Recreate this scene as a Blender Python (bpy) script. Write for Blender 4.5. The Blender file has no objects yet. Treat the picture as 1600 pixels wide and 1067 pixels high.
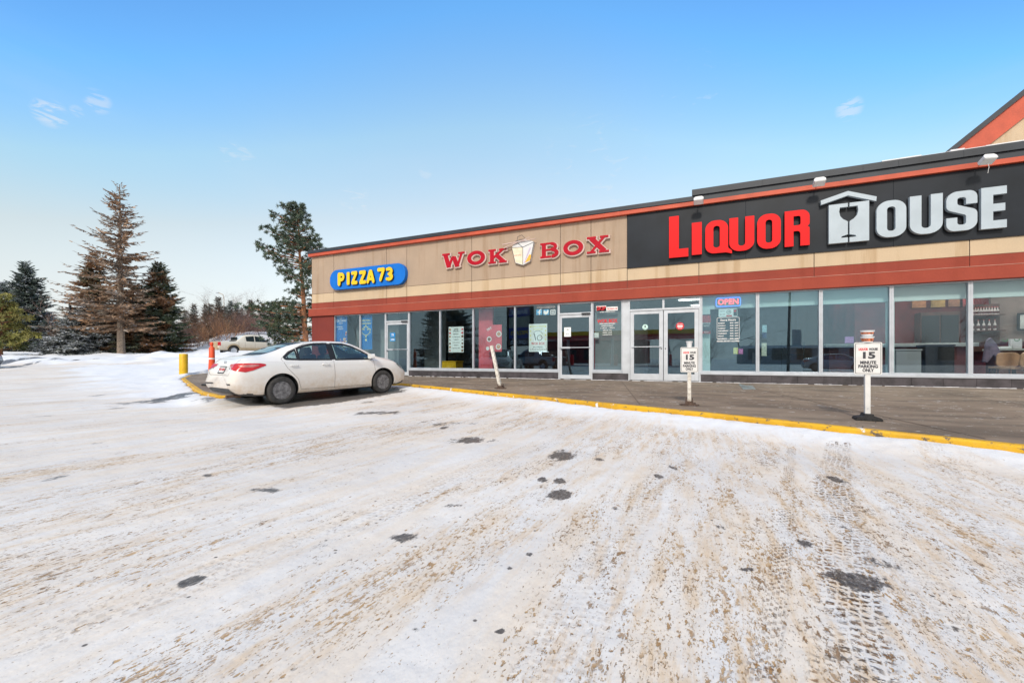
import bpy, bmesh, math, random
import numpy as np
from mathutils import Vector, Matrix
from mathutils.bvhtree import BVHTree
from mathutils.geometry import tessellate_polygon
R = math.radians
random.seed(7)
rng = np.random.default_rng(11)
sc = bpy.context.scene
col = sc.collection

# ------------------------------------------------------------------ survey of the site (camera model used to place things)
F, PHI, D, HC = 660.0, R(23.7), 13.66, 0.70
CP, SP = math.cos(PHI), math.sin(PHI)
def at(px, py, Z):
    X = (px - 800) / F * Z
    return Vector((X * CP - Z * SP, -D + X * SP + Z * CP, HC + (560 - py) / F * Z))
def fx(px, y0=0.0):
    return (D + y0) * math.tan(math.atan((px - 800) / F) - PHI)
def fz(px, py, y0=0.0):
    t = (px - 800) / F
    Z = (D + y0) / (CP + t * SP)
    return HC + (560 - py) / F * Z
def ground_pt(px, py, z):
    Z = F * (HC - z) / (py - 560)
    p = at(px, py, Z)
    return (p.x, p.y)
def depth(x, y):
    return -x * SP + (y + D) * CP

# ------------------------------------------------------------------ materials
def nn(nt, kind, **kw):
    n = nt.nodes.new(kind)
    for k, v in kw.items():
        if k.startswith('i_'):
            n.inputs[k[2:].replace('_', ' ')].default_value = v
        else:
            setattr(n, k, v)
    return n
def newmat(name):
    m = bpy.data.materials.new(name)
    m.use_nodes = True
    nt = m.node_tree
    return m, nt, nt.nodes['Principled BSDF']
def c4(c): return (c[0], c[1], c[2], 1.0)
def mixc(nt, fac, a, b, blend='MIX'):
    n = nt.nodes.new('ShaderNodeMix'); n.data_type = 'RGBA'; n.blend_type = blend
    for s, v in ((0, fac), (6, a), (7, b)):
        if hasattr(v, 'links') or isinstance(v, bpy.types.NodeSocket): nt.links.new(v, n.inputs[s])
        elif s == 0: n.inputs[s].default_value = v
        else: n.inputs[s].default_value = c4(v)
    return n.outputs[2]
def ramp(nt, src, lo, hi, a=0.0, b=1.0):
    n = nt.nodes.new('ShaderNodeMapRange'); n.clamp = True
    n.interpolation_type = 'SMOOTHSTEP'
    nt.links.new(src, n.inputs[0])
    for i, v in ((1, lo), (2, hi), (3, a), (4, b)):
        if isinstance(v, bpy.types.NodeSocket): nt.links.new(v, n.inputs[i])
        else: n.inputs[i].default_value = v
    return n.outputs[0]
def mth(nt, op, a, b=None, clamp=False):
    n = nt.nodes.new('ShaderNodeMath'); n.operation = op; n.use_clamp = clamp
    for i, v in ((0, a), (1, b)):
        if v is None: continue
        if isinstance(v, bpy.types.NodeSocket): nt.links.new(v, n.inputs[i])
        else: n.inputs[i].default_value = v
    return n.outputs[0]
def noise(nt, vec, scale, detail=4, rough=.55, dist=0.0, dim='3D'):
    n = nt.nodes.new('ShaderNodeTexNoise'); n.noise_dimensions = dim
    n.inputs['Scale'].default_value = scale; n.inputs['Detail'].default_value = detail
    n.inputs['Roughness'].default_value = rough; n.inputs['Distortion'].default_value = dist
    if vec is not None: nt.links.new(vec, n.inputs['Vector'])
    return n.outputs[0]
def coords(nt, which='Object', scale=(1, 1, 1), rot=(0, 0, 0), loc=(0, 0, 0)):
    t = nt.nodes.new('ShaderNodeTexCoord')
    m = nt.nodes.new('ShaderNodeMapping')
    m.inputs['Scale'].default_value = scale; m.inputs['Rotation'].default_value = rot; m.inputs['Location'].default_value = loc
    nt.links.new(t.outputs[which], m.inputs[0])
    return m.outputs[0]
def geopos(nt, scale=(1, 1, 1), rot=(0, 0, 0), loc=(0, 0, 0)):
    t = nt.nodes.new('ShaderNodeNewGeometry')
    m = nt.nodes.new('ShaderNodeMapping')
    m.inputs['Scale'].default_value = scale; m.inputs['Rotation'].default_value = rot; m.inputs['Location'].default_value = loc
    nt.links.new(t.outputs['Position'], m.inputs[0])
    return m.outputs[0]
def bump(nt, b, h, strength=.3, dist=.01):
    n = nt.nodes.new('ShaderNodeBump'); n.inputs['Strength'].default_value = strength; n.inputs['Distance'].default_value = dist
    nt.links.new(h, n.inputs['Height']); nt.links.new(n.outputs[0], b.inputs['Normal'])
def pm(name, c, rough=.6, metal=0.0, var=.12, scale=6.0, c2=None, bmp=0.0, bscale=40.0, coat=0.0, spec=None):
    m, nt, b = newmat(name)
    v = coords(nt)
    f = ramp(nt, noise(nt, v, scale, 5), .3, .7)
    a = c2 if c2 else tuple(max(0, x * (1 - var)) for x in c)
    a2 = c if c2 else tuple(min(1, x * (1 + var)) for x in c)
    nt.links.new(mixc(nt, f, a, a2), b.inputs['Base Color'])
    b.inputs['Roughness'].default_value = rough; b.inputs['Metallic'].default_value = metal
    if coat: b.inputs['Coat Weight'].default_value = coat
    if spec is not None: b.inputs['Specular IOR Level'].default_value = spec
    if bmp: bump(nt, b, noise(nt, v, bscale, 3), bmp, .01)
    return m
def emat(name, c, s):
    m, nt, b = newmat(name)
    b.inputs['Base Color'].default_value = c4(c); b.inputs['Emission Color'].default_value = c4(c)
    b.inputs['Emission Strength'].default_value = s
    return m
def glassmat(name, tint, refl, gcol=(.92, .96, 1.0), rough=0.0, wob=0.0):
    m = bpy.data.materials.new(name); m.use_nodes = True
    nt = m.node_tree; nt.nodes.clear()
    out = nt.nodes.new('ShaderNodeOutputMaterial')
    tr = nt.nodes.new('ShaderNodeBsdfTransparent'); tr.inputs[0].default_value = c4(tint)
    gl = nt.nodes.new('ShaderNodeBsdfGlossy'); gl.inputs[0].default_value = c4(gcol); gl.inputs['Roughness'].default_value = rough
    lw = nt.nodes.new('ShaderNodeLayerWeight'); lw.inputs[0].default_value = .5
    p5 = mth(nt, 'POWER', lw.outputs['Facing'], 4.0)
    fac = mth(nt, 'MULTIPLY_ADD', p5, 1 - refl); nt.nodes[-1].inputs[2].default_value = refl
    mx = nt.nodes.new('ShaderNodeMixShader')
    nt.links.new(fac, mx.inputs[0]); nt.links.new(tr.outputs[0], mx.inputs[1]); nt.links.new(gl.outputs[0], mx.inputs[2])
    nt.links.new(mx.outputs[0], out.inputs[0])
    if wob:
        bp = nt.nodes.new('ShaderNodeBump'); bp.inputs['Strength'].default_value = wob; bp.inputs['Distance'].default_value = .02
        nt.links.new(noise(nt, coords(nt), 1.3, 2), bp.inputs['Height']); nt.links.new(bp.outputs[0], gl.inputs['Normal'])
    return m

# ------------------------------------------------------------------ objects
ORG = {}                                   # accumulated world origin of unrotated parents
def tag(o, label=None, cat=None, group=None, kind=None):
    if label: o['label'] = label
    if cat: o['category'] = cat
    if group: o['group'] = group
    if kind: o['kind'] = kind
    return o
def empty(name, loc=(0, 0, 0), rz=0.0, label=None, cat=None, group=None):
    o = bpy.data.objects.new(name, None); col.objects.link(o)
    o.empty_display_size = .3
    o.location = loc; o.rotation_euler = (0, 0, rz)
    ORG[o.name] = Vector(loc)
    return tag(o, label, cat, group)
def kids(o): return [c for c in bpy.data.objects if c.parent == o]
def copy_tree(o, parent=None, ch=None):
    if ch is None:
        ch = {}
        for c in bpy.data.objects:
            if c.parent: ch.setdefault(c.parent.name, []).append(c)
    c = o.copy(); col.objects.link(c); c.parent = parent
    for k in ch.get(o.name, []): copy_tree(k, c, ch)
    return c
def link_mesh(name, me, mats, parent=None, world=False, smooth=False):
    o = bpy.data.objects.new(name, me); col.objects.link(o)
    for m in (mats if isinstance(mats, (list, tuple)) else [mats]): me.materials.append(m)
    if parent is not None:
        o.parent = parent
        off = ORG.get(parent.name, Vector((0, 0, 0)))
        if world: me.transform(Matrix.Translation(-off))
        ORG[o.name] = off.copy()
    elif world == 'base':
        co = np.empty(len(me.vertices) * 3); me.vertices.foreach_get('co', co); co = co.reshape(-1, 3)
        b = Vector(((co[:, 0].min() + co[:, 0].max()) / 2, (co[:, 1].min() + co[:, 1].max()) / 2, co[:, 2].min()))
        me.transform(Matrix.Translation(-b)); o.location = b; ORG[o.name] = b
    else:
        ORG[o.name] = Vector((0, 0, 0))
    if smooth:
        me.polygons.foreach_set('use_smooth', [True] * len(me.polygons))
        if smooth != 'all' and hasattr(me, 'set_sharp_from_angle'): me.set_sharp_from_angle(angle=R(40))
    return o
class MB:
    def __init__(s): s.v = []; s.f = []; s.mi = []
    def add(s, vs, fs, mi=0):
        n = len(s.v); s.v += [tuple(v) for v in vs]; s.f += [tuple(i + n for i in f) for f in fs]; s.mi += [mi] * len(fs)
        return s
    def box(s, x0, x1, y0, y1, z0, z1, mi=0, M=None):
        vs = [Vector(p) for p in ((x0, y0, z0), (x1, y0, z0), (x1, y1, z0), (x0, y1, z0), (x0, y0, z1), (x1, y0, z1), (x1, y1, z1), (x0, y1, z1))]
        if M is not None: vs = [M @ v for v in vs]
        return s.add(vs, [(3, 2, 1, 0), (4, 5, 6, 7), (0, 1, 5, 4), (1, 2, 6, 5), (2, 3, 7, 6), (3, 0, 4, 7)], mi)
    def tube(s, pts, rad, n=8, cap=True, mi=0, flat=1.0):
        pts = [Vector(p) for p in pts]; rs = rad if isinstance(rad, (list, tuple)) else [rad] * len(pts)
        vs = []; fs = []
        up = Vector((0, 0, 1))
        for i, p in enumerate(pts):
            t = (pts[min(i + 1, len(pts) - 1)] - pts[max(i - 1, 0)]).normalized()
            a = t.cross(up)
            if a.length < .05: a = t.cross(Vector((1, 0, 0)))
            a.normalize(); b = a.cross(t)
            for k in range(n):
                q = 2 * math.pi * k / n
                vs.append(p + (a * math.cos(q) + b * math.sin(q) * flat) * rs[i])
        for i in range(len(pts) - 1):
            for k in range(n):
                k2 = (k + 1) % n
                fs.append((i * n + k, i * n + k2, (i + 1) * n + k2, (i + 1) * n + k))
        if cap: fs += [tuple(reversed(range(n))), tuple(range((len(pts) - 1) * n, len(pts) * n))]
        return s.add(vs, fs, mi)
    def lathe(s, prof, n=24, M=None, mi=0, closed=False):       # prof: (r, z)
        vs = []; fs = []; m = len(prof)
        for k in range(n):
            a = 2 * math.pi * k / n
            for r, z in prof:
                v = Vector((r * math.cos(a), r * math.sin(a), z)); vs.append(M @ v if M is not None else v)
        for k in range(n):
            k2 = (k + 1) % n
            for i in range(m if closed else m - 1):
                j = (i + 1) % m
                fs.append((k * m + i, k2 * m + i, k2 * m + j, k * m + j))
        if not closed:
            if prof[0][0] > 1e-4: fs.append(tuple(k * m for k in reversed(range(n))))
            if prof[-1][0] > 1e-4: fs.append(tuple(k * m + m - 1 for k in range(n)))
        return s.add(vs, fs, mi)
    def prism(s, outer, d0, d1, M=None, holes=(), mi=0):         # 2D (a,b) outline extruded along local z from d0 to d1
        polys = [list(outer)] + [list(h) for h in holes]
        flat = [p for q in polys for p in q]; n = len(flat)
        tri = tessellate_polygon([[Vector((p[0], p[1], 0)) for p in q] for q in polys])
        vs = [Vector((p[0], p[1], d0)) for p in flat] + [Vector((p[0], p[1], d1)) for p in flat]
        if M is not None: vs = [M @ v for v in vs]
        fs = []
        for t in tri:
            a, b, c = (flat[i] for i in t)
            cr = (b[0] - a[0]) * (c[1] - a[1]) - (b[1] - a[1]) * (c[0] - a[0])
            t = tuple(t) if cr > 0 else tuple(reversed(t))
            fs.append(tuple(i + n for i in t)); fs.append(tuple(reversed(t)))
        k = 0
        for q in polys:
            m = len(q)
            for i in range(m): fs.append((k + i, k + (i + 1) % m, n + k + (i + 1) % m, n + k + i))
            k += m
        return s.add(vs, fs, mi)
    def build(s, name, mats, parent=None, world=True, smooth=False, bevel=0.0, bseg=2):
        me = bpy.data.meshes.new(name)
        me.from_pydata(s.v, [], s.f); me.update()
        if len(set(s.mi)) > 1: me.polygons.foreach_set('material_index', s.mi)
        bm = bmesh.new(); bm.from_mesh(me); bmesh.ops.recalc_face_normals(bm, faces=bm.faces); bm.to_mesh(me); bm.free()
        o = link_mesh(name, me, mats, parent, world if parent is not None else 'base', smooth)
        if bevel:
            b = o.modifiers.new('bevel', 'BEVEL'); b.width = bevel; b.segments = bseg; b.limit_method = 'ANGLE'; b.angle_limit = R(40)
        return o
def npmesh(name, V, Fq, mat, parent=None, world=True, smooth=False, attrs=None):
    me = bpy.data.meshes.new(name)
    n, k = Fq.shape
    me.vertices.add(len(V)); me.vertices.foreach_set('co', np.asarray(V, np.float32).ravel())
    me.loops.add(n * k); me.loops.foreach_set('vertex_index', Fq.astype(np.int32).ravel())
    me.polygons.add(n); me.polygons.foreach_set('loop_start', np.arange(0, n * k, k, dtype=np.int32))
    me.polygons.foreach_set('loop_total', np.full(n, k, np.int32))
    me.update(calc_edges=True)
    for an, av in (attrs or {}).items():
        a = me.attributes.new(an, 'FLOAT', 'POINT'); a.data.foreach_set('value', np.asarray(av, np.float32))
    o = link_mesh(name, me, mat, parent, world if parent is not None else 'base', False)
    if smooth: me.polygons.foreach_set('use_smooth', [True] * n)
    return o

# facade frame: local (a along wall, b up, depth out of the wall towards the lot)
def FM(x, z, y=0.0, rot=0.0):
    return Matrix.Translation((x, y, z)) @ Matrix.Rotation(R(90), 4, 'X') @ Matrix.Rotation(rot, 4, 'Z')
def fillet(pts, seg=5):
    out = []; n = len(pts)
    for i, p in enumerate(pts):
        r = p[2] if len(p) > 2 else 0
        P = Vector(p[:2])
        if r <= 0: out.append(tuple(P)); continue
        a = Vector(pts[i - 1][:2]) - P; b = Vector(pts[(i + 1) % n][:2]) - P
        ang = a.angle(b) / 2
        d = min(r / math.tan(ang), a.length * .5, b.length * .5); rr = d * math.tan(ang)
        A = P + a.normalized() * d; B = P + b.normalized() * d
        C = P + (a.normalized() + b.normalized()).normalized() * (rr / math.sin(ang))
        a0 = math.atan2(A.y - C.y, A.x - C.x); a1 = math.atan2(B.y - C.y, B.x - C.x)
        da = (a1 - a0 + math.pi) % (2 * math.pi) - math.pi
        for k in range(seg + 1):
            q = a0 + da * k / seg; out.append((C.x + rr * math.cos(q), C.y + rr * math.sin(q)))
    return out
def rrect(x0, z0, x1, z1, r, seg=5): return fillet([(x0, z0, r), (x1, z0, r), (x1, z1, r), (x0, z1, r)], seg)
def circ(cx, cy, r, n=24, ry=None): return [(cx + r * math.cos(2 * math.pi * k / n), cy + (ry or r) * math.sin(2 * math.pi * k / n)) for k in range(n)]
def cap(x0, y0, x1, y1, w, n=7, g=0.0, rnd=True):
    d = Vector((x1 - x0, y1 - y0)); L = d.length or 1; d /= L; w = w / 2 + g
    nx, ny = -d.y, d.x
    if not rnd:
        return [(x0 - d.x * g - nx * w, y0 - d.y * g - ny * w), (x1 + d.x * g - nx * w, y1 + d.y * g - ny * w), (x1 + d.x * g + nx * w, y1 + d.y * g + ny * w), (x0 - d.x * g + nx * w, y0 - d.y * g + ny * w)]
    a = math.atan2(d.y, d.x); out = []
    for k in range(n + 1): q = a - math.pi / 2 + math.pi * k / n; out.append((x1 + w * math.cos(q), y1 + w * math.sin(q)))
    for k in range(n + 1): q = a + math.pi / 2 + math.pi * k / n; out.append((x0 + w * math.cos(q), y0 + w * math.sin(q)))
    return out
def arcp(cx, cy, rx, ry, w, a0, a1, n=18, g=0.0):
    w = w / 2 + g; o = []; i = []
    for k in range(n + 1):
        q = R(a0 + (a1 - a0) * k / n); c, s_ = math.cos(q), math.sin(q)
        o.append((cx + (rx + w) * c, cy + (ry + w) * s_)); i.append((cx + (rx - w) * c, cy + (ry - w) * s_))
    return o + i[::-1]
FONT_CACHE = {}
def text_mesh(s, size=1.0, bold=0.0, ext=0.001, xs=1.0, align='CENTER'):
    cu = bpy.data.curves.new('t', 'FONT'); cu.body = s; cu.size = size; cu.offset = bold; cu.extrude = ext
    cu.align_x = align; cu.align_y = 'CENTER'; cu.resolution_u = 3
    o = bpy.data.objects.new('t', cu); col.objects.link(o)
    dg = bpy.context.evaluated_depsgraph_get(); dg.update()
    me = bpy.data.meshes.new_from_object(o.evaluated_get(dg))
    bpy.data.objects.remove(o); bpy.data.curves.remove(cu)
    me.transform(Matrix.Diagonal((xs, 1, 1, 1)))
    return me
def text(name, s, x, z, y, size, mat, parent, bold=0.0, xs=1.0, ext=.001, M=None, align='CENTER', width=None):
    me = text_mesh(s, size, bold, ext, xs, align)
    if width:
        w = max(v.co.x for v in me.vertices) - min(v.co.x for v in me.vertices)
        me.transform(Matrix.Diagonal((width / w, 1, 1, 1)))
    me.transform((M if M is not None else FM(x, z, y)))
    me.materials.clear()
    return link_mesh(name, me, mat, parent, True if parent is not None else 'base')
SUN_E, SUN_A, SKY_S, EXPO = 2.05, 7.0, .15, .35
SKY_SAT, SKY_VEIL, SKY_CLOUD, SKY_HZ = 1.0, (3.9, 4.2, 4.5), (4.6, 4.6, 4.7), .75
# ------------------------------------------------------------------ materials in use
def stucco(name, c, c2, streak=.55):
    m, nt, b = newmat(name)
    g = geopos(nt); f = ramp(nt, noise(nt, g, 1.1, 6, .6), .3, .7)
    base = mixc(nt, f, c2, c)
    st = ramp(nt, noise(nt, geopos(nt, (3.2, 3.2, .18)), 1.0, 5, .6), .50, .70)
    st2 = mth(nt, 'MULTIPLY', st, streak)
    base = mixc(nt, st2, base, tuple(x * .68 for x in (c[0] * .95, c[1] * .8, c[2] * .62)))
    sp = ramp(nt, noise(nt, g, 60, 3), .35, .65, .93, 1.05)
    mm = nt.nodes.new('ShaderNodeVectorMath'); mm.operation = 'SCALE'
    nt.links.new(base, mm.inputs[0]); nt.links.new(sp, mm.inputs['Scale'])
    nt.links.new(mm.outputs[0], b.inputs['Base Color'])
    b.inputs['Roughness'].default_value = .9
    bump(nt, b, noise(nt, g, 90, 3), .35, .006)
    return m
M = {}
M['beige'] = stucco('beige stucco', (.435, .325, .24), (.385, .29, .215))
M['cream'] = stucco('cream stucco', (.60, .46, .31), (.54, .42, .29), .55)
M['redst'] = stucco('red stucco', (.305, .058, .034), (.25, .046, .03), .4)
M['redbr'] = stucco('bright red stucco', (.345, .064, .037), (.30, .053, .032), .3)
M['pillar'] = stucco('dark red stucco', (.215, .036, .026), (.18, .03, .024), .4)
M['trim'] = pm('orange red metal trim', (.48, .075, .033), .55, 0, .15, 2.0)
M['coping'] = pm('charcoal metal coping', (.02, .026, .037), .5, .0, .25, 1.5)
M['black'] = pm('black composite sign panel', (.011, .015, .022), .38, 0, .3, .8, spec=.28)
M['joint'] = pm('dark joint sealant', (.12, .09, .07), .9)
M['alu'] = pm('anodised aluminium', (.49, .52, .57), .42, .35, .08, 3.0)
M['aluw'] = pm('pale aluminium door frame', (.56, .59, .64), .42, .2, .08, 3.0)
M['plinth'] = pm('charcoal plinth tile', (.055, .048, .055), .5, 0, .45, 3.5, bmp=.2, bscale=18)
M['glass'] = glassmat('shop window glass', (.88, .95, .95), .16, (.36, .56, .72), wob=.012)
M['glass3'] = glassmat('bar window glass', (.90, .93, .93), .075, (.45, .60, .72), wob=.012)
M['glass1'] = glassmat('restaurant window glass', (.90, .95, .95), .10, (.40, .58, .72), wob=.012)
M['glass2'] = glassmat('door glass', (.84, .90, .90), .14, (.40, .58, .72), wob=.01)
M['cglass'] = glassmat('car window glass', (.66, .80, .76), .20, (.70, .85, .88))
M['cglassd'] = glassmat('rear window glass', (.42, .52, .52), .32, (.75, .88, .92))
M['yellow'] = pm('yellow road paint', (.66, .37, .010), .55, 0, .0, 6.0, c2=(.50, .28, .02), bmp=.3, bscale=30)
M['ypaint'] = pm('yellow bollard paint', (.70, .42, .008), .45, 0, .12, 5.0)
M['wpaint'] = pm('white paint', (.66, .65, .64), .45, 0, .07, 8.0)
M['wplas'] = pm('white plastic', (.68, .68, .69), .4, 0, .04, 6.0)
M['dwhite'] = pm('scuffed white paint', (.74, .71, .66), .6, 0, .0, 14.0, c2=(.42, .38, .33))
M['lred'] = pm('red acrylic letter face', (.78, .008, .010), .45, 0, .05, 3.0, spec=.2)
M['lwht'] = pm('white acrylic letter face', (.42, .49, .55), .45, 0, .05, 3.0)
M['lblk'] = pm('black letter return', (.012, .012, .014), .4)
M['wred'] = pm('crimson letter face', (.42, .004, .018), .45, 0, .08, 4.0, spec=.2)
M['wpink'] = pm('pale letter backing', (.56, .42, .38), .55, 0, .1, 4.0)
M['blue'] = pm('bright blue sign face', (.004, .155, .60), .4, 0, .06, 2.0, spec=.25)
M['yel'] = pm('yellow letter face', (.86, .55, .006), .45, 0, .04, 3.0)
M['txt'] = pm('dark grey print', (.035, .035, .045), .6)
M['txr'] = pm('red print', (.62, .02, .03), .5)
M['txw'] = pm('white print', (.82, .82, .82), .5)
M['txy'] = pm('pale yellow print', (.80, .75, .30), .5)
M['paper'] = pm('white poster paper', (.84, .88, .88), .5, 0, .05, 2.0)
M['pink'] = pm('red poster paper', (.66, .10, .13), .5, 0, .15, 3.0)
M['rubber'] = pm('black rubber', (.018, .018, .020), .75, 0, .3, 20, bmp=.2)
M['rust'] = pm('rusty steel', (.10, .065, .05), .8, .2, .5, 25)
M['blackm'] = pm('black painted metal', (.02, .022, .026), .45, .3)
M['tan'] = pm('tan print', (.50, .33, .18), .6, 0, .5, 25)
M['orangep'] = pm('orange plastic', (.78, .085, .022), .5, 0, .1, 5.0)
M['reflw'] = pm('white reflective band', (.76, .74, .72), .4, 0, .12, 8.0)
M['neonr'] = emat('lit red neon tube', (1.0, .10, .12), 2.2)
M['neonb'] = emat('lit blue neon tube', (.10, .25, 1.0), 1.6)
M['tubel'] = emat('lit ceiling tube', (1.0, .98, .95), 9.0)
M['tubefill'] = emat('added bar fill tube', (1.0, .93, .85), 30.0)
M['maroon'] = pm('maroon interior paint', (.20, .026, .026), .7, 0, .5, 1.0)
M['greyw'] = pm('grey interior paint', (.24, .26, .28), .8, 0, .1, 1.0)
M['palew'] = pm('pale interior paint', (.50, .56, .58), .8, 0, .08, 1.0)
M['teal'] = pm('pale teal paint', (.62, .76, .77), .7, 0, .05, 1.0)
M['dkwall'] = pm('dark brown interior', (.05, .035, .035), .8, 0, .3, 1.0)
M['tilef'] = pm('interior floor tile', (.16, .14, .13), .4, 0, .15, 2.0)
M['counter'] = pm('pale counter laminate', (.52, .54, .52), .4, 0, .1, 12)
M['woodd'] = pm('dark wood', (.09, .035, .025), .5, 0, .3, 4)
M['seatt'] = pm('tan vinyl', (.48, .30, .19), .5, 0, .12, 6)
M['cloth'] = pm('grey violet cloth', (.17, .14, .20), .9, 0, .25, 10)
M['snowc'] = pm('compact snow', (.70, .70, .73), .8, 0, .04, 3.0, bmp=.5, bscale=12)
# ------------------------------------------------------------------ value noise
def vnoise(x, y, seed=0):
    xi = np.floor(x).astype(np.int64); yi = np.floor(y).astype(np.int64); xf = x - xi; yf = y - yi
    def h(a, b):
        n = (a * 374761393 + b * 668265263 + seed * 1442695041) & 0xffffffff
        n = ((n ^ (n >> 13)) * 1274126177) & 0xffffffff
        return ((n ^ (n >> 16)) & 0xffff) / 65535.0
    u = xf * xf * (3 - 2 * xf); v = yf * yf * (3 - 2 * yf)
    return (h(xi, yi) * (1 - u) + h(xi + 1, yi) * u) * (1 - v) + (h(xi, yi + 1) * (1 - u) + h(xi + 1, yi + 1) * u) * v
def fbm(x, y, o=4, seed=0):
    s = 0; a = .5; t = 0
    for k in range(o):
        s = s + a * vnoise(x * 2 ** k, y * 2 ** k, seed + k); t += a; a *= .5
    return s / t
def sstep(x, a, b):
    t = np.clip((x - a) / (b - a), 0, 1); return t * t * (3 - 2 * t)
RZ = [-999, 14, 17, 20, 25, 30, 35, 40, 45, 50, 55, 60, 80, 150, 400]
RH = [0, 0, .04, .13, .33, .60, .90, 1.15, 1.5, 2.0, 2.7, 3.2, 3.7, 4.5, 5.5]
def terr0(x, y):
    x = np.asarray(x, float); y = np.asarray(y, float)
    dz = -x * SP + (y + D) * CP
    X = x * CP + (y + D) * SP
    base = -.13 + .03 * np.clip(y, -8, 0)
    px = 800 + F * X / np.maximum(dz, 1)
    extra = sstep(px, 300, 360) * (1 - sstep(px, 520, 700)) * sstep(dz, 40, 52) * 1.3
    return base + np.interp(dz, RZ, RH) + extra
def gp(px, py):
    lo, hi = .8, 60.0
    for _ in range(50):
        m = (lo + hi) / 2; p = at(px, py, m)
        if p.z > float(terr0(p.x, p.y)): lo = m
        else: hi = m
    return (p.x, p.y)
# outline of the pavement: outer face of the yellow kerb
KERB = [(18, -14.0, 0), (3.17, -7.42, 0), (.1, -6.12, 0), (-4.2, -4.52, 0), (-8.2, -3.05, 0), (-9.5, -2.65, .4), (-10.38, -6.95, .2), (-10.75, -7.1, .15), (-12.5, -6.55, .5), (-16.3, -4.75, 2), (-19.2, -3.35, 1.5), (-21.3, -1.9, 2), (-22.7, .3, 2), (-22.9, 3, 1), (-22, 8, 2), (-16.2, 13, 0)]
def densify(pl, step):
    out = []
    for a, b in zip(pl[:-1], pl[1:]):
        L = math.dist(a, b); n = max(1, int(L / step))
        out += [(a[0] + (b[0] - a[0]) * k / n, a[1] + (b[1] - a[1]) * k / n) for k in range(n)]
    return out + [pl[-1][:2]]
KL = fillet([(30, -30)] + KERB + [(0, 40)], 6)[1:-1]
KL = densify([tuple(p[:2]) for p in KL], .22)
def swz(x, y): return .03 * np.minimum(y, 0)
def dist_pl(x, y, pl):
    d = np.full(x.shape, 1e9); u = np.zeros(x.shape); v = np.zeros(x.shape); L = 0.0
    for (ax, ay), (bx, by) in zip(pl[:-1], pl[1:]):
        ex, ey = bx - ax, by - ay; l = math.hypot(ex, ey)
        if l < 1e-6: continue
        t = np.clip(((x - ax) * ex + (y - ay) * ey) / l ** 2, 0, 1)
        qx = x - ax - t * ex; qy = y - ay - t * ey; q = np.hypot(qx, qy)
        m = q < d
        d[m] = q[m]; u[m] = ((qx * -ey + qy * ex) / l)[m]; v[m] = (L + t * l)[m]; L += l
    return d, u, v
def inside(x, y, poly):
    c = np.zeros(x.shape, bool); n = len(poly)
    for i in range(n):
        ax, ay = poly[i][:2]; bx, by = poly[i - 1][:2]
        if ay == by: continue
        c ^= ((ay > y) != (by > y)) & (x < (bx - ax) * (y - ay) / (by - ay) + ax)
    return c

# ------------------------------------------------------------------ the snow-covered lot and land, one sheet
def polar():
    rr = [.35]
    while rr[-1] < 700: rr.append(rr[-1] * (1.0105 if rr[-1] < 75 else 1.05))
    rr = np.array(rr)
    a0 = R(90) + PHI
    A = np.concatenate([np.arange(-54, 54, .26), np.arange(54, 306, 3.0)])
    A = a0 - np.radians(A)
    X = np.outer(rr, np.cos(A)); Y = -D + np.outer(rr, np.sin(A))
    n, m = X.shape
    i, j = np.meshgrid(np.arange(n - 1), np.arange(m), indexing='ij')
    j2 = (j + 1) % m
    Fq = np.stack([i * m + j, (i + 1) * m + j, (i + 1) * m + j2, i * m + j2], -1).reshape(-1, 4)
    # centre disc
    X = X.ravel(); Y = Y.ravel()
    return X, Y, Fq, m
X, Y, Fq, mm_ = polar()
X = np.append(X, 0.0); Y = np.append(Y, -D)
cidx = len(X) - 1
cf = np.array([[cidx, k, (k + 1) % mm_, (k + 1) % mm_] for k in range(mm_)])
Zt = terr0(X, Y)
dep = -X * SP + (Y + D) * CP
INS = inside(X, Y, KL + [(30, 13), (30, -14)])
Xc0 = X * CP + (Y + D) * SP
near = (np.hypot(X, Y + D) < 45)
dk = np.full(X.shape, 99.0)
dk[near], _, _ = dist_pl(X[near], Y[near], KL)
sd = np.where(INS, dk, -dk)
out = -sd
lowf = fbm(X * .9, Y * .9, 4, 3)
# ploughed ridge of snow along the kerb, softer drifts round the island
bank = np.exp(-((out - .15) / .45) ** 2) * (.035 + .075 * lowf) * (out > -.1)
Zt += np.where(near, bank, 0)
fine = fbm(X * 7, Y * 7, 3, 9) - .5
curbw = np.clip(1 - out / 1.3, 0, 1) * (out > 0)
Zt += near * fine * (.006 + .028 * curbw)
poly_clean = [gp(*q) for q in ((100, 571.5), (128, 588), (158, 610), (205, 630), (290, 634), (352, 623), (352, 568))]
cl_in = inside(X, Y, poly_clean); cd = np.full(X.shape, 99.0)
cd[near], _, _ = dist_pl(X[near], Y[near], poly_clean)
cl = sstep(np.where(cl_in, cd, -cd) + (lowf - .5) * 3.0, -.8, 1.0)
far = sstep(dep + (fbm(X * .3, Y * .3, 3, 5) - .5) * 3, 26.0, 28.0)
Zt += near * cl * (fbm(X * 1.6, Y * 1.6, 4, 21) - .45) * .14
Zt += far * ((fbm(X * .7, Y * .7, 5, 31) - .4) * .62) * (dep < 80)
Zt += far * np.exp(-((dep - 29) / 1.6) ** 2) * .16 * (.4 + 1.2 * fbm(X * .7, Y * .7, 3, 33))
Zt = np.where(INS & (sd > .05), Zt - .45 - .9 * sstep(dep, 16, 30) * (Y > 0), Zt)
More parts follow.
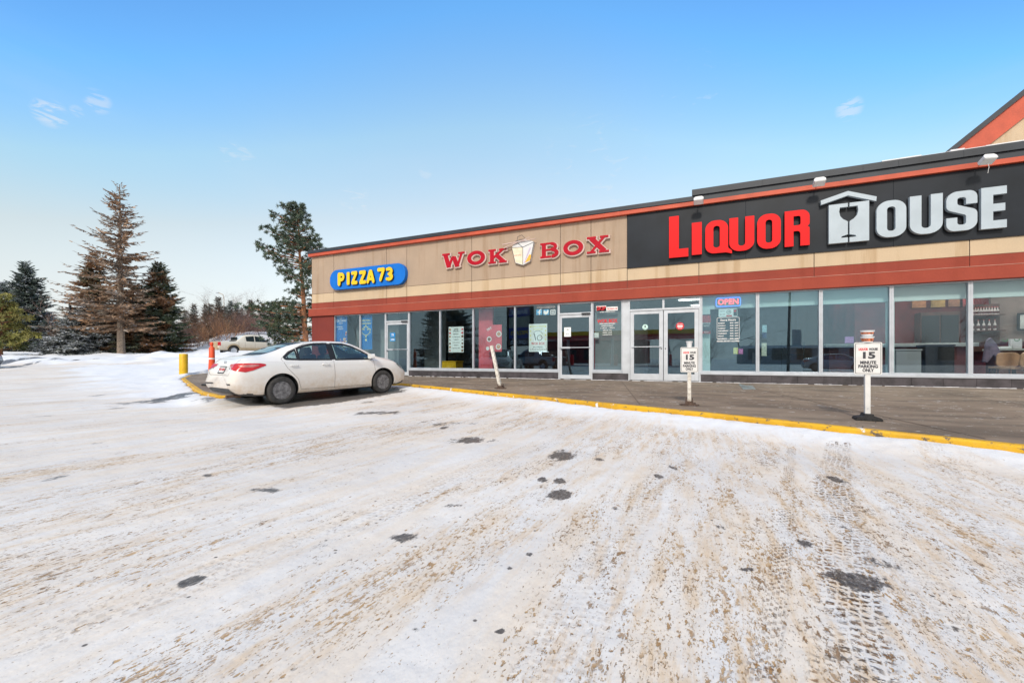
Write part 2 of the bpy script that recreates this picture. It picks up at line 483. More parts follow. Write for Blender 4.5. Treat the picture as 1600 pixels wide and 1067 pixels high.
Zt += near * np.exp(-((dep - 33.5 - 1.5 * lowf) / 1.7) ** 2) * sstep(800 + F * Xc0 / np.maximum(dep, 1), 190, 260) * (1 - sstep(800 + F * Xc0 / np.maximum(dep, 1), 430, 480)) * (.16 + .5 * fbm(X * .8, Y * .8, 4, 63))
foot = (X > -15.9) & (X < 30) & (Y > -.1) & (Y < 40)
Zt = np.where(foot, np.minimum(Zt, -.6), Zt)
# wheel tracks (centre lines surveyed on the ground), width
def trk(pts, w, s): return ([gp(*p) for p in pts], w, s)
TR = [trk([(1310, 696), (1300, 760), (1318, 860), (1326, 960), (1335, 1067), (1345, 1200)], .13, 1.0),
      trk([(1236, 700), (1225, 830), (1208, 960), (1186, 1067), (1165, 1160)], .05, .8),
      trk([(1252, 760), (1248, 900), (1240, 1067)], .06, .35),
      trk([(1085, 672), (1012, 760), (962, 850), (905, 960), (855, 1067)], .15, .75),
      trk([(1120, 668), (1080, 760), (1010, 880), (960, 1067)], .12, .35),
      trk([(955, 657), (885, 684), (785, 714), (715, 741), (620, 790), (520, 828), (400, 868), (250, 925), (60, 990)], .15, .75),
      trk([(860, 640), (700, 690), (560, 722), (420, 755), (200, 800)], .15, .55),
      trk([(800, 628), (640, 655), (480, 685), (300, 720)], .15, .45),
      trk([(660, 640), (560, 655), (440, 672), (300, 690)], .13, .3),
      trk([(1160, 690), (1130, 760), (1080, 860), (1040, 980), (1010, 1067)], .12, .5),
      trk([(1455, 700), (1480, 760), (1530, 820), (1610, 905)], .12, .75),
      trk([(1500, 700), (1560, 760), (1640, 830)], .13, .5),
      trk([(1395, 800), (1430, 880), (1462, 970), (1510, 1067)], .13, .6),
      trk([(1560, 960), (1590, 1040), (1620, 1100)], .10, .7),
      trk([(1190, 860), (1160, 960), (1120, 1067)], .09, .3),
      trk([(330, 662), (230, 700), (90, 745), (0, 770)], .2, .35),
      trk([(150, 690), (60, 716), (-40, 745)], .16, .3),
      trk([(340, 830), (200, 870), (90, 905), (0, 935)], .16, .3)]
tu = np.zeros(X.shape); tv = np.zeros(X.shape); tm = np.zeros(X.shape); tt = np.zeros(X.shape); ts = np.zeros(X.shape)
lot = near & ~INS & (dep > 0) & (dep < 36)
for ti_, (pl, w, s) in enumerate(TR):
    d_, u_, v_ = dist_pl(X[lot], Y[lot], pl)
    m_ = (1 - sstep(d_, w * .75, w * 1.12)) * s
    b_ = m_ > tm[lot]
    for arr, val in ((tu, u_ / w), (tv, v_), (tm, m_), (tt, np.full(m_.shape, {0: 1.0, 1: .9, 3: .3, 10: .35, 12: .3, 5: .3}.get(ti_, .0)))):
        q = arr[lot]; q[b_] = val[b_]; arr[lot] = q
    q = ts[lot]; ts[lot] = np.maximum(q, (1 - sstep(d_, w * .4, w * 2.2)) * s)
Zt -= tm * .006
# dark bare / oily patches: px, py, half sizes
PT = [(880, 711, 25, 9, 1), (872, 773, 22, 9, 1), (848, 749, 10, 4, 1), (876, 751, 11, 4.5, 1), (735, 687, 34, 5, .9), (693, 668, 9, 4, .9), (627, 840, 25, 7, .7), (1342, 906, 38, 17, .95),
      (300, 904, 22, 10, .9), (325, 742, 13, 4, .9), (415, 765, 24, 4, .8), (88, 746, 9, 7, .5), (965, 794, 13, 4, .7), (1490, 980, 20, 8, .7), (1168, 889, 14, 4, .8), (782, 986, 12, 5, .9), (650, 984, 12, 7, .8),
      (1306, 747, 10, 7, .8), (1258, 848, 14, 10, .7), (1316, 822, 18, 8, .6), (826, 866, 11, 4, .9), (796, 887, 6, 3, .9), (936, 718, 8, 3, .7), (1052, 730, 8, 4, .9), (1030, 744, 9, 4, .9), (190, 630, 26, 3, .5), (155, 618, 6, 2, .7), (185, 638, 16, 1.5, .7), (70, 650, 22, 3, .4), (288, 620, 34, 9, 1.0), (345, 625, 20, 5, .9),
      (575, 628, 18, 2.5, .5), (590, 645, 45, 3, .7), (700, 662, 60, 4, .5), (225, 711, 10, 2, .7), (150, 692, 10, 2.5, .5), (1415, 925, 10, 6, .5), (1375, 880, 30, 16, .45), (1128, 823, 8, 5, .6), (1358, 800, 40, 12, .35), (835, 697, 8, 3, .5), (760, 806, 14, 4, .7), (715, 790, 18, 4, .6), (1540, 880, 40, 30, .2), (500, 850, 30, 8, .35), (60, 566, 7, 1, .9), (75, 564.5, 11, 1.2, .9), (40, 571, 5, .8, .8), (104, 566, 9, .7, .7), (20, 574, 18, .6, .7), (150, 565, 7, .7, .6), (132, 573, 5, .7, .6), (455, 866, 25, 5, .4), (370, 700, 22, 3, .5), (340, 730, 24, 3, .4)]
PN = fbm(X * 9, Y * 4.5, 4, 77); wet = np.zeros(X.shape); Xc = X * CP + (Y + D) * SP
for px, py, rx, ry, s in PT:
    x0, y0 = gp(px, py); z0 = depth(x0, y0); X0 = (px - 800) / F * z0
    h_ = HC - float(terr0(x0, y0)); ax = rx * z0 / F; az = ry * z0 * z0 / (F * h_)
    q = np.hypot((Xc[lot] - X0) / ax, (dep[lot] - z0) / az) + (PN[lot] - .5) * 1.5
    w_ = wet[lot]; wet[lot] = np.maximum(w_, s * np.clip(1.12 - q * .8, 0, 1))
# bare wet asphalt under and beside the parked car, painted darker as contact shadow
carp = [gp(*q) for q in ((392, 628), (440, 640), (520, 630), (640, 612), (600, 606), (430, 612))]
ci = inside(X, Y, carp); cdd = np.full(X.shape, 99.0); cdd[lot], _, _ = dist_pl(X[lot], Y[lot], carp + [carp[0]])
wet = np.maximum(wet, sstep(np.where(ci, cdd, -cdd) + (lowf - .5) * .5, -.35, .35) * .85)
curbclean = np.clip(1 - (out + (lowf - .5) * 1.3 - .1) / 1.1, 0, 1) * (out > -.2) * (X > -9.5)
sl = X * math.cos(R(13)) - (Y + D) * math.sin(R(13))      # position across the parking direction
ll = X * math.sin(R(13)) + (Y + D) * math.cos(R(13))
dn = fbm(sl * 1.7, ll * .30, 4, 41)
dens = np.clip(.40 + (dn - .5) * 2.5 - .12 * sstep(-sl, 5, 10), .12, .85)
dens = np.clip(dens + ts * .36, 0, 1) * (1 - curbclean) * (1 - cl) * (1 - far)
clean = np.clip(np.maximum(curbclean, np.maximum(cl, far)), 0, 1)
def ground_mat():
    m, nt, b = newmat('trampled sanded snow')
    def at_(n):
        a = nt.nodes.new('ShaderNodeAttribute'); a.attribute_name = n; return a.outputs['Fac']
    g = geopos(nt); gs = geopos(nt, (1.0, .42, 1.0), (0, 0, R(13)))
    # snow, greyish where packed
    sand, clean, wet, tm_, tu_, tv_ = (at_(n) for n in ('sand', 'clean', 'wet', 'tm', 'tu', 'tv'))
    snow = mixc(nt, ramp(nt, noise(nt, g, .8, 5), .3, .7), (.65, .63, .62), (.755, .735, .72))
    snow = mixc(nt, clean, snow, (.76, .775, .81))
    gb = geopos(nt, (1.0, .17, 1.0), (0, 0, R(13)))
    film = ramp(nt, noise(nt, gb, 3.2, 6, .65), .40, .64)
    film = mth(nt, 'MULTIPLY', film, mth(nt, 'SUBTRACT', 1.0, clean))
    base = mixc(nt, mth(nt, 'MULTIPLY', film, .55), snow, (.73, .62, .50))
    ff = ramp(nt, noise(nt, gb, 13, 6, .72), .45, .66)
    base = mixc(nt, mth(nt, 'MULTIPLY', mth(nt, 'MULTIPLY', ff, sand), .85), base, (.63, .48, .33))
    # sand clods: threshold follows how much sand lies there
    thr = mth(nt, 'ADD', ramp(nt, sand, 0, 1, .69, .595), mth(nt, 'MULTIPLY', mth(nt, 'SUBTRACT', noise(nt, gb, 7, 4, .65), .5), -.34))
    c1 = noise(nt, gs, 52, 3, .62); c1m = ramp(nt, mth(nt, 'SUBTRACT', c1, thr), -.012, .06)
    c2 = noise(nt, gs, 23, 4, .68); c2m = ramp(nt, mth(nt, 'SUBTRACT', c2, thr), .0, .07)
    c3 = noise(nt, gs, 115, 2, .6); c3m = ramp(nt, mth(nt, 'SUBTRACT', c3, thr), .01, .06)
    clod = mth(nt, 'MAXIMUM', mth(nt, 'MAXIMUM', mth(nt, 'MULTIPLY', c1m, .95), mth(nt, 'MULTIPLY', c2m, .8)), mth(nt, 'MULTIPLY', c3m, .7))
    brown = mixc(nt, ramp(nt, noise(nt, g, 9, 3), .35, .65), (.33, .19, .08), (.50, .33, .17))
    brown = mixc(nt, ramp(nt, noise(nt, g, 1.7, 3), .5, .62), brown, (.25, .155, .085))
    base = mixc(nt, mth(nt, 'MULTIPLY', clod, mth(nt, 'SUBTRACT', 1.0, clean)), base, brown)
    # tread blocks pressed into the tracks
    row = mth(nt, 'MULTIPLY', mth(nt, 'ADD', tu_, mth(nt, 'MULTIPLY', mth(nt, 'SUBTRACT', noise(nt, g, 3, 3), .5), .5)), 3.0)
    ri = mth(nt, 'FLOOR', row); rf = mth(nt, 'FRACT', row)
    sh = mth(nt, 'MULTIPLY', ri, .37)
    wob = mth(nt, 'MULTIPLY', noise(nt, g, 9, 3), 1.9)
    lv = mth(nt, 'FRACT', mth(nt, 'ADD', mth(nt, 'ADD', mth(nt, 'MULTIPLY', tv_, 19.0), sh), wob))
    bl = mth(nt, 'MULTIPLY', ramp(nt, mth(nt, 'ABSOLUTE', mth(nt, 'SUBTRACT', lv, .5)), .34, .17), ramp(nt, mth(nt, 'ABSOLUTE', mth(nt, 'SUBTRACT', rf, .5)), .48, .28))
    brk = ramp(nt, mth(nt, 'MULTIPLY', mth(nt, 'ADD', noise(nt, gs, 5, 5, .75), noise(nt, g, 1.6, 3, .6)), .5), .42, .56)
    brk2 = ramp(nt, noise(nt, g, 45, 2), .35, .55)
    tr = mth(nt, 'MULTIPLY', mth(nt, 'MULTIPLY', bl, tm_), mth(nt, 'MULTIPLY', mth(nt, 'MULTIPLY', brk, brk2), mth(nt, 'MULTIPLY', ramp(nt, tm_, .15, .55), at_('tt'))))
    base = mixc(nt, mth(nt, 'MULTIPLY', tr, 1.0), base, mixc(nt, ramp(nt, noise(nt, g, 4, 2), .4, .6), (.20, .10, .035), (.10, .065, .04)))
    # oily / bare patches with ragged edges
    wn = mth(nt, 'MULTIPLY_ADD', mth(nt, 'ADD', mth(nt, 'MULTIPLY', noise(nt, gs, 7, 5, .7), .55), mth(nt, 'MULTIPLY', noise(nt, gs, 40, 4, .7), .45)), 2.6); wn_n = nt.nodes[-1]; wn_n.inputs[2].default_value = -.82
    wfine = ramp(nt, noise(nt, gs, 70, 3, .7), .28, .50, .55, 1.0)
    wm = ramp(nt, mth(nt, 'SUBTRACT', mth(nt, 'MULTIPLY', wet, 1.12), wn), -.05, .22)
    wcol = mixc(nt, ramp(nt, noise(nt, g, 30, 3), .3, .7), (.022, .020, .020), (.10, .085, .075))
    base = mixc(nt, mth(nt, 'MULTIPLY', mth(nt, 'MULTIPLY', wm, wfine), .92), base, wcol)
    # grit
    vo = nt.nodes.new('ShaderNodeTexVoronoi'); vo.inputs['Scale'].default_value = 11; nt.links.new(g, vo.inputs['Vector'])
    sel = ramp(nt, noise(nt, g, 1.3, 3), .44, .58)
    dot = mth(nt, 'MULTIPLY', ramp(nt, vo.outputs['Distance'], .13, .06), sel)
    sx = nt.nodes.new('ShaderNodeSeparateColor'); nt.links.new(vo.outputs['Color'], sx.inputs[0])
    dot = mth(nt, 'MULTIPLY', dot, ramp(nt, sx.outputs[0], .55, .6))
    dot = mth(nt, 'MULTIPLY', dot, mth(nt, 'SUBTRACT', 1.0, mth(nt, 'MULTIPLY', clean, .8)))
    base = mixc(nt, mth(nt, 'MULTIPLY', dot, .85), base, (.05, .042, .04))
    nt.links.new(base, b.inputs['Base Color'])
    rr_ = mixc(nt, wm, (.75, .75, .75), (.35, .35, .35)); nt.links.new(rr_, b.inputs['Roughness'])
    b.inputs['Specular IOR Level'].default_value = .25
    hgt = mth(nt, 'ADD', mth(nt, 'MULTIPLY', noise(nt, gs, 30, 5, .65), .6), mth(nt, 'MULTIPLY', mth(nt, 'ADD', tr, clod), -.35))
    hgt = mth(nt, 'ADD', hgt, mth(nt, 'MULTIPLY', noise(nt, g, 5, 4), 1.2))
    bump(nt, b, hgt, .7, .014)
    return m
M['ground'] = ground_mat()
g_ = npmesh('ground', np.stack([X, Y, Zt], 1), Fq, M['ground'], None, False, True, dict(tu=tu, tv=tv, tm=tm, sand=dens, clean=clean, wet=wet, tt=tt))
g_['kind'] = 'structure'
tag(g_, None, None, None, 'structure')

# ------------------------------------------------------------------ pavement and kerb
def pave_mat():
    m, nt, b = newmat('worn concrete pavement')
    g = geopos(nt)
    a = mixc(nt, ramp(nt, noise(nt, g, .7, 6, .6), .35, .65), (.165, .122, .088), (.265, .205, .152))
    a = mixc(nt, ramp(nt, noise(nt, geopos(nt, (.5, 2.0, 1), (0, 0, R(24))), 1.4, 5), .45, .7), a, (.10, .078, .058))
    a = mixc(nt, ramp(nt, noise(nt, g, 120, 2), .3, .7, 0, .35), a, (.24, .19, .145))
    # leftover flecks of snow and salt
    n1 = noise(nt, geopos(nt, (1, 3.0, 1), (0, 0, R(10))), 5.0, 5, .65)
    a = mixc(nt, ramp(nt, n1, .635, .67), a, (.62, .62, .63))
    # cracks
    vo = nt.nodes.new('ShaderNodeTexVoronoi'); vo.feature = 'DISTANCE_TO_EDGE'; vo.inputs['Scale'].default_value = .30
    wv = nt.nodes.new('ShaderNodeVectorMath'); wv.operation = 'ADD'; nt.links.new(g, wv.inputs[0])
    nz = nt.nodes.new('ShaderNodeTexNoise'); nz.inputs['Scale'].default_value = 2.5; nt.links.new(g, nz.inputs['Vector']); nt.links.new(nz.outputs['Color'], wv.inputs[1])
    nt.links.new(wv.outputs[0], vo.inputs['Vector'])
    ck = ramp(nt, vo.outputs['Distance'], .004, .0015)
    a = mixc(nt, mth(nt, 'MULTIPLY', ck, .7), a, (.06, .05, .045))
    nt.links.new(a, b.inputs['Base Color']); b.inputs['Roughness'].default_value = .8
    bump(nt, b, noise(nt, g, 70, 3), .3, .004)
    return m
M['pave'] = pave_mat()
def inset(pl, d):
    out = []
    for i, p in enumerate(pl):
        a = Vector(pl[max(i - 1, 0)]); b = Vector(pl[min(i + 1, len(pl) - 1)]); t = (b - a).normalized()
        out.append((p[0] + t.y * d, p[1] - t.x * d))
    return out
IN = inset(KL, .125)
bm = bmesh.new()
pts = IN + [(-15.9, 13), (-15.9, .05), (30, .05), (30, -13.9)]
tri = tessellate_polygon([[Vector((p[0], p[1], 0)) for p in pts]])
vs = [bm.verts.new((p[0], p[1], 0)) for p in pts]
for t in tri:
    try: bm.faces.new([vs[i] for i in t])
    except ValueError: pass
bmesh.ops.bisect_plane(bm, geom=bm.verts[:] + bm.edges[:] + bm.faces[:], plane_co=(0, 0, 0), plane_no=(0, 1, 0))
for v in bm.verts: v.co.z = float(swz(v.co.x, v.co.y))
bmesh.ops.recalc_face_normals(bm, faces=bm.faces)
me = bpy.data.meshes.new('pavement'); bm.to_mesh(me); bm.free()
if me.polygons[0].normal.z < 0: me.flip_normals()
pv = link_mesh('pavement', me, M['pave'], None, 'base'); tag(pv, kind='structure')
n = len(KL); V = []; rr_ = random.Random(4)
I2 = inset(KL, .02)
for i in range(n):
    z = float(swz(*KL[i])); j = rr_.uniform(-.006, .006)
    V += [(IN[i][0], IN[i][1], z + .003), (I2[i][0], I2[i][1], z + .002 + j * .3), (KL[i][0] + j, KL[i][1] + j, z - .022), (KL[i][0], KL[i][1], z - .4), (IN[i][0], IN[i][1], z - .4)]
Fk = np.array([(i * 5 + k, i * 5 + (k + 1) % 5, (i + 1) * 5 + (k + 1) % 5, (i + 1) * 5 + k) for i in range(n - 1) for k in range(5)])
kb = MB(); kb.add(V, [tuple(int(q) for q in f) for f in Fk])
m, nt, b = newmat('chipped yellow kerb paint')
g = geopos(nt)
ch = ramp(nt, noise(nt, g, 9, 6, .75), .565, .63)
a = mixc(nt, ramp(nt, noise(nt, g, 1.5, 4), .3, .7), (.56, .30, .010), (.70, .40, .010))
a = mixc(nt, ramp(nt, noise(nt, g, 3.3, 5, .7), .5, .8, 0, .6), a, (.36, .27, .15))
a = mixc(nt, ch, a, (.13, .10, .075))
a = mixc(nt, ramp(nt, noise(nt, geopos(nt, loc=(7, 3, 1)), 4.5, 5, .7), .62, .66), a, (.72, .73, .76))
nt.links.new(a, b.inputs['Base Color']); b.inputs['Roughness'].default_value = .6
bump(nt, b, noise(nt, g, 35, 4), .5, .01)
M['kerb'] = m
tag(kb.build('kerb', M['kerb'], None, smooth=False), kind='structure')
# saw-cut joints in the pavement, as thin grooves of dark filler, and the metal cover
jb = MB()
for a_, b_ in (((-2.2, -.1), (-1.0, -5.4)), ((.8, -.15), (3.0, -7.1)), ((-7.3, -.1), (-6.9, -3.3)), ((4.6, -.15), (6.0, -8.2)), ((-12.6, -.2), (-12.2, -6.2))):
    A = Vector((*a_, 0)); B = Vector((*b_, 0)); nrm = (B - A).normalized().cross(Vector((0, 0, 1))) * .009
    q = [A + nrm, B + nrm, B - nrm, A - nrm]
    jb.add([(p.x, p.y, float(swz(p.x, p.y)) + .004) for p in q], [(0, 1, 2, 3)])
tag(jb.build('pavement_joints', M['joint']), kind='structure')
p0 = ground_pt(1152, 598.6, -.02); p1 = ground_pt(1172, 598.6, -.02); p2 = ground_pt(1181, 608, -.05); p3 = ground_pt(1161, 608, -.05)
cb = MB(); top = [(p[0], p[1], float(swz(p[0], p[1])) + .006) for p in (p3, p2, p1, p0)]
cb.add(top + [(x, y, z - .02) for x, y, z in top], [(0, 1, 2, 3), (4, 7, 6, 5), (0, 4, 5, 1), (1, 5, 6, 2), (2, 6, 7, 3), (3, 7, 4, 0)])
tag(cb.build('utility_cover', pm('galvanised cover plate', (.22, .24, .24), .5, .5, .2, 6)), 'grey metal cover plate set in the pavement below the shop-hours window', 'utility cover')
# ------------------------------------------------------------------ the shop building
XL, XR = fx(487), 13.0
Z0, ZH = 0.0, 2.56                       # pavement at the wall, window head
B = empty('shop_building', (XL, 0, 0), 0, 'long single storey shop building in beige and red stucco with a row of shop windows', 'building')
def part(mb, name, m, **k): return mb.build(name, m, B, **k)
JX = [fx(p) for p in (521.5, 603.6, 635.6, 737, 875.6, 923.4, 980)]
ZB, ZC, ZR, ZT = 3.55, 3.15, 2.875, 5.20       # underside of panels, red top, ledge, trim underside
G = .009
# backing wall (dark joints show through the gaps)
mb = MB(); mb.box(XL + .02, fx(980), .016, .20, ZR - .01, ZT + .2); mb.box(fx(980), XR, .016, .20, ZR - .01, ZT + .2)
part(mb, 'wall_backing', M['joint'])
xs = [XL] + JX
mb = MB()
for a, b_ in zip(xs[:-1], xs[1:]):
    mb.box(a + G, b_ - G, 0, .05, ZB + G, ZT)
part(mb, 'upper_wall', M['beige'], bevel=.004)
cx = [XL, JX[0], JX[1], JX[2], JX[3], JX[4], JX[5], JX[6], fx(1092), fx(1272), fx(1515), XR]
mb = MB()
for a, b_ in zip(cx[:-1], cx[1:]): mb.box(a + G, b_ - G, 0, .05, ZC + .004, ZB - .004)
part(mb, 'cream_band', M['cream'], bevel=.004)
mb = MB()
for a, b_ in zip(cx[:-1], cx[1:]): mb.box(a + G * .6, b_ - G * .6, -.004, .05, ZR + .004, ZC - .004)
part(mb, 'red_band', M['redst'], bevel=.004)
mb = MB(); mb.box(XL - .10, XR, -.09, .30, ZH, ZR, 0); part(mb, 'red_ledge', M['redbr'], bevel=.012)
mb = MB(); mb.box(XL - .10, XR, -.094, -.002, ZR + .001, ZR + .012); part(mb, 'ledge_highlight', pm('painted ledge highlight', (.50, .25, .19), .5))  # pale strip painted as the sunlit top edge of the ledge
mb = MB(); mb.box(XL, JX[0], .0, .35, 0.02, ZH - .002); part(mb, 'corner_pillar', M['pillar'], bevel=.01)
# black sign panel in three sheets
mb = MB()
bx_ = [fx(980) + .004, fx(1165), fx(1395), XR]
for a, b_ in zip(bx_[:-1], bx_[1:]): mb.box(a + .002, b_ - .002, -.035, .012, ZB - .02, ZT + .02)
part(mb, 'sign_panel', M['black'], bevel=.002)
mb = MB(); mb.box(XL - .08, XR, -.13, .3, ZT + .001, ZT + .125); part(mb, 'roof_trim', M['trim'], bevel=.008)
mb = MB(); mb.box(XL - .10, fx(1083), -.15, .45, ZT + .13, ZT + .27); part(mb, 'coping', M['coping'], bevel=.01)
xp = fx(1083)
mb = MB(); mb.box(xp, XR, -.10, .45, ZT + .13, ZT + .28); mb.box(xp - .03, XR, -.15, .50, ZT + .285, ZT + .46)
for px in (1190, 1345, 1400, 1500): mb.box(fx(px), fx(px) + .012, -.154, -.149, ZT + .29, ZT + .455)
part(mb, 'parapet_coping', M['coping'], bevel=.008)
mb = MB(); x0 = fx(1375)
rr_ = random.Random(3)
k = x0
while k < XR:
    w = rr_.uniform(.25, .7); mb.box(k, k + w, -.12, .42, ZT + .455, ZT + .47 + rr_.uniform(.005, .05)); k += w
part(mb, 'roof_snow', M['snowc'], bevel=.008)
# roof, side and back walls
mb = MB(); mb.box(XL + .02, XR + 8, .45, 12, 5.1, 5.18); part(mb, 'roof', M['snowc'])
mb = MB(); mb.box(XL, XL + .2, .36, 12, -.5, ZT + .1); part(mb, 'side_wall', M['beige'])
mb = MB(); mb.box(XL, XR + 8, 12, 12.2, -.5, ZT + .1); part(mb, 'back_wall', M['beige'])
# taller gabled bay behind
GY = 3.0
def gq(px, py):
    t = (px - 800) / F; Z = (D + GY) / (CP + t * SP); return (fx(px, GY), HC + (560 - py) / F * Z)
a0 = gq(1470, 243.5); a1 = gq(1600, 139.5)
sl_ = (a1[1] - a0[1]) / (a1[0] - a0[0])
pk = (12.2, a0[1] + sl_ * (12.2 - a0[0])); lo = (a0[0] - 1.2, a0[1] - sl_ * 1.2); hi_ = (2 * pk[0] - lo[0], lo[1])
def down(p, d): return (p[0], p[1] - d)
def gbar(d0, d1, y0, y1):
    mb = MB(); Mx = FM(0, 0, y0)
    mb.prism([down(lo, d0), down(lo, d1), down(pk, d1), down(hi_, d1), down(hi_, d0), down(pk, d0)][::1], -(y1 - y0), 0, Mx); return mb
part(gbar(0, .17, GY - .12, GY + 9), 'gable_roof', M['coping'])
part(gbar(.175, .80, GY - .06, GY + .3), 'gable_trim', M['trim'])
mb = MB(); mb.prism([(lo[0] + .3, 5.0), (hi_[0] - .3, 5.0), (hi_[0] - .3, lo[1] - .8), down(pk, .78), (lo[0] + .3, lo[1] - .5)], -.25, 0, FM(0, 0, GY)); part(mb, 'gable_wall', M['cream'])

# ---------------------------------------------------- glazing
ZS = .285                                  # top of the low sill
def window(x0, x1, z0=ZS, z1=ZH, fw=.045, name='window', gm='glass', fm='alu', L=None, R_=None):
    l = fw if L is None else L; r = fw if R_ is None else R_
    f = MB(); y0, y1 = .03, .13
    f.box(x0, x0 + l, y0, y1, z0, z1); f.box(x1 - r, x1, y0, y1, z0, z1)
    f.box(x0 + l, x1 - r, y0 + .002, y1, z0, z0 + .05); f.box(x0 + l, x1 - r, y0 + .002, y1, z1 - .035, z1)
    o = part(f, name, M[fm], bevel=.004)
    p = MB(); p.box(x0 + l - .003, x1 - r + .003, .085, .093, z0 + .047, z1 - .032)
    p.build('pane', M[gm], o)
    return o
W = [(521.5, 561.5), (561.5, 601), (638.5, 686.5), (686.5, 738.3), (738.3, 803.8), (803.8, 872), (925.5, 972),
     (1095, 1184), (1184, 1283.2), (1283.2, 1394), (1394, 1518), (1518, 1640)]
for a, b_ in W:
    wide = a > 1000
    window(fx(a), fx(b_), L=.03 if not wide else .045, R_=.03 if not wide else .045, gm='glass' if 1390 > a > 1000 else ('glass3' if wide else 'glass1'))
window(fx(1640), XR, L=.045, gm='glass3')
# flat aluminium posts and transoms
mb = MB(); mb.box(fx(972), fx(981.5), .045, .12, 0.02, ZH); part(mb, 'door_post', M['aluw'])
def door(px0, px1, hinge, head, two=False, glass_px=None, trans=True):
    x0, x1 = fx(px0), fx(px1)
    fr = MB(); fw = .05
    fr.box(x0, x0 + fw, .02, .14, 0.01, ZH); fr.box(x1 - fw, x1, .02, .14, .01, ZH)
    fr.box(x0 + fw, x1 - fw, .022, .138, head, head + .06); fr.box(x0 + fw, x1 - fw, .022, .138, ZH - .05, ZH)
    if two: xm = fx(758.0 + 0) if False else (x0 + x1) / 2; fr.box(xm - .03, xm + .03, .024, .136, head + .06, ZH - .05)
    f = part(fr, 'door_frame', M['aluw'], bevel=.004)
    g = MB()
    if two:
        g.box(x0 + fw, xm - .03, .08, .088, head + .06, ZH - .05); g.box(xm + .03, x1 - fw, .08, .088, head + .06, ZH - .05)
    else: g.box(x0 + fw, x1 - fw, .08, .088, head + .06, ZH - .05)
    g.build('transom_pane', M['glass2'], f)
    lv = [(x0 + fw, x1 - fw)] if not two else [(x0 + fw, (x0 + x1) / 2 - .003), ((x0 + x1) / 2 + .003, x1 - fw)]
    for i, (a, b_) in enumerate(lv):
        a += .006; b_ -= .006; sw = .062 if not two else .115; h0, h1 = .025, head - .012
        br = .13 if not two else .20; tp = .09
        d = MB(); d.box(a, a + sw, .04, .085, h0, h1); d.box(b_ - sw, b_, .04, .085, h0, h1)
        d.box(a + sw, b_ - sw, .042, .083, h0, h0 + br); d.box(a + sw, b_ - sw, .042, .083, h1 - tp, h1)
        o = part(d, 'door', M['aluw'], bevel=.004)
        q = MB(); q.box(a + sw - .004, b_ - sw + .004, .06, .067, h0 + br - .004, h1 - tp + .004); q.build('pane', M['glass2'], o)
        q = MB(); zz = 1.06
        if not two or i == 0:
            q.tube([(a + sw * .4, .0, zz), (b_ - sw * .4, .0, zz)], .014, 8)
            for xx in (a + sw * .5, b_ - sw * .5): q.tube([(xx, .0, zz), (xx, .045, zz)], .011, 6)
            if not two: q.box(a + .05, a + .36, -.01, .02, zz - .03, zz + .03)
            q.build('handle', M['alu'], o)
        q = MB(); hx = (b_ - .05) if (i == 0 and two) else a + .05
        q.lathe([(.018, 0), (.018, .012), (0, .014)], 12, Matrix.Translation((hx, .04, 1.0)) @ Matrix.Rotation(R(90), 4, 'X')); q.build('lock', M['blackm'], o)
        if not two:
            q = MB(); q.box(b_ - .30, b_ - .02, -.02, .03, h1 - .01, h1 + .045); q.build('closer', M['blackm'], o)
HEAD = 2.16
door(601, 638.5, 'r', HEAD); door(872, 925.5, 'r', HEAD); door(981.5, 1095, 'r', HEAD + .02, True)
# sill and plinth
mb = MB(); 
for a, b_ in ((521.5, 601), (638.5, 872), (925.5, 972), (1095, 1640)):
    mb.box(fx(a), fx(b_) if b_ < 1600 else XR, -.02, .13, .225, ZS - .001)
part(mb, 'window_sill', M['alu'], bevel=.005)
rr_ = random.Random(8)
for a, b_ in ((521.5, 601), (638.5, 872), (925.5, 981.5), (1095, 1640)):
    mb = MB(); x = fx(a); xe = fx(b_) if b_ < 1600 else XR
    while x < xe - .01:
        w = min(.6, xe - x); mb.box(x + .002, x + w - .002, .0 + rr_.uniform(0, .002), .12, -.08, .224); x += w
    part(mb, 'plinth', M['plinth'], bevel=.003)
# thin line of snow blown against the plinth
sn = MB(); x = fx(640); rr_ = random.Random(5)
while x < XR:
    w = rr_.uniform(.05, .16)
    if rr_.random() < .9: sn.prism([(0, -.01), (.02 + rr_.random() * .03, -.01), (0, .005 + rr_.random() * .008)], 0, w, Matrix.Translation((x, .0, .0)) @ Matrix(((0, 0, 1, 0), (-1, 0, 0, 0), (0, 1, 0, 0), (0, 0, 0, 1))))
    x += w
tag(sn.build('snow_line', M['snowc']), kind='stuff')

# ---------------------------------------------------- inside
mb = MB(); mb.box(XL + .2, XR, .13, 8, -.05, .006); part(mb, 'shop_floor', M['tilef'])
mb = MB(); mb.box(XL + .2, XR, .3, 8, 2.92, 3.0); part(mb, 'shop_ceiling', M['palew'])
mb = MB(); mb.box(fx(1095), XR, .30, .40, 2.17, 2.92); part(mb, 'soffit', M['teal'])
for a, b_ in ((1097, 1110), (1396, 1405)):
    mb = MB(); mb.box(fx(a), fx(b_), .28, .50, .0, 2.165); part(mb, 'inside_column', M['teal'])
mb = MB(); mb.box(XL + .2, fx(604), .75, .82, 0, 2.92); mb.box(fx(604), fx(640), 2.6, 2.66, 0, 2.92); part(mb, 'grey_partition', M['greyw'])
mb = MB(); mb.box(fx(640), fx(975), 6.4, 6.5, 0, 2.92); part(mb, 'shop_back_wall', M['dkwall'])
for a, b_, y_ in ((738, 760, .5), (700, 706, 3.4), (905, 921, 1.5)):
    mb = MB(); mb.box(fx(a), fx(b_), y_, y_ + .12, 0, 2.92); part(mb, 'red_pier', M['pink'])
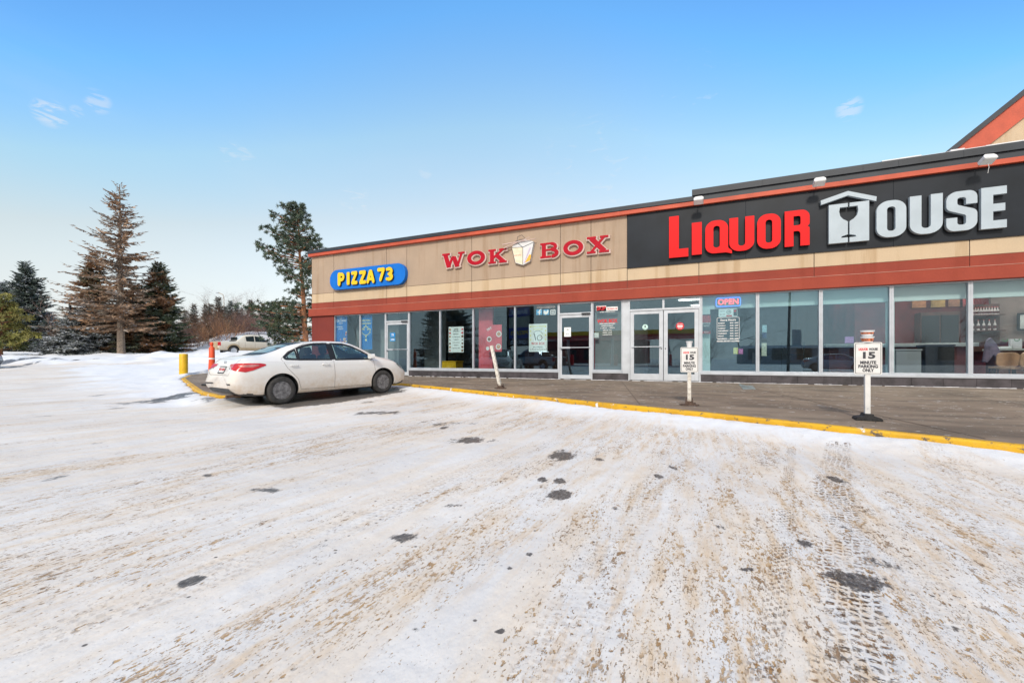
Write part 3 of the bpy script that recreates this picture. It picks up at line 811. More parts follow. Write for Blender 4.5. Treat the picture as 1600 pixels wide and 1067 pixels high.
mb = MB(); mb.box(fx(926), fx(985), .35, .41, 0, 2.92); mb.box(fx(975), fx(975) + .1, .4, 6, 0, 2.92); part(mb, 'grey_screen', M['greyw'])
mb = MB(); mb.box(fx(1000), fx(1320), 7.2, 7.3, 0, 2.92); part(mb, 'shop_rear_wall', pm('slate interior paint', (.10, .12, .14), .8))
mb = MB(); mb.box(fx(1420), XR, 3.6, 3.7, 0, 2.92); mb.box(fx(1420) - .1, fx(1420), 3.6, 8, 0, 2.92); part(mb, 'maroon_wall', M['maroon'])
mb = MB(); mb.box(fx(1545, 3.5), XR, 3.4, 3.5, 1.2, 2.7); part(mb, 'bulkhead', pm('brown board', (.20, .15, .13), .8))
for i in range(15):
    r_, c_ = divmod(i, 4); x = fx(1000) + .6 + c_ * 2.3 + r_ * .4
    if i >= 12: x = fx(1450) + .3 + (i - 12) * 1.5; r_ = -.1 + .25 * (i - 12)  # extra tubes over the bar, added to brighten the maroon room
    lt = MB(); lt.box(x, x + 1.2, 1.6 + r_ * 1.9, 1.72 + r_ * 1.9, 2.885, 2.918)
    tag(lt.build('ceiling_tube', M['tubel'] if i < 12 else M['tubefill']), 'lit tube light on the shop ceiling seen through the glass, the bright bar ones added as fill', 'ceiling light', 'tube lights on the shop ceiling')
# shelves and bottles against the maroon wall
def bottle_mesh(hh, r, mi):
    b = MB(); b.lathe([(r * .9, 0), (r, .01), (r, hh * .58), (r * .35, hh * .74), (r * .33, hh * .95), (0, hh * .95)], 10)
    return b
gm_ = [pm('pale bottle glass', (.55, .50, .48), .15), pm('dark bottle glass', (.10, .03, .03), .15)]
sx0, sx1 = fx(1522, 3.0), fx(1566, 3.0)
sh = empty('bottle_shelf', ((sx0 + sx1) / 2, 3.2, 1.0), 0, 'dark wall shelf of two boards carrying rows of bottles in the right-hand window', 'shelf')
for zz in (fz(1540, 516, 3.2), fz(1540, 492 + 0, 3.2) - .0):
    q = MB(); q.box(sx0, sx1 + .1, 3.05, 3.35, zz - .03, zz); q.build('board', M['woodd'], sh)
q = MB(); q.box(sx0 - .02, sx1 + .12, 3.36, 3.40, .9, 2.3); q.build('back_panel', M['woodd'], sh)
rows = ((fz(1540, 492, 3.2), 10, .22, 0, 'upper'), (fz(1540, 516, 3.2), 5, .30, 0, 'lower'))
for zz, n_, hh, mi, nm in rows:
    proto = None
    for i in range(n_):
        x = sx0 + .06 + i * (sx1 - sx0) / n_
        if proto is None:
            b = bottle_mesh(hh, .032, 0); me_ = b.build('bottle', gm_[0]); cp_ = MB(); cp_.lathe([(.014, hh * .95), (.014, hh * 1.02), (0, hh * 1.02)], 8)
            lb = MB(); lb.lathe([(.0335, hh * .15), (.0335, hh * .45)], 10)
            ORG[me_.name] = Vector((0, 0, 0)); me_.location = (0, 0, 0)
            cp_.build('cap', M['txr'], me_); lb.build('bottle_label', gm_[1], me_)
            proto = o = me_
        else: o = copy_tree(proto)
        o.location = (x, 3.2, zz + .001)
        tag(o, 'bottle on the %s board of the wall shelf behind the right-hand window' % nm, 'bottle', 'bottles on the %s shelf board' % nm)
# long counter
ct = empty('counter', (fx(1480, 2.2), 2.2, 0), 0, 'long counter with pale front edge behind the two right-hand windows', 'counter')
z1 = fz(1450, 536, 2.0)
q = MB(); q.box(fx(1290, 2.0), fx(1530, 2.0), 2.0, 2.7, z1 - .10, z1); q.build('counter_top', M['counter'], ct, bevel=.01)
q = MB(); q.box(fx(1290, 2.0) + .1, fx(1530, 2.0) - .1, 2.08, 2.6, 0, z1 - .10); q.build('counter_body', pm('dark maroon panel', (.10, .028, .03), .6, 0, .3, 3), ct)
for nm, px0, px1, y_, zt_, m_, lab in (('storage_cabinet', 1400, 1440, 1.0, .9, 'greyw', 'grey low cabinet standing left of the dark bins inside the fourth wide window'), ('storage_bin', 1446, 1492, 1.1, 1.02, 'rubber', 'dark upright bin in front of the counter behind the fourth wide window')):
    q = MB(); q.box(fx(px0, y_), fx(px1, y_), y_, y_ + .5, 0, zt_); q.box(fx(px0, y_) - .02, fx(px1, y_) + .02, y_ - .02, y_ + .52, zt_, zt_ + .05)
    tag(q.build(nm, M[m_], bevel=.02), lab, 'cabinet' if 'cab' in nm else 'bin')
# dark fridge doors
fr = empty('drinks_fridge', (fx(1465, 3.4), 3.4, 0), 0, 'dark drinks fridge with glass doors against the maroon wall', 'fridge')
q = MB(); q.box(fx(1438, 3.2), fx(1500, 3.2), 3.2, 3.58, 0, 2.1); q.build('cabinet', M['woodd'], fr, bevel=.01)
for a in (1440, 1470): 
    q = MB(); q.box(fx(a, 3.2), fx(a + 27, 3.2), 3.16, 3.198, .3, 2.0); q.build('door', M['blackm'], fr, bevel=.005)
for px, c_ in ((1425, (.55, .22, .08)), (1455, (.50, .30, .08)), (1482, (.40, .18, .10)), (1500, (.42, .06, .06))):
    q = MB(); q.box(fx(px, 3.5), fx(px + 22, 3.5), 3.5, 3.53, 2.28, 2.62)
    tag(q.build('wall_picture', pm('picture %d' % px, c_, .6, 0, .4, 4)), 'coloured picture high on the maroon wall above the fridge', 'picture', 'pictures above the fridge')
# chairs, table, jacket, frame in the last window
def chair(x, y, rz, mat_, lab):
    e = empty('dining_chair', (x, y, 0), rz, lab, 'chair', None)
    s_ = MB(); s_.prism(rrect(-.21, -.21, .21, .21, .07), .44, .49); s_.build('seat', mat_, e, world=False, bevel=.01)
    s_ = MB(); s_.prism(rrect(-.2, .5, .2, .86, .1), -.02, .02, Matrix.Translation((0, .22, 0)) @ Matrix.Rotation(R(80), 4, 'X')); s_.build('backrest', mat_, e, world=False, bevel=.01)
    for a in (-.17, .17):
        for b_ in (-.17, .17):
            l = MB(); l.tube([(a, b_, .44), (a * 1.15, b_ * 1.15, .006)], .014, 6); l.build('leg', M['blackm'], e, world=False)
    return e
chair(fx(1583, .9), .9, R(200), M['seatt'], 'tan padded chair nearer the last window, cut by the picture edge')
chair(fx(1566, 1.4), 1.4, R(170), M['seatt'], 'tan padded chair behind another tan chair in the last window')
tb = empty('side_table', (fx(1580, 2.4), 2.4, 0), 0, 'dark desk with slanted side under the picture frame in the last window', 'table')
q = MB(); q.box(fx(1552, 2.4), fx(1552, 2.4) + 1.8, 2.4, 2.9, .92, .97); q.build('tabletop', M['counter'], tb)
q = MB(); q.box(fx(1552, 2.4) + .05, fx(1552, 2.4) + 1.75, 2.45, 2.85, 0, .92); q.build('desk_body', M['woodd'], tb)
q = MB(); rr_ = random.Random(2)
for lab, px, w, h_, c_ in (('white carrier bag with a green loop on the desk in the last window', 1580, .22, .26, 'wplas'), ('low stack of papers on the desk left of the carrier bag', 1562, .28, .06, 'paper')):
    q = MB(); q.box(fx(px, 2.5), fx(px, 2.5) + w, 2.5, 2.62, .972, .972 + h_); o = q.build('carrier_bag' if 'bag' in lab else 'paper_stack', M[c_], bevel=.01); tag(o, lab, 'bag' if 'bag' in lab else 'papers')
    if 'bag' in lab:
        g_b = MB(); g_b.prism(arcp(fx(px, 2.5) + .11, 1.235, .05, .06, .015, 180, 360), 0, .004, FM(0, 0, 2.498)); g_b.build('loop', pm('green ribbon', (.03, .25, .06)), o)
jk = MB(); jx = fx(1543, 1.8)
jk.prism([(jx - .10, .62), (jx - .02, 1.18), (jx + .05, 1.26), (jx + .14, 1.12), (jx + .34, .55), (jx + .24, .48), (jx + .1, .80), (jx - .02, .58)], -.06, .06, FM(0, 0, 1.8))
tag(jk.build('draped_jacket', M['cloth'], bevel=.02), 'grey violet jacket hanging over the end of the counter', 'jacket')
pf = MB(); px0, px1 = fx(1590, 3.3), fx(1590, 3.3) + .8
for a in ((px0, px0 + .05, 1.5, 2.0), (px1 - .05, px1, 1.5, 2.0)): pf.box(a[0], a[1], 3.30, 3.33, a[2], a[3])
pf.box(px0 + .05, px1 - .05, 3.30, 3.33, 1.5, 1.55); pf.box(px0 + .05, px1 - .05, 3.30, 3.33, 1.95, 2.0)
pfo = pf.build('picture_frame', M['blackm']); tag(pfo, 'black rectangular frame on the brown board in the last window', 'picture frame')
pq = MB(); pq.box(px0 + .05, px1 - .05, 3.31, 3.325, 1.55, 1.95); pq.build('picture', M['counter'], pfo)
# eating-house furniture: table, dark cabinets, yellow bin
for nm, px, y_, w, h_, m_, lab, cat in (('yellow_crate', 690, 1.6, .7, .55, 'ypaint', 'yellow crate on the floor behind the window left of the leaning post', 'crate'),
        ('serving_counter', 820, 3.6, 2.0, 1.0, 'woodd', 'dark serving counter behind the window beside the single glass door', 'counter'),
        ('dark_cabinet', 664, 2.8, .9, 1.3, 'rubber', 'dark cabinet in the window right of the blue-sign door', 'cabinet')):
    q = MB(); q.box(fx(px, y_), fx(px, y_) + w, y_, y_ + .6, 0, h_); q.box(fx(px, y_) - .02, fx(px, y_) + w + .02, y_ - .02, y_ + .62, h_, h_ + .04)
    tag(q.build(nm, M[m_], bevel=.01), lab, cat)
sv = MB(); x = fx(1215, 1.8)
rk = empty('display_rack', (x, 1.8, 0), 0, 'black wire display rack behind the second wide window', 'rack')
for k in range(4): q = MB(); q.box(x - .5, x + .7, 1.8, 2.15, .25 + k * .28, .27 + k * .28); q.build('shelf', M['blackm'], rk)
for a in (-.5, .1, .68): q = MB(); q.box(x + a, x + a + .02, 1.8, 1.82, 0, 1.2); q.build('upright', M['blackm'], rk)
# ------------------------------------------------------------------ raised sign letters
def piece(mb, poly, x, z, h, w, d0, d1, holes=(), rot=0.0, k=0, y=0.0):
    mb.prism([(p[0] * w, p[1] * h) for p in poly], d0, d1 + k * .0006, FM(x, z, y, rot), [[(p[0] * w, p[1] * h) for p in q] for q in holes])
# -- heavy condensed capitals, unit height; widths relative to height
T = .215
def GL(ch):
    t = T
    if ch == 'L': return .46, [[(0, 0), (.46, 0), (.46, .20), (.235, .20), (.235, 1), (0, 1)]], []
    if ch == 'I': return .25, [[(0, 0), (.25, 0), (.25, 1), (0, 1)]], []
    w = .60
    if ch == 'O': return w, [rrect(0, 0, w, 1, .26, 8)], [rrect(t, .17, w - t, .83, .075)]
    if ch == 'Q': return w + .04, [fillet([(0, 0, .24), (w - .05, 0, .05), (w + .10, -.05, 0), (w + .10, .04, 0), (w, .14, .06), (w, 1, .26), (0, 1, .26)], 8)], [rrect(t, .17, w - t, .83, .075)]
    if ch == 'U': return w, [fillet([(0, 1), (0, 0, .26), (w, 0, .26), (w, 1), (w - t, 1), (w - t, .15, .08), (t, .15, .08), (t, 1)], 8)], []
    if ch == 'R': return w, [fillet([(0, 0), (t, 0), (t, .42), (w - t - .005, .42, .08), (w - t - .005, 0), (w, 0), (w, .50, .10), (w - .06, .53, .02), (w, .58, .10), (w, 1, .20), (0, 1)], 7)], [fillet([(t, .58), (w - t, .58, .05), (w - t, .84, .05), (t, .84)], 5)]
    if ch == 'E': return .50, [[(0, 0), (.50, 0), (.50, .19), (.235, .19), (.235, .41), (.47, .41), (.47, .59), (.235, .59), (.235, .81), (.50, .81), (.50, 1), (0, 1)]], []
    if ch == 'S': return w, [fillet([(0, 1, .22), (w, 1, .22), (w, .66, 0), (w - t, .66, 0), (w - t, .84, .06), (t, .84, .06), (t, .66, .06), (w, .50, .14), (w, 0, .22), (0, 0, .22), (0, .34, 0), (t, .34, 0), (t, .15, .06), (w - t, .15, .06), (w - t, .385, .06), (0, .55, .14)], 7)], []
def zb_(px, py): return fz(px, py, -.12)
def big_letter(ch, px0, px1, pyb, pyt, face, parent, dep=.13):
    x0, x1 = fx(px0, -.16), fx(px1, -.16); zb = zb_((px0 + px1) / 2, pyb); zt = zb_((px0 + px1) / 2, pyt)
    w, out, holes = GL(ch); h = zt - zb; sx = (x1 - x0) / w
    b = MB(); f = MB()
    for q in out:
        S = lambda P: [(p[0] * sx, p[1] * h) for p in P]
        b.prism(S(q), 0, dep - .012, FM(x0, zb, -.036), [S(hh) for hh in holes])
        f.prism(S(q), dep - .012, dep, FM(x0, zb, -.036), [S(hh) for hh in holes])
    o = f.build('letter', face, parent); b.build('letter_return', M['lblk'] if face is M['lred'] else M['lwht'], o)
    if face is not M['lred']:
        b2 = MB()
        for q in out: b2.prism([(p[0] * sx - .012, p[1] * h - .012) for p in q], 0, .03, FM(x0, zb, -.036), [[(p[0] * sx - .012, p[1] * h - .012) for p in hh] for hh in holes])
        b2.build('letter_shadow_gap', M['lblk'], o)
LS = empty('wall_sign', (fx(1150), -.04, 3.8), 0, 'large raised red capitals mounted on the black panel', 'sign')
for ch, a, b_, yb, yt in (('L', 1045.5, 1075.5, 402.5, 338), ('I', 1081, 1096.5, 398.5, 348.5), ('Q', 1102, 1140, 396, 345), ('U', 1139.5, 1178.5, 392.5, 340), ('O', 1183, 1220, 389, 335), ('R', 1226, 1265, 385, 329.5)):
    big_letter(ch, a, b_, yb, yt, M['lred'], LS)
HS = empty('wall_sign', (fx(1430), -.04, 3.8), 0, 'large raised white capitals with a house-and-glass emblem on the black panel', 'sign')
for ch, a, b_, yb, yt in (('O', 1369.5, 1416, 371, 314), ('U', 1421.5, 1473, 366, 305.5), ('S', 1478.5, 1527, 361, 299.5), ('E', 1533, 1573, 357.5, 293)):
    big_letter(ch, a, b_, yb, yt, M['lwht'], HS)
# emblem: house body with a stemmed glass cut out, under a gabled bar
hx0, hx1 = fx(1295, -.16), fx(1358, -.16); hz0, hz1 = zb_(1326, 379), zb_(1326, 318)
W_, H_ = hx1 - hx0, hz1 - hz0
cxg = W_ / 2
def bowl(s):
    L = [(.27, 1.0), (.27, .90), (.255, .80), (.28, .68), (.36, .60), (.44, .555), (.478, .53), (.478, .20), (.40, .175), (.32, .16), (.32, .13), (.478, .13), (.478, 0)]
    return L
left = [(0, 0)] + [(p[0] * W_, p[1] * H_) for p in bowl(1)[::-1]] + [(0, H_)]
left = [p for p in left]
Lp = [(0, 0), (.478 * W_, 0), (.478 * W_, .125 * H_), (.31 * W_, .125 * H_), (.33 * W_, .165 * H_), (.478 * W_, .20 * H_), (.478 * W_, .53 * H_), (.44 * W_, .555 * H_), (.36 * W_, .60 * H_), (.29 * W_, .68 * H_), (.262 * W_, .80 * H_), (.28 * W_, .905 * H_), (.478 * W_, .905 * H_), (.478 * W_, H_), (0, H_)]
Rp = [(W_ - p[0], p[1]) for p in Lp][::-1]
for P in (Lp, Rp):
    f = MB(); f.prism(P, .118, .13, FM(hx0, hz0, -.036)); o = f.build('emblem_half', M['lwht'], HS)
    f = MB(); f.prism(P, .0, .118, FM(hx0, hz0, -.036)); f.build('emblem_return', M['lwht'], o)
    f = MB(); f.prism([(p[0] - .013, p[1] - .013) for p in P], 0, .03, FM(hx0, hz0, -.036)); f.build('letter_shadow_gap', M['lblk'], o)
def q_(px, py): return (fx(px, -.16), zb_(px, py))
rl, rp_, rr2 = q_(1283, 320), q_(1325, 299.5), q_(1369, 314)
rt = .095
roofp = [(rl[0], rl[1] - .02), (rp_[0], rp_[1] - rt - .02), (rr2[0], rr2[1] - rt * .2), (rr2[0] + .01, rr2[1] + rt), (rp_[0], rp_[1] + .0), (rl[0] - .01, rl[1] + rt)]
f = MB(); f.prism(roofp, .118, .13, FM(0, 0, -.036)); o = f.build('emblem_roof', M['lwht'], HS)
f = MB(); f.prism(roofp, 0, .118, FM(0, 0, -.036)); f.build('emblem_return', M['lwht'], o)
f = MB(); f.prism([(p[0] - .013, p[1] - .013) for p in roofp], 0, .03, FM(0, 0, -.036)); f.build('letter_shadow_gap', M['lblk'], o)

# -- slab-serif crimson letters: (strokes, arcs) in a unit box, grown for the pale backing
def slab(ch, g):
    S = lambda *a: cap(*a, g=g, rnd=False)
    if ch == 'W':
        return [S(.13, .93, .30, .04, .20), S(.30, .04, .47, .72, .11), S(.53, .72, .70, .04, .20), S(.70, .04, .90, .93, .10), S(-.02, .94, .34, .94, .12), S(.44, .94, .60, .94, .12) if 0 else S(.74, .94, 1.04, .94, .12), S(.44, .72, .56, .72, .08)]
    if ch == 'O': return [arcp(.5, .5, .39, .375, .225, 0, 180, 20, g), arcp(.5, .5, .39, .375, .225, 180, 360, 20, g)]
    if ch == 'K': return [S(.20, .06, .20, .94, .22), S(.28, .40, .78, .90, .13), S(.46, .56, .84, .08, .24), S(0, .06, .42, .06, .12), S(0, .94, .42, .94, .12), S(.60, .94, 1.0, .94, .12), S(.60, .06, 1.02, .06, .12)]
    if ch == 'B': return [S(.20, .05, .20, .95, .22), S(0, .06, .60, .06, .12), S(0, .94, .58, .94, .12), S(.25, .52, .6, .52, .11), arcp(.58, .73, .24, .19, .18, -90, 90, 12, g), arcp(.62, .29, .27, .22, .20, -90, 90, 12, g)]
    if ch == 'X': return [S(.20, .90, .80, .10, .26), S(.78, .90, .20, .10, .12), S(-.02, .94, .42, .94, .12), S(.60, .94, 1.0, .94, .12), S(-.02, .06, .40, .06, .12), S(.56, .06, 1.03, .06, .12)]
WS = empty('wall_sign', (fx(790), 0, 4.2), 0, 'crimson slab-serif capitals either side of a paper food carton on beige wall', 'sign')
def slab_letter(ch, px0, px1, pyb, pyt):
    x0, x1 = fx(px0, -.10), fx(px1, -.10); zb = fz((px0 + px1) / 2, pyb, -.1); zt = fz((px0 + px1) / 2, pyt, -.1); w, h = x1 - x0, zt - zb
    f = MB()
    for k, P in enumerate(slab(ch, 0)): f.prism([(p[0] * w, p[1] * h) for p in P], .085, .10 + k * .0008, FM(x0, zb, -.002))
    o = f.build('letter', M['wred'], WS)
    f = MB()
    for k, P in enumerate(slab(ch, .05)): f.prism([(p[0] * w + .012, p[1] * h - .018) for p in P], 0.0 - k * .0005, .082 - k * .0008, FM(x0, zb, -.002))
    f.build('letter_backing', M['wpink'], o)
for ch, a, b_, yb, yt in (('W', 691.5, 724.5, 418, 395), ('O', 730, 757.5, 414, 391.5), ('K', 763, 791, 411, 389), ('B', 844, 873, 402.5, 379), ('O', 880, 911, 399, 375), ('X', 917.5, 950.5, 395, 369)):
    slab_letter(ch, a, b_, yb, yt)
# paper carton: folded box with chopsticks and a line drawing
cb0 = (fx(803, -.1), fz(816, 413, -.1)); cw = fx(831, -.1) - cb0[0]; chh = fz(816, 380, -.1) - cb0[1]
def cq(u, v): return (cb0[0] + u * cw, cb0[1] + v * chh)
cn = MB(); cn.prism([cq(.08, .10), cq(.5, -.04), cq(.92, .12), cq(1.12, 1.0), cq(.62, 1.18), cq(.1, 1.12), cq(-.12, .84)], 0, .10, FM(0, 0, -.002)); co_ = cn.build('food_carton', M['wplas'], WS)
cn = MB(); cn.prism([cq(-.10, .82), cq(.5, .80), cq(.5, -.01), cq(.10, .12)], .102, .104, FM(0, 0, -.002)); cn.build('carton_face', pm('warm white print', (.80, .70, .52), .5), co_)
cn = MB(); cn.prism([cq(.62, .06), cq(.90, .14), cq(.98, .40), cq(.86, .42)], .1035, .1055, FM(0, 0, -.002)); cn.build('carton_stripe', pm('amber print', (.85, .42, .05), .5), co_)
cn = MB(); cn.prism([cq(.56, .06), cq(.62, .06), cq(.95, .74), cq(.90, .78)], .103, .105, FM(0, 0, -.002)); cn.build('carton_stripe', pm('lilac print', (.55, .45, .60), .5), co_)
cn = MB()
for i_, (a, b_) in enumerate((((.5, -.03), (.5, .80)), ((-.12, .84), (.5, .80)), ((.5, .80), (1.1, .98)), ((.1, 1.12), (.62, 1.18)), ((.16, 1.0), (.22, 1.32)), ((.22, 1.32), (.45, 1.38)), ((.45, 1.38), (.62, 1.22)), ((.08, .10), (-.12, .84)), ((.92, .12), (1.12, 1.0)), ((.1, 1.12), (.5, .80)))):
    A, B_ = cq(*a), cq(*b_); cn.prism(cap(*A, *B_, .014), .104, .107 + i_ * .0004, FM(0, 0, -.002))
cn.build('carton_outline', M['txt'], co_)
text('lettering', 'WOK BOX', *cq(.22, .44), -.1065, .07, M['txr'], co_, 0, .8)
for (a, b_) in (((-.62, 1.02), (1.25, 1.12)), ((-.55, .84), (.9, 1.22))):
    A, B_ = cq(*a), cq(*b_); cn = MB(); cn.tube([(A[0], -.14, A[1]), (B_[0], -.15, B_[1])], [.022, .012], 8); cn.build('chopstick', M['wpink'], WS)
# -- blue pill sign with yellow rounded letters
PS = empty('wall_sign', (fx(577), 0, 3.9), 0, 'bright blue pill-shaped sign with yellow rounded letters on beige wall', 'sign')
pa, pb = fx(517.5, -.1), fx(635, -.1); za, zb2 = fz(577, 449, -.1), fz(577, 417, -.1)
hh = (zb2 - za)
z_mid = (za + zb2) / 2
f = MB(); f.prism(rrect(pa, z_mid - hh / 2, pb, z_mid + hh / 2, hh * .46, 12), 0, .17, FM(0, 0, -.002)); f.build('sign_box', M['blue'], PS, bevel=.02)
def rnd(ch):
    C = lambda *a: cap(*a)
    if ch == 'P': return [C(.19, .16, .19, .84, .38), arcp(.48, .66, .30, .21, .27, -90, 90, 12), C(.19, .87, .48, .87, .27), C(.19, .45, .48, .45, .27)]
    if ch == 'I': return [rrect(.08, .0, .92, 1.0, .12)]
    if ch == 'Z': return [C(.15, .87, .80, .87, .27), C(.78, .82, .22, .16, .30), C(.18, .13, .84, .13, .27)]
    if ch == 'A': return [C(.15, .14, .44, .86, .30), C(.56, .86, .85, .14, .30), C(.30, .32, .70, .32, .22)]
    if ch == '7': return [C(.13, .87, .84, .87, .27), C(.84, .85, .42, .14, .31)]
    if ch == '3': return [arcp(.42, .70, .30, .18, .28, -90, 130, 14), arcp(.42, .29, .33, .17, .28, -130, 90, 14), C(.35, .50, .45, .50, .2), C(.14, .86, .2, .86, .22), C(.12, .14, .18, .14, .22)]
for ch, a, b_, yb, yt in (('P', 528.5, 540, 446.3, 426.3), ('I', 542.3, 547.5, 445.3, 425.5), ('Z', 549.5, 559.5, 444.6, 424), ('Z', 562, 573, 443.8, 423), ('A', 573.5, 586, 442.8, 421.8), ('7', 590.5, 602, 439.7, 418.7), ('3', 603.5, 616, 438.5, 417.8)):
    x0, x1 = fx(a, -.2), fx(b_, -.2); zb = fz((a + b_) / 2, yb, -.2); w, h = x1 - x0, fz((a + b_) / 2, yt, -.2) - zb
    f = MB(); g_2 = MB()
    for k, P in enumerate(rnd(ch)):
        f.prism([(p[0] * w, p[1] * h) for p in P], .05, .065 + k * .001, FM(x0, zb, -.172))
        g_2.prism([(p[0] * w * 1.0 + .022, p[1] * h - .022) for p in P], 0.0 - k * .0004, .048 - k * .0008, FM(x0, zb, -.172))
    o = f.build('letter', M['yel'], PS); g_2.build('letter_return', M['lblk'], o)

# ------------------------------------------------------------------ flood lights along the trim
def flood(px, py, lab, rz=0):
    x = fx(px, -.45); z = fz(px, py, -.45)
    e = empty('flood_light', (x, -.13, ZT + .08), 0, lab, 'flood light', 'white flood lights above the black panel')
    m_ = Matrix.Translation((x, -.45, z)) @ Matrix.Rotation(rz, 4, 'Z') @ Matrix.Rotation(R(-28), 4, 'X')
    h = MB(); h.prism([(-.13, -.05), (.13, -.05), (.13, .03), (.09, .075), (-.09, .075), (-.13, .03)], -.10, .10, m_ @ Matrix.Rotation(R(90), 4, 'X')); h.build('housing', M['wplas'], e, bevel=.012)
    h = MB(); h.box(-.11, .11, -.085, .085, -.058, -.051, M=m_); h.build('lens', M['paper'], e)
    h = MB(); h.tube([(x, -.13, ZT + .06), (x, -.28, z - .02), (x, -.42, z - .02)], .012, 6); h.build('arm', M['wpaint'], e)
    if px > 1500:
        h = MB(); h.tube([(x, -.45, z - .06), (x + .03, -.44, z - .16), (x + .01, -.44, z - .30)], .006, 5); h.build('loose_wire', M['wpaint'], e)
flood(1091.5, 314, 'small white flood light above the left end of the black panel')
flood(1280, 285, 'small white flood light above the gap between red and white letters')
flood(1543, 250, 'white flood light with a loose wire above the last white letters', R(12))

# ------------------------------------------------------------------ posters and stickers behind the glass
YP = .135
def board(name, px0, px1, py0, py1, mat_, lab, cat='poster', y=YP):
    x0, x1 = fx(px0, y), fx(px1, y); pm_ = (px0 + px1) / 2; z0, z1 = fz(pm_, py1, y), fz(pm_, py0, y)
    b = MB(); b.box(x0, x1, y, y + .004, z0, z1); o = b.build(name, M[mat_] if isinstance(mat_, str) else mat_); tag(o, lab, cat)
    return o, x0, x1, z0, z1
def lines(o, rows, y=YP):
    for (s, x, z, w, sz, m_) in rows: text('lettering', s, x, z, y - .003, sz, M[m_], o, sz * .015, 1.0, .0006, width=w)
def blobs(o, name, mats_, items, y=YP):
    b = MB()
    for k, (cx_, cz_, r_, mi) in enumerate(items): b.prism(circ(cx_, cz_, r_, 14), 0, .0015 + .0003 * (k % 7), FM(0, 0, y - .001), mi=mi)
    return b.build(name, mats_, o)
# two tall blue panels
o, x0, x1, z0, z1 = board('poster', 522.8, 542.5, 492, 548, pm('blue poster', (.004, .16, .52), .4), 'tall blue poster with food picture in the first window')
w = x1 - x0; cxp = (x0 + x1) / 2
lines(o, [('THE', cxp, z1 - .16, w * .2, .07, 'txw'), ('VOLCANO', cxp, z1 - .26, w * .88, .13, 'txw'), ('PIZZA', cxp, z1 - .37, w * .3, .06, 'txw'), ('CHEESE', cxp - w * .12, z1 - .52, w * .5, .07, 'txw'), ('CRUST', cxp, z1 - .61, w * .4, .07, 'txw')])
rr_ = random.Random(12); its = []
for k in range(80):
    u, v = rr_.random(), rr_.random() ** 1.3
    if v < .2 + .8 * u or v < .35: its.append((x0 + .03 + u * (w - .06), z0 + .05 + v * (z1 - z0) * .5, rr_.uniform(.015, .045), rr_.randrange(3)))
blobs(o, 'food_picture', [pm('tomato print', (.50, .10, .06), .5), pm('cheese print', (.80, .58, .36), .5), pm('ham print', (.72, .38, .34), .5)], its)
o, x0, x1, z0, z1 = board('poster', 562.3, 581.5, 491, 546, pm('mid blue poster', (.003, .19, .55), .4), 'tall blue poster with a leaf outline in the second window')
w = x1 - x0; cxp = (x0 + x1) / 2
lines(o, [('WESTERN', cxp, z1 - .27, w * .72, .10, 'txy'), ('CANADIAN', cxp, z1 - .39, w * .80, .10, 'txy')])
lf = [(0, .30), (.06, .18), (.13, .21), (.11, .06), (.20, .14), (.22, .08), (.30, .10), (.24, -.02), (.28, -.05), (.10, -.16), (.03, -.16), (.03, -.28)]
lf = lf + [(-a, b_) for a, b_ in lf[::-1]]
b = MB(); cz_ = (z0 + z1) / 2 + .02
for k in range(len(lf) - 1):
    b.prism(cap(cxp + lf[k][0] * .85, cz_ + lf[k][1] * .9, cxp + lf[k + 1][0] * .85, cz_ + lf[k + 1][1] * .9, .022, 4), 0, .0012 + .0003 * k, FM(0, 0, YP - .001))
b.prism(circ(cxp, cz_ - .36, .05), 0, .001, FM(0, 0, YP - .001))
b.build('leaf_outline', M['txy'], o)
# round blue stickers on the first door
o, x0, x1, z0, z1 = board('door_sticker', 609.5, 617.5, 520, 527, pm('blue sticker', (.01, .24, .60), .4), 'blue sticker with white marks on the first glass door, above a smaller one', 'sticker', .0575)
text('lettering', '73', (x0 + x1) / 2, (z0 + z1) / 2, .054, .12, M['txw'], o, .004)
o, x0, x1, z0, z1 = board('door_sticker', 609.5, 617.5, 528.5, 533, pm('blue sticker lower', (.02, .30, .70), .4), 'small blue strip sticker below a larger sticker on the first door', 'sticker', .0575)
text('lettering', 'OPEN', (x0 + x1) / 2, (z0 + z1) / 2, .054, .07, M['txw'], o, .003)
# white menu poster
o, x0, x1, z0, z1 = board('poster', 701, 724.5, 510.5, 550.5, 'paper', 'white menu poster with food dishes down both edges', 'poster')
w = x1 - x0; cxp = (x0 + x1) / 2; hh_ = z1 - z0
lines(o, [('daily', cxp, z1 - .09, w * .3, .09, 'txt'), ('SPECIALS', cxp, z1 - .17, w * .4, .07, 'txt')] + [(s, cxp, z1 - .28 - k * .105, w * q, .045, 'txt') for k, (s, q) in enumerate((('MONDAY', .35), ('noodle bowl', .5), ('TUESDAY', .35), ('rice bowl', .45), ('FRIDAY', .3), ('spring roll', .45)))])
dish = [pm('dish brown', (.22, .10, .06), .5, 0, .5, 40), pm('dish tan', (.55, .30, .18), .5, 0, .5, 40), M['pink']]
its = []
for k in range(7):
    for s in (-1, 1): its.append((cxp + s * w * .41, z0 + .07 + k * hh_ / 7.3, rr_.uniform(.025, .048), rr_.randrange(3)))
blobs(o, 'dish_pictures', dish, its)
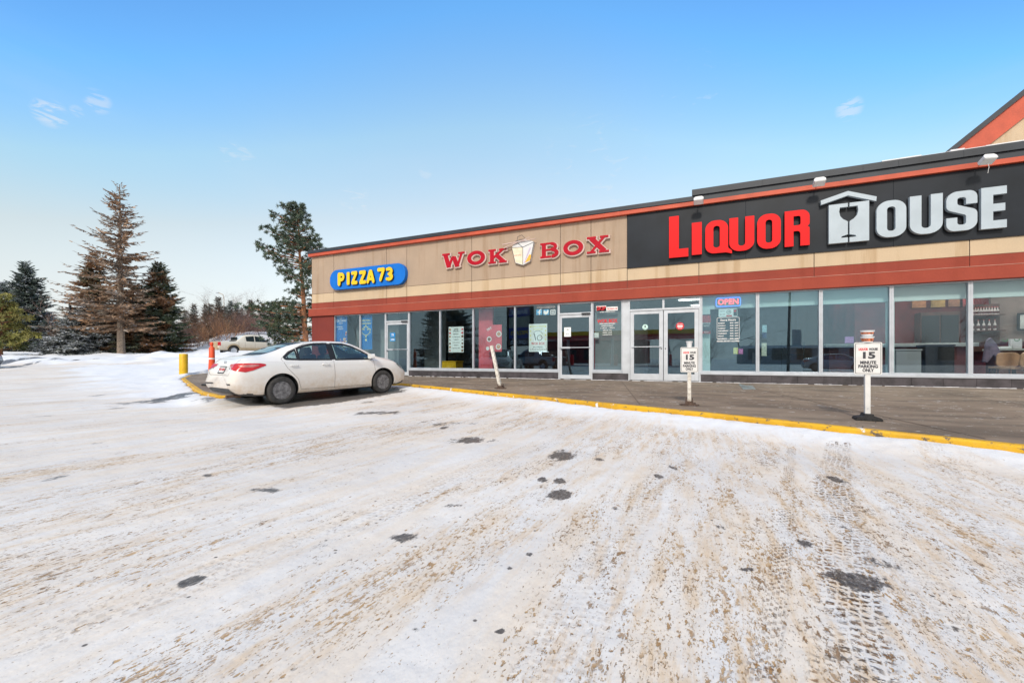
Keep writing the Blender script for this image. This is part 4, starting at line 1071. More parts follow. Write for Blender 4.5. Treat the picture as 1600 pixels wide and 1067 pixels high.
# red poster with round dishes
o, x0, x1, z0, z1 = board('poster', 759, 784, 507.5, 549.5, 'pink', 'red poster with three round dishes behind the leaning post', 'poster')
w = x1 - x0
blobs(o, 'plates', [M['txw']], [(x0 + w * .22, z0 + .46, .10, 0), (x0 + w * .82, z0 + .64, .11, 0), (x0 + w * .80, z0 + .18, .11, 0), (x0 + w * .12, z0 + .12, .07, 0)])
blobs(o, 'dish_pictures', dish, [(x0 + w * .22, z0 + .46, .065, 0), (x0 + w * .82, z0 + .64, .075, 1), (x0 + w * .80, z0 + .18, .075, 1)], YP - .003)
text('lettering', 'TRY', x0 + w * .2, z1 - .14, YP - .003, .12, M['txw'], o, .004, M=FM(x0 + w * .22, z1 - .15, YP - .003, .5))
# white line-art poster
o, x0, x1, z0, z1 = board('poster', 826.5, 855, 506, 549.5, 'paper', 'white hand-drawn poster below the social media icons', 'poster')
w = x1 - x0; cxp = (x0 + x1) / 2; hh_ = z1 - z0
lines(o, [('FRESH FRIED', cxp, z1 - .09, w * .8, .07, 'txy'), ('NOODLES', cxp, z1 - .19, w * .5, .07, 'txy'), ('WOK BOX', cxp, z0 + .28, w * .74, .13, 'txr'), ('EAT FRESH', cxp, z0 + .16, w * .5, .06, 'txt')])
b = MB(); cz_ = z0 + hh_ * .57
b.prism(arcp(cxp + .06, cz_ - .07, .09, .09, .02, 0, 180), 0, .001, FM(0, 0, YP - .001)); b.prism(arcp(cxp + .06, cz_ - .07, .09, .09, .02, 180, 360), 0, .001, FM(0, 0, YP - .001))
b.prism(cap(cxp - .13, cz_ + .06, cxp - .09, cz_ - .14, .03), 0, .0014, FM(0, 0, YP - .001)); b.prism(arcp(cxp, cz_ + .05, .16, .13, .012, 0, 180), 0, .0017, FM(0, 0, YP - .001))
for k in range(10): b.prism(cap(x0 + .05 + k * w / 10.6, z0 + .06, x0 + .08 + k * w / 10.6, z0 + .09 + .02 * (k % 2), .014), 0, .001, FM(0, 0, YP - .001))
b.build('line_drawing', M['txt'], o)
b = MB()
for k in range(8): b.prism(circ(x0 + .06 + (k % 2) * (w - .12), z0 + .42 + (k // 2) * .15, .03, 10), 0, .001, FM(0, 0, YP - .001))
b.build('yellow_dots', M['txy'], o)
# social icons
ib = pm('sky blue sticker', (.10, .42, .72), .4)
for px, s in ((842.5, 'f'), (853.5, 'bird'), (864, 'cam')):
    o, x0, x1, z0, z1 = board('window_sticker', px - 4.6, px + 4.6, 483.5, 492, ib if s != 'cam' else M['greyw'], {'f': 'light blue square icon with a letter f on the glass, leftmost of three', 'bird': 'light blue square icon with a bird on the glass, middle of three', 'cam': 'grey square icon with a camera outline on the glass, rightmost of three'}[s], 'sticker', .095)
    cxp, cz_ = (x0 + x1) / 2, (z0 + z1) / 2; s_ = x1 - x0; b = MB(); Mx = FM(0, 0, .094)
    if s == 'f': b.prism(cap(cxp + .01, cz_ - s_ * .36, cxp + .01, cz_ + s_ * .15, .04), 0, .002, Mx); b.prism(arcp(cxp + .055, cz_ + s_ * .15, .045, .05, .04, 70, 180, 8), 0, .0024, Mx); b.prism(cap(cxp - .05, cz_, cxp + .06, cz_, .03), 0, .0028, Mx)
    elif s == 'bird': b.prism([(cxp - .1, cz_ - .04), (cxp - .02, cz_ - .09), (cxp + .06, cz_ - .05), (cxp + .09, cz_ + .04), (cxp + .05, cz_ + .08), (cxp + .01, cz_ + .02), (cxp - .09, cz_ + .07)], 0, .002, Mx)
    else:
        b.prism(rrect(cxp - s_ * .42, cz_ - s_ * .42, cxp + s_ * .42, cz_ + s_ * .42, .03), 0, .002, Mx, [rrect(cxp - s_ * .33, cz_ - s_ * .33, cxp + s_ * .33, cz_ + s_ * .33, .025)])
        b.prism(circ(cxp, cz_, s_ * .2, 16), 0, .002, Mx, [circ(cxp, cz_, s_ * .12, 16)])
    b.build('icon', M['txw'], o)
x0 = fx(853, .09); tx = text('window_lettering', 'WWW.WOKBOX.CA', x0, fz(853, 480, .09), .082, .1, M['txw'], None, .002, width=fx(868, .09) - fx(839, .09)); tag(tx, 'thin white web address above the three square icons', 'lettering')
# paper notice on the single door, neon circle reflections are left to the glass
o, x0, x1, z0, z1 = board('door_notice', 881.5, 892, 511.5, 526, 'paper', 'white paper notice taped inside the single glass door', 'notice', .0575)
text('lettering', '19', (x0 + x1) / 2, z1 - .08, .054, .07, M['txt'], o, .002); text('lettering', 'ask us', (x0 + x1) / 2, z0 + .1, .054, .05, M['txt'], o)
# vinyl lettering on the narrow window
V_ = empty('window_lettering', (fx(948), .08, 1.4), 0, 'red and white vinyl lettering on the narrow window left of double doors', 'lettering')
sk = MB(); sk.box(fx(931.0), fx(964.6), .0815, .083, fz(948, 485.2), fz(948, 479.2)); sk.build('white_strip', M['txw'], V_)
text('lettering', 'SKIP', fx(938.5), fz(938, 481.6), .0805, .17, M['txr'], V_, .006, width=fx(946) - fx(931.6)); 
sk = MB(); sk.box(fx(930.6), fx(946.4), .0815, .0833, fz(938, 485.6), fz(938, 477.5)); sk.build('white_strip', M['txw'], V_)
text('lettering', 'THE DISHES.COM', fx(955.5), fz(955, 482.2), .0805, .07, M['txr'], V_, .002, width=fx(963.8) - fx(947.6))
text('lettering', 'order online now', fx(948), fz(948, 486.6), .0815, .05, M['txw'], V_, .001, width=fx(960) - fx(936))
text('lettering', 'WOK BOX', fx(948), fz(948, 501.5), .0815, .16, M['txr'], V_, .006, width=fx(964) - fx(932))
for k, (s, wd) in enumerate((('FRESH ASIAN KITCHEN', 24), ('OPEN DAILY', 19), ('11AM - 9PM', 22), ('dine in', 14), ('take out', 15), ('catering', 15))):
    text('lettering', s, fx(948), fz(948, 505.5 + k * 3.4), .0815, .05, M['txw'], V_, .001, width=fx(948 + wd / 2) - fx(948 - wd / 2))
o, x0, x1, z0, z1 = board('window_sticker', 928.5, 935.5, 520, 527.5, 'txw', 'small blank white sticker low on the narrow lettered window', 'sticker', .0975)
# round decals on the double doors
b = MB(); x_, z_ = fx(1008, .05), fz(1008, 511, .05); b.prism(circ(x_, z_, .085, 28), 0, .002, FM(0, 0, .058)); o = b.build('door_sticker', pm('mint decal', (.55, .78, .72), .5)); tag(o, 'round mint green decal on the left leaf of double doors', 'sticker')
b = MB(); b.prism(circ(x_, z_ + .02, .022, 12, .03), 0, .001, FM(0, 0, .0555)); b.prism(cap(x_, z_ - .02, x_, z_ + .0, .012), 0, .0013, FM(0, 0, .0555)); b.build('tree_mark', M['txt'], o); text('lettering', 'THANK YOU', x_, z_ - .05, .0545, .025, M['txt'], o)
b = MB(); x_, z_ = fx(1062.5, .05), fz(1062, 509.5, .05); b.prism(circ(x_, z_, .115, 28), 0, .002, FM(0, 0, .058)); o = b.build('door_sticker', M['txr']); tag(o, 'round red stop decal on the right leaf of double doors', 'sticker')
b = MB(); b.box(x_ - .075, x_ + .075, .0545, .0555, z_ - .025, z_ + .02); b.build('white_bar', M['txw'], o)
text('lettering', 'DO NOT', x_, z_ + .055, .0545, .036, M['txw'], o, .001); text('lettering', 'ENTER', x_, z_ - .06, .0545, .036, M['txw'], o, .001); 
# product poster, small signs, hours panel and neon in the first wide window
o, x0, x1, z0, z1 = board('poster', 1097, 1110.5, 491, 521.5, pm('dark poster', (.06, .05, .07), .4), 'narrow dark poster with red food pictures at the left edge of first wide window', 'poster', .12)
w = x1 - x0; h_ = z1 - z0
b = MB(); b.box(x0, x1, .117, .119, z0, z0 + h_ * .14); b.box(x0, x1, .117, .119, z1 - h_ * .42, z1 - h_ * .05); b.build('red_band', pm('poster red', (.40, .05, .06), .5, 0, .6, 25), o)
lines(o, [('FLAVOUR', (x0 + x1) / 2, z1 - h_ * .47, w * .9, .05, 'txw'), ('TASTE IT', (x0 + x1) / 2, z0 + h_ * .40, w * .7, .07, 'txw'), ('NEW', (x0 + x1) / 2, z0 + h_ * .07, w * .5, .05, 'txw')], .118)
o, x0, x1, z0, z1 = board('window_notice', 1122.8, 1152, 482.5, 495, 'paper', 'white strip of three small notices above the hours panel', 'notice', .097)
w = x1 - x0; b = MB(); b.prism(circ(x0 + w * .55, z0 + .14, .06, 18), 0, .001, FM(0, 0, .0965), [circ(x0 + w * .55, z0 + .14, .048, 18)]); b.box(x0 + w * .8, x1 - .01, .095, .0965, z0 + .02, z1 - .02); b.build('black_marks', M['txt'], o)
b = MB(); b.box(x0 + w * .42, x0 + w * .72, .0945, .0965, z0 + .01, z0 + .05); b.box(x0 + w * .82, x1 - .03, .0935, .0945, z1 - .1, z1 - .04); b.build('red_marks', M['txr'], o)
text('lettering', '19', x0 + w * .55, z0 + .14, .0948, .06, M['txt'], o, .002); text('lettering', 'NOTICE', x0 + w * .2, z0 + .17, .0948, .035, M['txt'], o); text('lettering', '18+ I.D.', x0 + w * .2, z0 + .07, .0948, .045, M['txt'], o)
HP = empty('opening_hours', (fx(1138), .08, 1.2), 0, 'white outlined opening hours lettering on the first wide window', 'lettering')
x0, x1 = fx(1120.3), fx(1155.8); z0, z1 = fz(1138, 530.2), fz(1138, 495.5)
b = MB(); b.prism(rrect(x0, z0, x1, z1, .04), 0, .002, FM(0, 0, .083), [rrect(x0 + .008, z0 + .008, x1 - .008, z1 - .008, .035)]); b.build('outline', M['txw'], HP)
text('lettering', 'Store Hours', (x0 + x1) / 2, z1 - .075, .081, .085, M['txw'], HP, .0015, width=(x1 - x0) * .68)
for k, d_ in enumerate(('SUNDAY', 'MONDAY', 'TUESDAY', 'WEDNESDAY', 'THURSDAY', 'FRIDAY', 'SATURDAY')):
    zz = z1 - .165 - k * .075
    text('lettering', d_, x0 + .03, zz, .081, .045, M['txw'], HP, .0015, 1.0, align='LEFT'); text('lettering', '9AM - 2AM', x1 - .03, zz, .081, .045, M['txw'], HP, .0015, align='RIGHT')
text('lettering', 'MINORS ARE NOT ALLOWED', (x0 + x1) / 2, z0 - .05, .081, .05, M['txw'], HP, .002, width=(x1 - x0) * 1.0)
NE = empty('neon_sign', (fx(1138), .16, 2.2), 0, 'lit neon open sign, red letters in a blue border', 'neon sign')
x0, x1 = fx(1119, .16), fx(1157, .16); z0, z1 = fz(1138, 478.5, .16), fz(1138, 465.3, .16)
rp = rrect(x0, z0, x1, z1, .05, 4)
b = MB(); b.tube([(p[0], .15, p[1]) for p in rp + rp[:1]], .012, 8); b.build('blue_tube', M['neonb'], NE)
text('lettering', 'OPEN', (x0 + x1) / 2, (z0 + z1) / 2, .15, .22, M['neonr'], NE, .004, ext=.006, width=(x1 - x0) * .84)
b = MB(); b.box(x0, x1, .17, .18, z0, z1); b.build('backing', M['cglassd'], NE)
# small bright stickers inside
for px0, px1, py0, py1, c_, lab in ((1146, 1153, 543, 553, (.75, .70, .25), 'small yellow card low inside the first wide window'), (1154, 1161, 545, 553, (.75, .25, .55), 'small pink card low inside the first wide window'), (1191, 1198, 508, 519, (.35, .55, .65), 'pale blue card at the left edge of the second wide window'), (1191, 1198, 520, 528, (.02, .05, .16), 'navy card with white mark under a pale blue card'), (1190, 1198, 536, 556, (.62, .62, .50), 'tall pale card low at the left edge of the second wide window'), (1320, 1334, 526, 536, (.45, .2, .5), 'multicoloured card inside the third wide window left of the sign'), (1180, 1183, 499, 535, (.6, .8, .6), 'narrow green strip card beside the first wide mullion')):
    o, *_ = board('window_card', px0, px1, py0, py1, pm(lab[:18], c_, .5, 0, .35, 30), lab, 'card', .3)

# ------------------------------------------------------------------ parking signs on the pavement
def psign(px, py, top_py, rot, cup, lab, base='rubber', plate=True, lean=None, pw=.30, ph=.46):
    z = -.1
    for _ in range(20):
        x, y = ground_pt(px, py, z); z = float(swz(x, y))
    Z = depth(x, y); s = F / Z
    e = empty('parking_sign' if plate else 'leaning_post', (x, y, z), rot, lab, 'sign' if plate else 'post', 'sign posts standing along the kerb')
    H = (py - top_py) / s
    m_ = Matrix.Identity(4)
    if lean: m_ = Matrix.Rotation(lean, 4, 'Y')
    w = .032 if plate else .04
    p = MB(); p.box(-w, w, -w, w, .03, H, M=m_); p.build('post', M['wpaint'] if base == 'rubber' else M['dwhite'], e, world=False, bevel=.006)
    b = MB()
    if base == 'rubber':
        out_ = fillet([(-.17, 0, .03), (.17, 0, .03), (.13, .045, .02), (.06, .06, .02), (.045, .095, .01), (-.045, .095, .01), (-.06, .06, .02), (-.13, .045, .02)], 4)
        b.prism(out_, -.11, .11, Matrix.Rotation(R(90), 4, 'X'))
        for k in range(-3, 4):
            if k: b.box(k * .045 - .008, k * .045 + .008, -.118, .118, .01, .035)
        b.build('base', M['rubber'], e, world=False, bevel=.005)
    else:
        b.prism(circ(0, 0, .17, 16, .13), 0, .018); b.prism(circ(.03, .01, .08, 9, .07), .016, .05); b.box(-.05, .05, -.05, .05, .018, .08)
        for k in range(4): b.tube([(.06 * (1 if k % 2 else -1), .06 * (1 if k < 2 else -1), .02), (.05 * (1 if k % 2 else -1), .045 * (1 if k < 2 else -1), .13)], .012, 5)
        b.build('base', M['rust'], e, world=False, bevel=.004)
    if base == 'rubber':
        b = MB(); b.lathe([(.008, 0), (.008, .006), (0, .007)], 8, Matrix.Translation((0, -w, .17)) @ Matrix.Rotation(R(90), 4, 'X')); b.build('bolt', M['alu'], e, world=False)
    if plate:
        zt = H - (0.0); zc = zt - ph / 2 + .0
        b = MB(); b.prism(rrect(-pw / 2, zc - ph / 2, pw / 2, zc + ph / 2, .02), 0, .006, FM(0, 0, -w - .001)); o = b.build('sign_plate', M['wpaint'], e, world=False)
        ORG[o.name] = Vector((0, 0, 0)); y_ = -w - .008
        def tx(s_, xx, zz, sz, m__, wd): 
            t_ = text_mesh(s_, sz, sz * .045, .0006); ww = max(v.co.x for v in t_.vertices) - min(v.co.x for v in t_.vertices)
            t_.transform(Matrix.Diagonal((wd / ww, 1, 1, 1))); t_.transform(FM(xx, zz, y_ - .0008)); t_.materials.clear()
            link_mesh('lettering', t_, M[m__], o)
        b = MB(); b.prism(rrect(-pw / 2 + .012, zc - ph / 2 + .012, pw / 2 - .012, zc + ph / 2 - .012, .015), 0, .001, FM(0, 0, y_ + .001), [rrect(-pw / 2 + .018, zc - ph / 2 + .018, pw / 2 - .018, zc + ph / 2 - .018, .012)]); b.build('border', M['txt'], o, world=False)
        tx('LIQUOR', -.055, zc + ph * .285, .045, 'txr', .105); tx('HOUSE', .06, zc + ph * .285, .045, 'txt', .095)
        tx('15', 0, zc + ph * .09, .125, 'txt', .14)
        tx('MINUTE', 0, zc - ph * .13, .06, 'txt', .18); tx('PARKING', 0, zc - ph * .25, .06, 'txt', .22); tx('ONLY', 0, zc - ph * .37, .06, 'txt', .13)
    if cup == 'cup':
        b = MB(); b.lathe([(.040, H), (.048, H + .07), (.058, H + .10), (.062, H + .105), (.058, H + .11), (.036, H + .02), (0, H + .02)], 18)
        c_ = b.build('takeout_cup', M['wplas']); c_.data.transform(Matrix.Translation(Vector(c_.location))); c_.location = (x, y, z); c_.rotation_euler = (0, 0, rot)
        tag(c_, 'white paper cup left on top of the middle parking sign', 'cup')
        c_.data.transform(Matrix.Translation((0, 0, -H))); c_.location.z = z + H
    if cup == 'bowl':
        for k, (r_, m__, lb) in enumerate(((.075, 'orangep', 'food tub with orange band resting on the nearest parking sign'), (.078, 'wplas', 'white lidded food tub on top of another tub on the nearest sign'))):
            b = MB(); b.lathe([(.06, 0), (r_, .065), (r_ + .006, .07), (r_ + .006, .082), (0, .084)], 20); c_ = b.build('food_tub', M['wplas']); c_.location = (x, y, z + H + .002 + k * .088); c_.rotation_euler = (R(2), 0, 0)
            ORG[c_.name] = Vector((0, 0, 0)); tag(c_, lb, 'tub')
            b = MB(); b.lathe([(.0635, .014), (r_ - .002, .055)], 20); q = b.build('printed_band', pm('tub print %d' % k, (.55, .15, .06), .5, 0, .9, 50), c_, world=False)
    return e
psign(1355, 656, 535 - 0, R(-3) + 0.0, 'bowl', 'nearest parking sign on black rubber base with two food tubs on top', 'rubber', pw=.315)
psign(1077, 633, 542.5, R(2), 'cup', 'parking sign with a white cup on top before the double doors', 'rust', pw=.30)
psign(782, 607, 538, R(0), None, 'scuffed white post leaning left with no plate, farthest of the kerb posts', 'rust', plate=False, lean=R(-13))
# ------------------------------------------------------------------ vehicles
M['dkglass'] = pm('tinted truck glass', (.02, .03, .035), .08, 0, .2, 3, spec=.5)
def crom(P, n):
    P = np.asarray(P, float); m = len(P); out = []
    for i in range(m - 1):
        p0 = P[i - 1] if i > 0 else 2 * P[0] - P[1]; p1, p2 = P[i], P[i + 1]; p3 = P[i + 2] if i + 2 < m else 2 * P[-1] - P[-2]
        for k in range(n):
            t = k / n
            out.append(.5 * ((2 * p1) + (-p0 + p2) * t + (2 * p0 - 5 * p1 + 4 * p2 - p3) * t * t + (-p0 + 3 * p1 - 3 * p2 + p3) * t ** 3))
    out.append(P[-1]); return np.array(out)
def paint_mat(name, c, dirt, z0=.15, z1=.75, amt=.85):
    m, nt, b = newmat(name)
    v = coords(nt); s = nt.nodes.new('ShaderNodeSeparateXYZ'); nt.links.new(v, s.inputs[0])
    h = ramp(nt, mth(nt, 'ADD', s.outputs[2], mth(nt, 'MULTIPLY', noise(nt, v, 2.5, 5), .35)), z1 + .17, z0 + .17)
    f = mth(nt, 'MULTIPLY', h, ramp(nt, noise(nt, v, 7, 6, .7), .2, .75, .35, 1.0))
    nt.links.new(mixc(nt, mth(nt, 'MULTIPLY', f, amt), c, dirt), b.inputs['Base Color'])
    nt.links.new(ramp(nt, f, 0, 1, .20, .75), b.inputs['Roughness'])
    b.inputs['Coat Weight'].default_value = .5; b.inputs['Coat Roughness'].default_value = .08
    return m
M['tyre'] = pm('dusty tyre rubber', (.036, .034, .033), .8, 0, .35, 9, bmp=.2)
M['rim'] = pm('dark steel wheel', (.17, .165, .17), .4, .4, .5, 14)
M['well'] = pm('dark wheel well', (.012, .012, .013), .9)
M['plasd'] = pm('dark bumper plastic', (.035, .035, .038), .6, 0, .3, 8)
M['lampr'] = pm('red tail lamp', (.50, .004, .008), .2, 0, .15, 9, coat=.3)
M['lampw'] = pm('clear lamp lens', (.50, .16, .14), .2, 0, .3, 6, coat=1.0)
M['lamph'] = pm('head lamp lens', (.35, .36, .34), .08, .3, .3, 10, coat=1.0)
M['seatd'] = pm('charcoal seat cloth', (.09, .095, .10), .9)
M['plate'] = pm('number plate', (.62, .60, .60), .4)

def shell(stn, warp, nu=5, nv=4):
    # station: x zb w zw zbelt wbelt zt wtop zedge
    st = crom(np.array(stn), nu)
    secs = []
    for x, zb, w, zw, zbe, wbe, zt, wt, ze in st:
        zbe = min(zbe, zt - .02)
        P = [(0, zb), (.55 * w, zb), (.86 * w, zb + .01), (.955 * w, zb + .07), (.985 * w, zb + .5 * (zw - zb)), (w, zw), (.988 * w, zw + .6 * (zbe - zw)), (wbe + (w - wbe) * .35, zbe - .012), (wbe, zbe + .012), (wbe + (wt - wbe) * .5 + .012, zbe + (ze - zbe) * .52), (wt, ze), (wt * .80, ze + (zt - ze) * .62), (wt * .42, ze + (zt - ze) * .93), (0, zt)]
        c = crom(P, nv); secs.append((x, c))
    V = []; nvv = len(secs[0][1])
    for x, c in secs:
        for y, z in c: V.append((x, y, z))
        for y, z in c[-2:0:-1]: V.append((x, -y, z))
    m = 2 * nvv - 2; n = len(secs)
    V = [warp(Vector(v)) for v in V]
    Fs = [(i * m + k, (i + 1) * m + k, (i + 1) * m + (k + 1) % m, i * m + (k + 1) % m) for i in range(n - 1) for k in range(m)]
    # end caps: concentric rings in to a point
    for base, s in ((0, 1), ((n - 1) * m, -1)):
        ring = [base + k for k in range(m)]
        c = sum((V[i] for i in ring), Vector()) / m
        prev = ring
        for f_ in (.66, .33):
            new = []
            for i in ring:
                p = c + (V[i] - c) * f_; p.x = V[i].x * f_ + c.x * (1 - f_) - s * .012 * (1 - f_ * f_); V.append(p); new.append(len(V) - 1)
            Fs += [(prev[k], prev[(k + 1) % m], new[(k + 1) % m], new[k]) if s < 0 else (prev[(k + 1) % m], prev[k], new[k], new[(k + 1) % m]) for k in range(m)]
            prev = new
        V.append(c - Vector((s * .014, 0, 0))); ci_ = len(V) - 1
        Fs += [(prev[k], prev[(k + 1) % m], ci_) if s < 0 else (prev[(k + 1) % m], prev[k], ci_) for k in range(m)]
    return V, Fs
def bool_cut(V, Fs, mats, cutters):
    me = bpy.data.meshes.new('b'); me.from_pydata([tuple(v) for v in V], [], Fs); 
    bm = bmesh.new(); bm.from_mesh(me); bmesh.ops.recalc_face_normals(bm, faces=bm.faces); bm.to_mesh(me); bm.free()
    for m_ in mats: me.materials.append(m_)
    o = bpy.data.objects.new('b', me); col.objects.link(o)
    cs = []
    for mb in cutters:
        cm = bpy.data.meshes.new('c'); cm.from_pydata(mb.v, [], mb.f)
        bm = bmesh.new(); bm.from_mesh(cm); bmesh.ops.recalc_face_normals(bm, faces=bm.faces); bm.to_mesh(cm); bm.free()
        cm.materials.append(mats[-1])
        c = bpy.data.objects.new('c', cm); col.objects.link(c); cs.append(c)
        md = o.modifiers.new('x', 'BOOLEAN'); md.operation = 'DIFFERENCE'; md.object = c; md.solver = 'EXACT'
        if hasattr(md, 'material_mode'): md.material_mode = 'TRANSFER'
    dg = bpy.context.evaluated_depsgraph_get(); dg.update()
    r = bpy.data.meshes.new_from_object(o.evaluated_get(dg))
    for c in cs: bpy.data.objects.remove(c)
    bpy.data.objects.remove(o)
    return r
class Skin:
    """projects outlines drawn in side, rear or top view onto the body shell"""
    def __init__(s, me): s.me = me; bm = bmesh.new(); bm.from_mesh(me); s.t = BVHTree.FromBMesh(bm); bm.free()
    def hit(s, p, view):
        if view[0] == 's': sg = 1 if view == 's+' else -1; o, d = Vector((p[0], sg * 2, p[1])), Vector((0, -sg, 0))
        elif view == 'r': o, d = Vector((-4, p[0], p[1])), Vector((1, 0, 0))
        elif view == 'f': o, d = Vector((4, p[0], p[1])), Vector((-1, 0, 0))
        else: o, d = Vector((p[0], p[1], 3)), Vector((0, 0, -1))
        h, n, i, ds = s.t.ray_cast(o, d)
        if h is None: return None, None
        if n.dot(d) > 0: n = -n
        return h, n
    def patch(s, poly, view, off=.003, grid=.05, holes=()):
        polys = [list(poly)] + [list(h) for h in holes]; flat = [p for q in polys for p in q]
        tri = tessellate_polygon([[Vector((p[0], p[1], 0)) for p in q] for q in polys])
        bm = bmesh.new(); vs = [bm.verts.new((p[0], p[1], 0)) for p in flat]
        for t in tri:
            try: bm.faces.new([vs[i] for i in t])
            except ValueError: pass
        for _ in range(6):
            es = [e for e in bm.edges if e.calc_length() > grid]
            if not es: break
            bmesh.ops.subdivide_edges(bm, edges=es, cuts=1); bmesh.ops.triangulate(bm, faces=bm.faces[:])
        bmesh.ops.beautify_fill(bm, faces=bm.faces[:], edges=[e for e in bm.edges if not e.is_boundary])
        bm.verts.ensure_lookup_table(); last = None; V = []; miss = set()
        for v in bm.verts:
            h, n = s.hit((v.co.x, v.co.y), view)
            if h is None:
                h = last or Vector((0, 0, 0)); n = Vector((0, 0, 0)); miss.add(v.index)
            else: last = h
            V.append(h + n * off)
        Fs = [tuple(v.index for v in f.verts) for f in bm.faces if not any(v.index in miss for v in f.verts)]; bm.free()
        return V, Fs
    def line(s, pts, view, w=.007, off=.0015, step=.04):
        P = densify([tuple(p) for p in pts], step); V = []
        for i, p in enumerate(P):
            a = Vector(P[max(i - 1, 0)]); b = Vector(P[min(i + 1, len(P) - 1)]); t = (b - a).normalized(); q = Vector((-t.y, t.x)) * w / 2
            for sg in (1, -1):
                h, n = s.hit((p[0] + sg * q.x, p[1] + sg * q.y), view)
                if h is None: h, n = Vector((0, 0, 0)) if not V else V[-1], Vector((0, 0, 0))
                V.append(h + n * off)
        return V, [(2 * i, 2 * i + 2, 2 * i + 3, 2 * i + 1) for i in range(len(P) - 1)]
def shrink(poly, d):
    n = len(poly); out = []; A = sum(poly[i - 1][0] * poly[i][1] - poly[i][0] * poly[i - 1][1] for i in range(n)); s = 1 if A > 0 else -1
    for i in range(n):
        p = Vector(poly[i][:2]); a = (p - Vector(poly[i - 1][:2])).normalized(); b = (Vector(poly[(i + 1) % n][:2]) - p).normalized()
        na, nb = Vector((-a.y, a.x)) * s, Vector((-b.y, b.x)) * s; m_ = (na + nb); m_.normalize()
        out.append(tuple(p + m_ * min(d / max(m_.dot(na), .35), d * 2.2)))
    return out
def mirror_v(V): return [Vector((v.x, -v.y, v.z)) for v in V]
def wheel_parts(root, x, y, r, w, style='steel'):
    sg = 1 if y > 0 else -1
    Mx = Matrix.Translation((x, y, r)) @ Matrix.Rotation(R(-90) * sg, 4, 'X')
    t = MB(); hw = w / 2
    t.lathe([(r * .62, -hw), (r * .90, -hw * 1.02), (r * .975, -hw * .86), (r, -hw * .6), (r, hw * .6), (r * .975, hw * .86), (r * .90, hw * 1.02), (r * .80, hw * 1.04), (r * .66, hw * .98), (r * .63, hw * .86), (r * .60, -hw)], 40, Mx, closed=True)
    o = t.build('wheel', M['tyre'], root, world=False, smooth=True); ORG[o.name] = Vector((0, 0, 0))
    q = MB(); f = hw * .86
    q.lathe([(r * .64, f), (r * .655, f + .004), (r * .60, f - .012), (r * .56, f - .05), (r * .50, f - .052), (r * .46, f - .03), (r * .30, f - .022), (r * .22, f - .04), (r * .12, f - .038), (r * .10, f - .012), (0, f - .010)], 40, Mx)
    ro = q.build('rim', M['rim'] if style == 'steel' else M['alu'], o, world=False, smooth=True)
    q = MB(); n = 12 if style == 'steel' else 5
    for k in range(n):
        a = 2 * math.pi * k / n; rr1 = r * (.385 if style == 'steel' else .36); ra = r * (.035 if style == 'steel' else .09)
        q.prism(circ(rr1 * math.cos(a), rr1 * math.sin(a), ra, 10), f - .024, f - .0225 + .001, Mx)
    for k in range(5):
        a = 2 * math.pi * k / 5; q.prism(circ(r * .17 * math.cos(a), r * .17 * math.sin(a), r * .03, 8), f - .037, f - .030, Mx)
    q.build('rim_holes', M['well'], o, world=False)

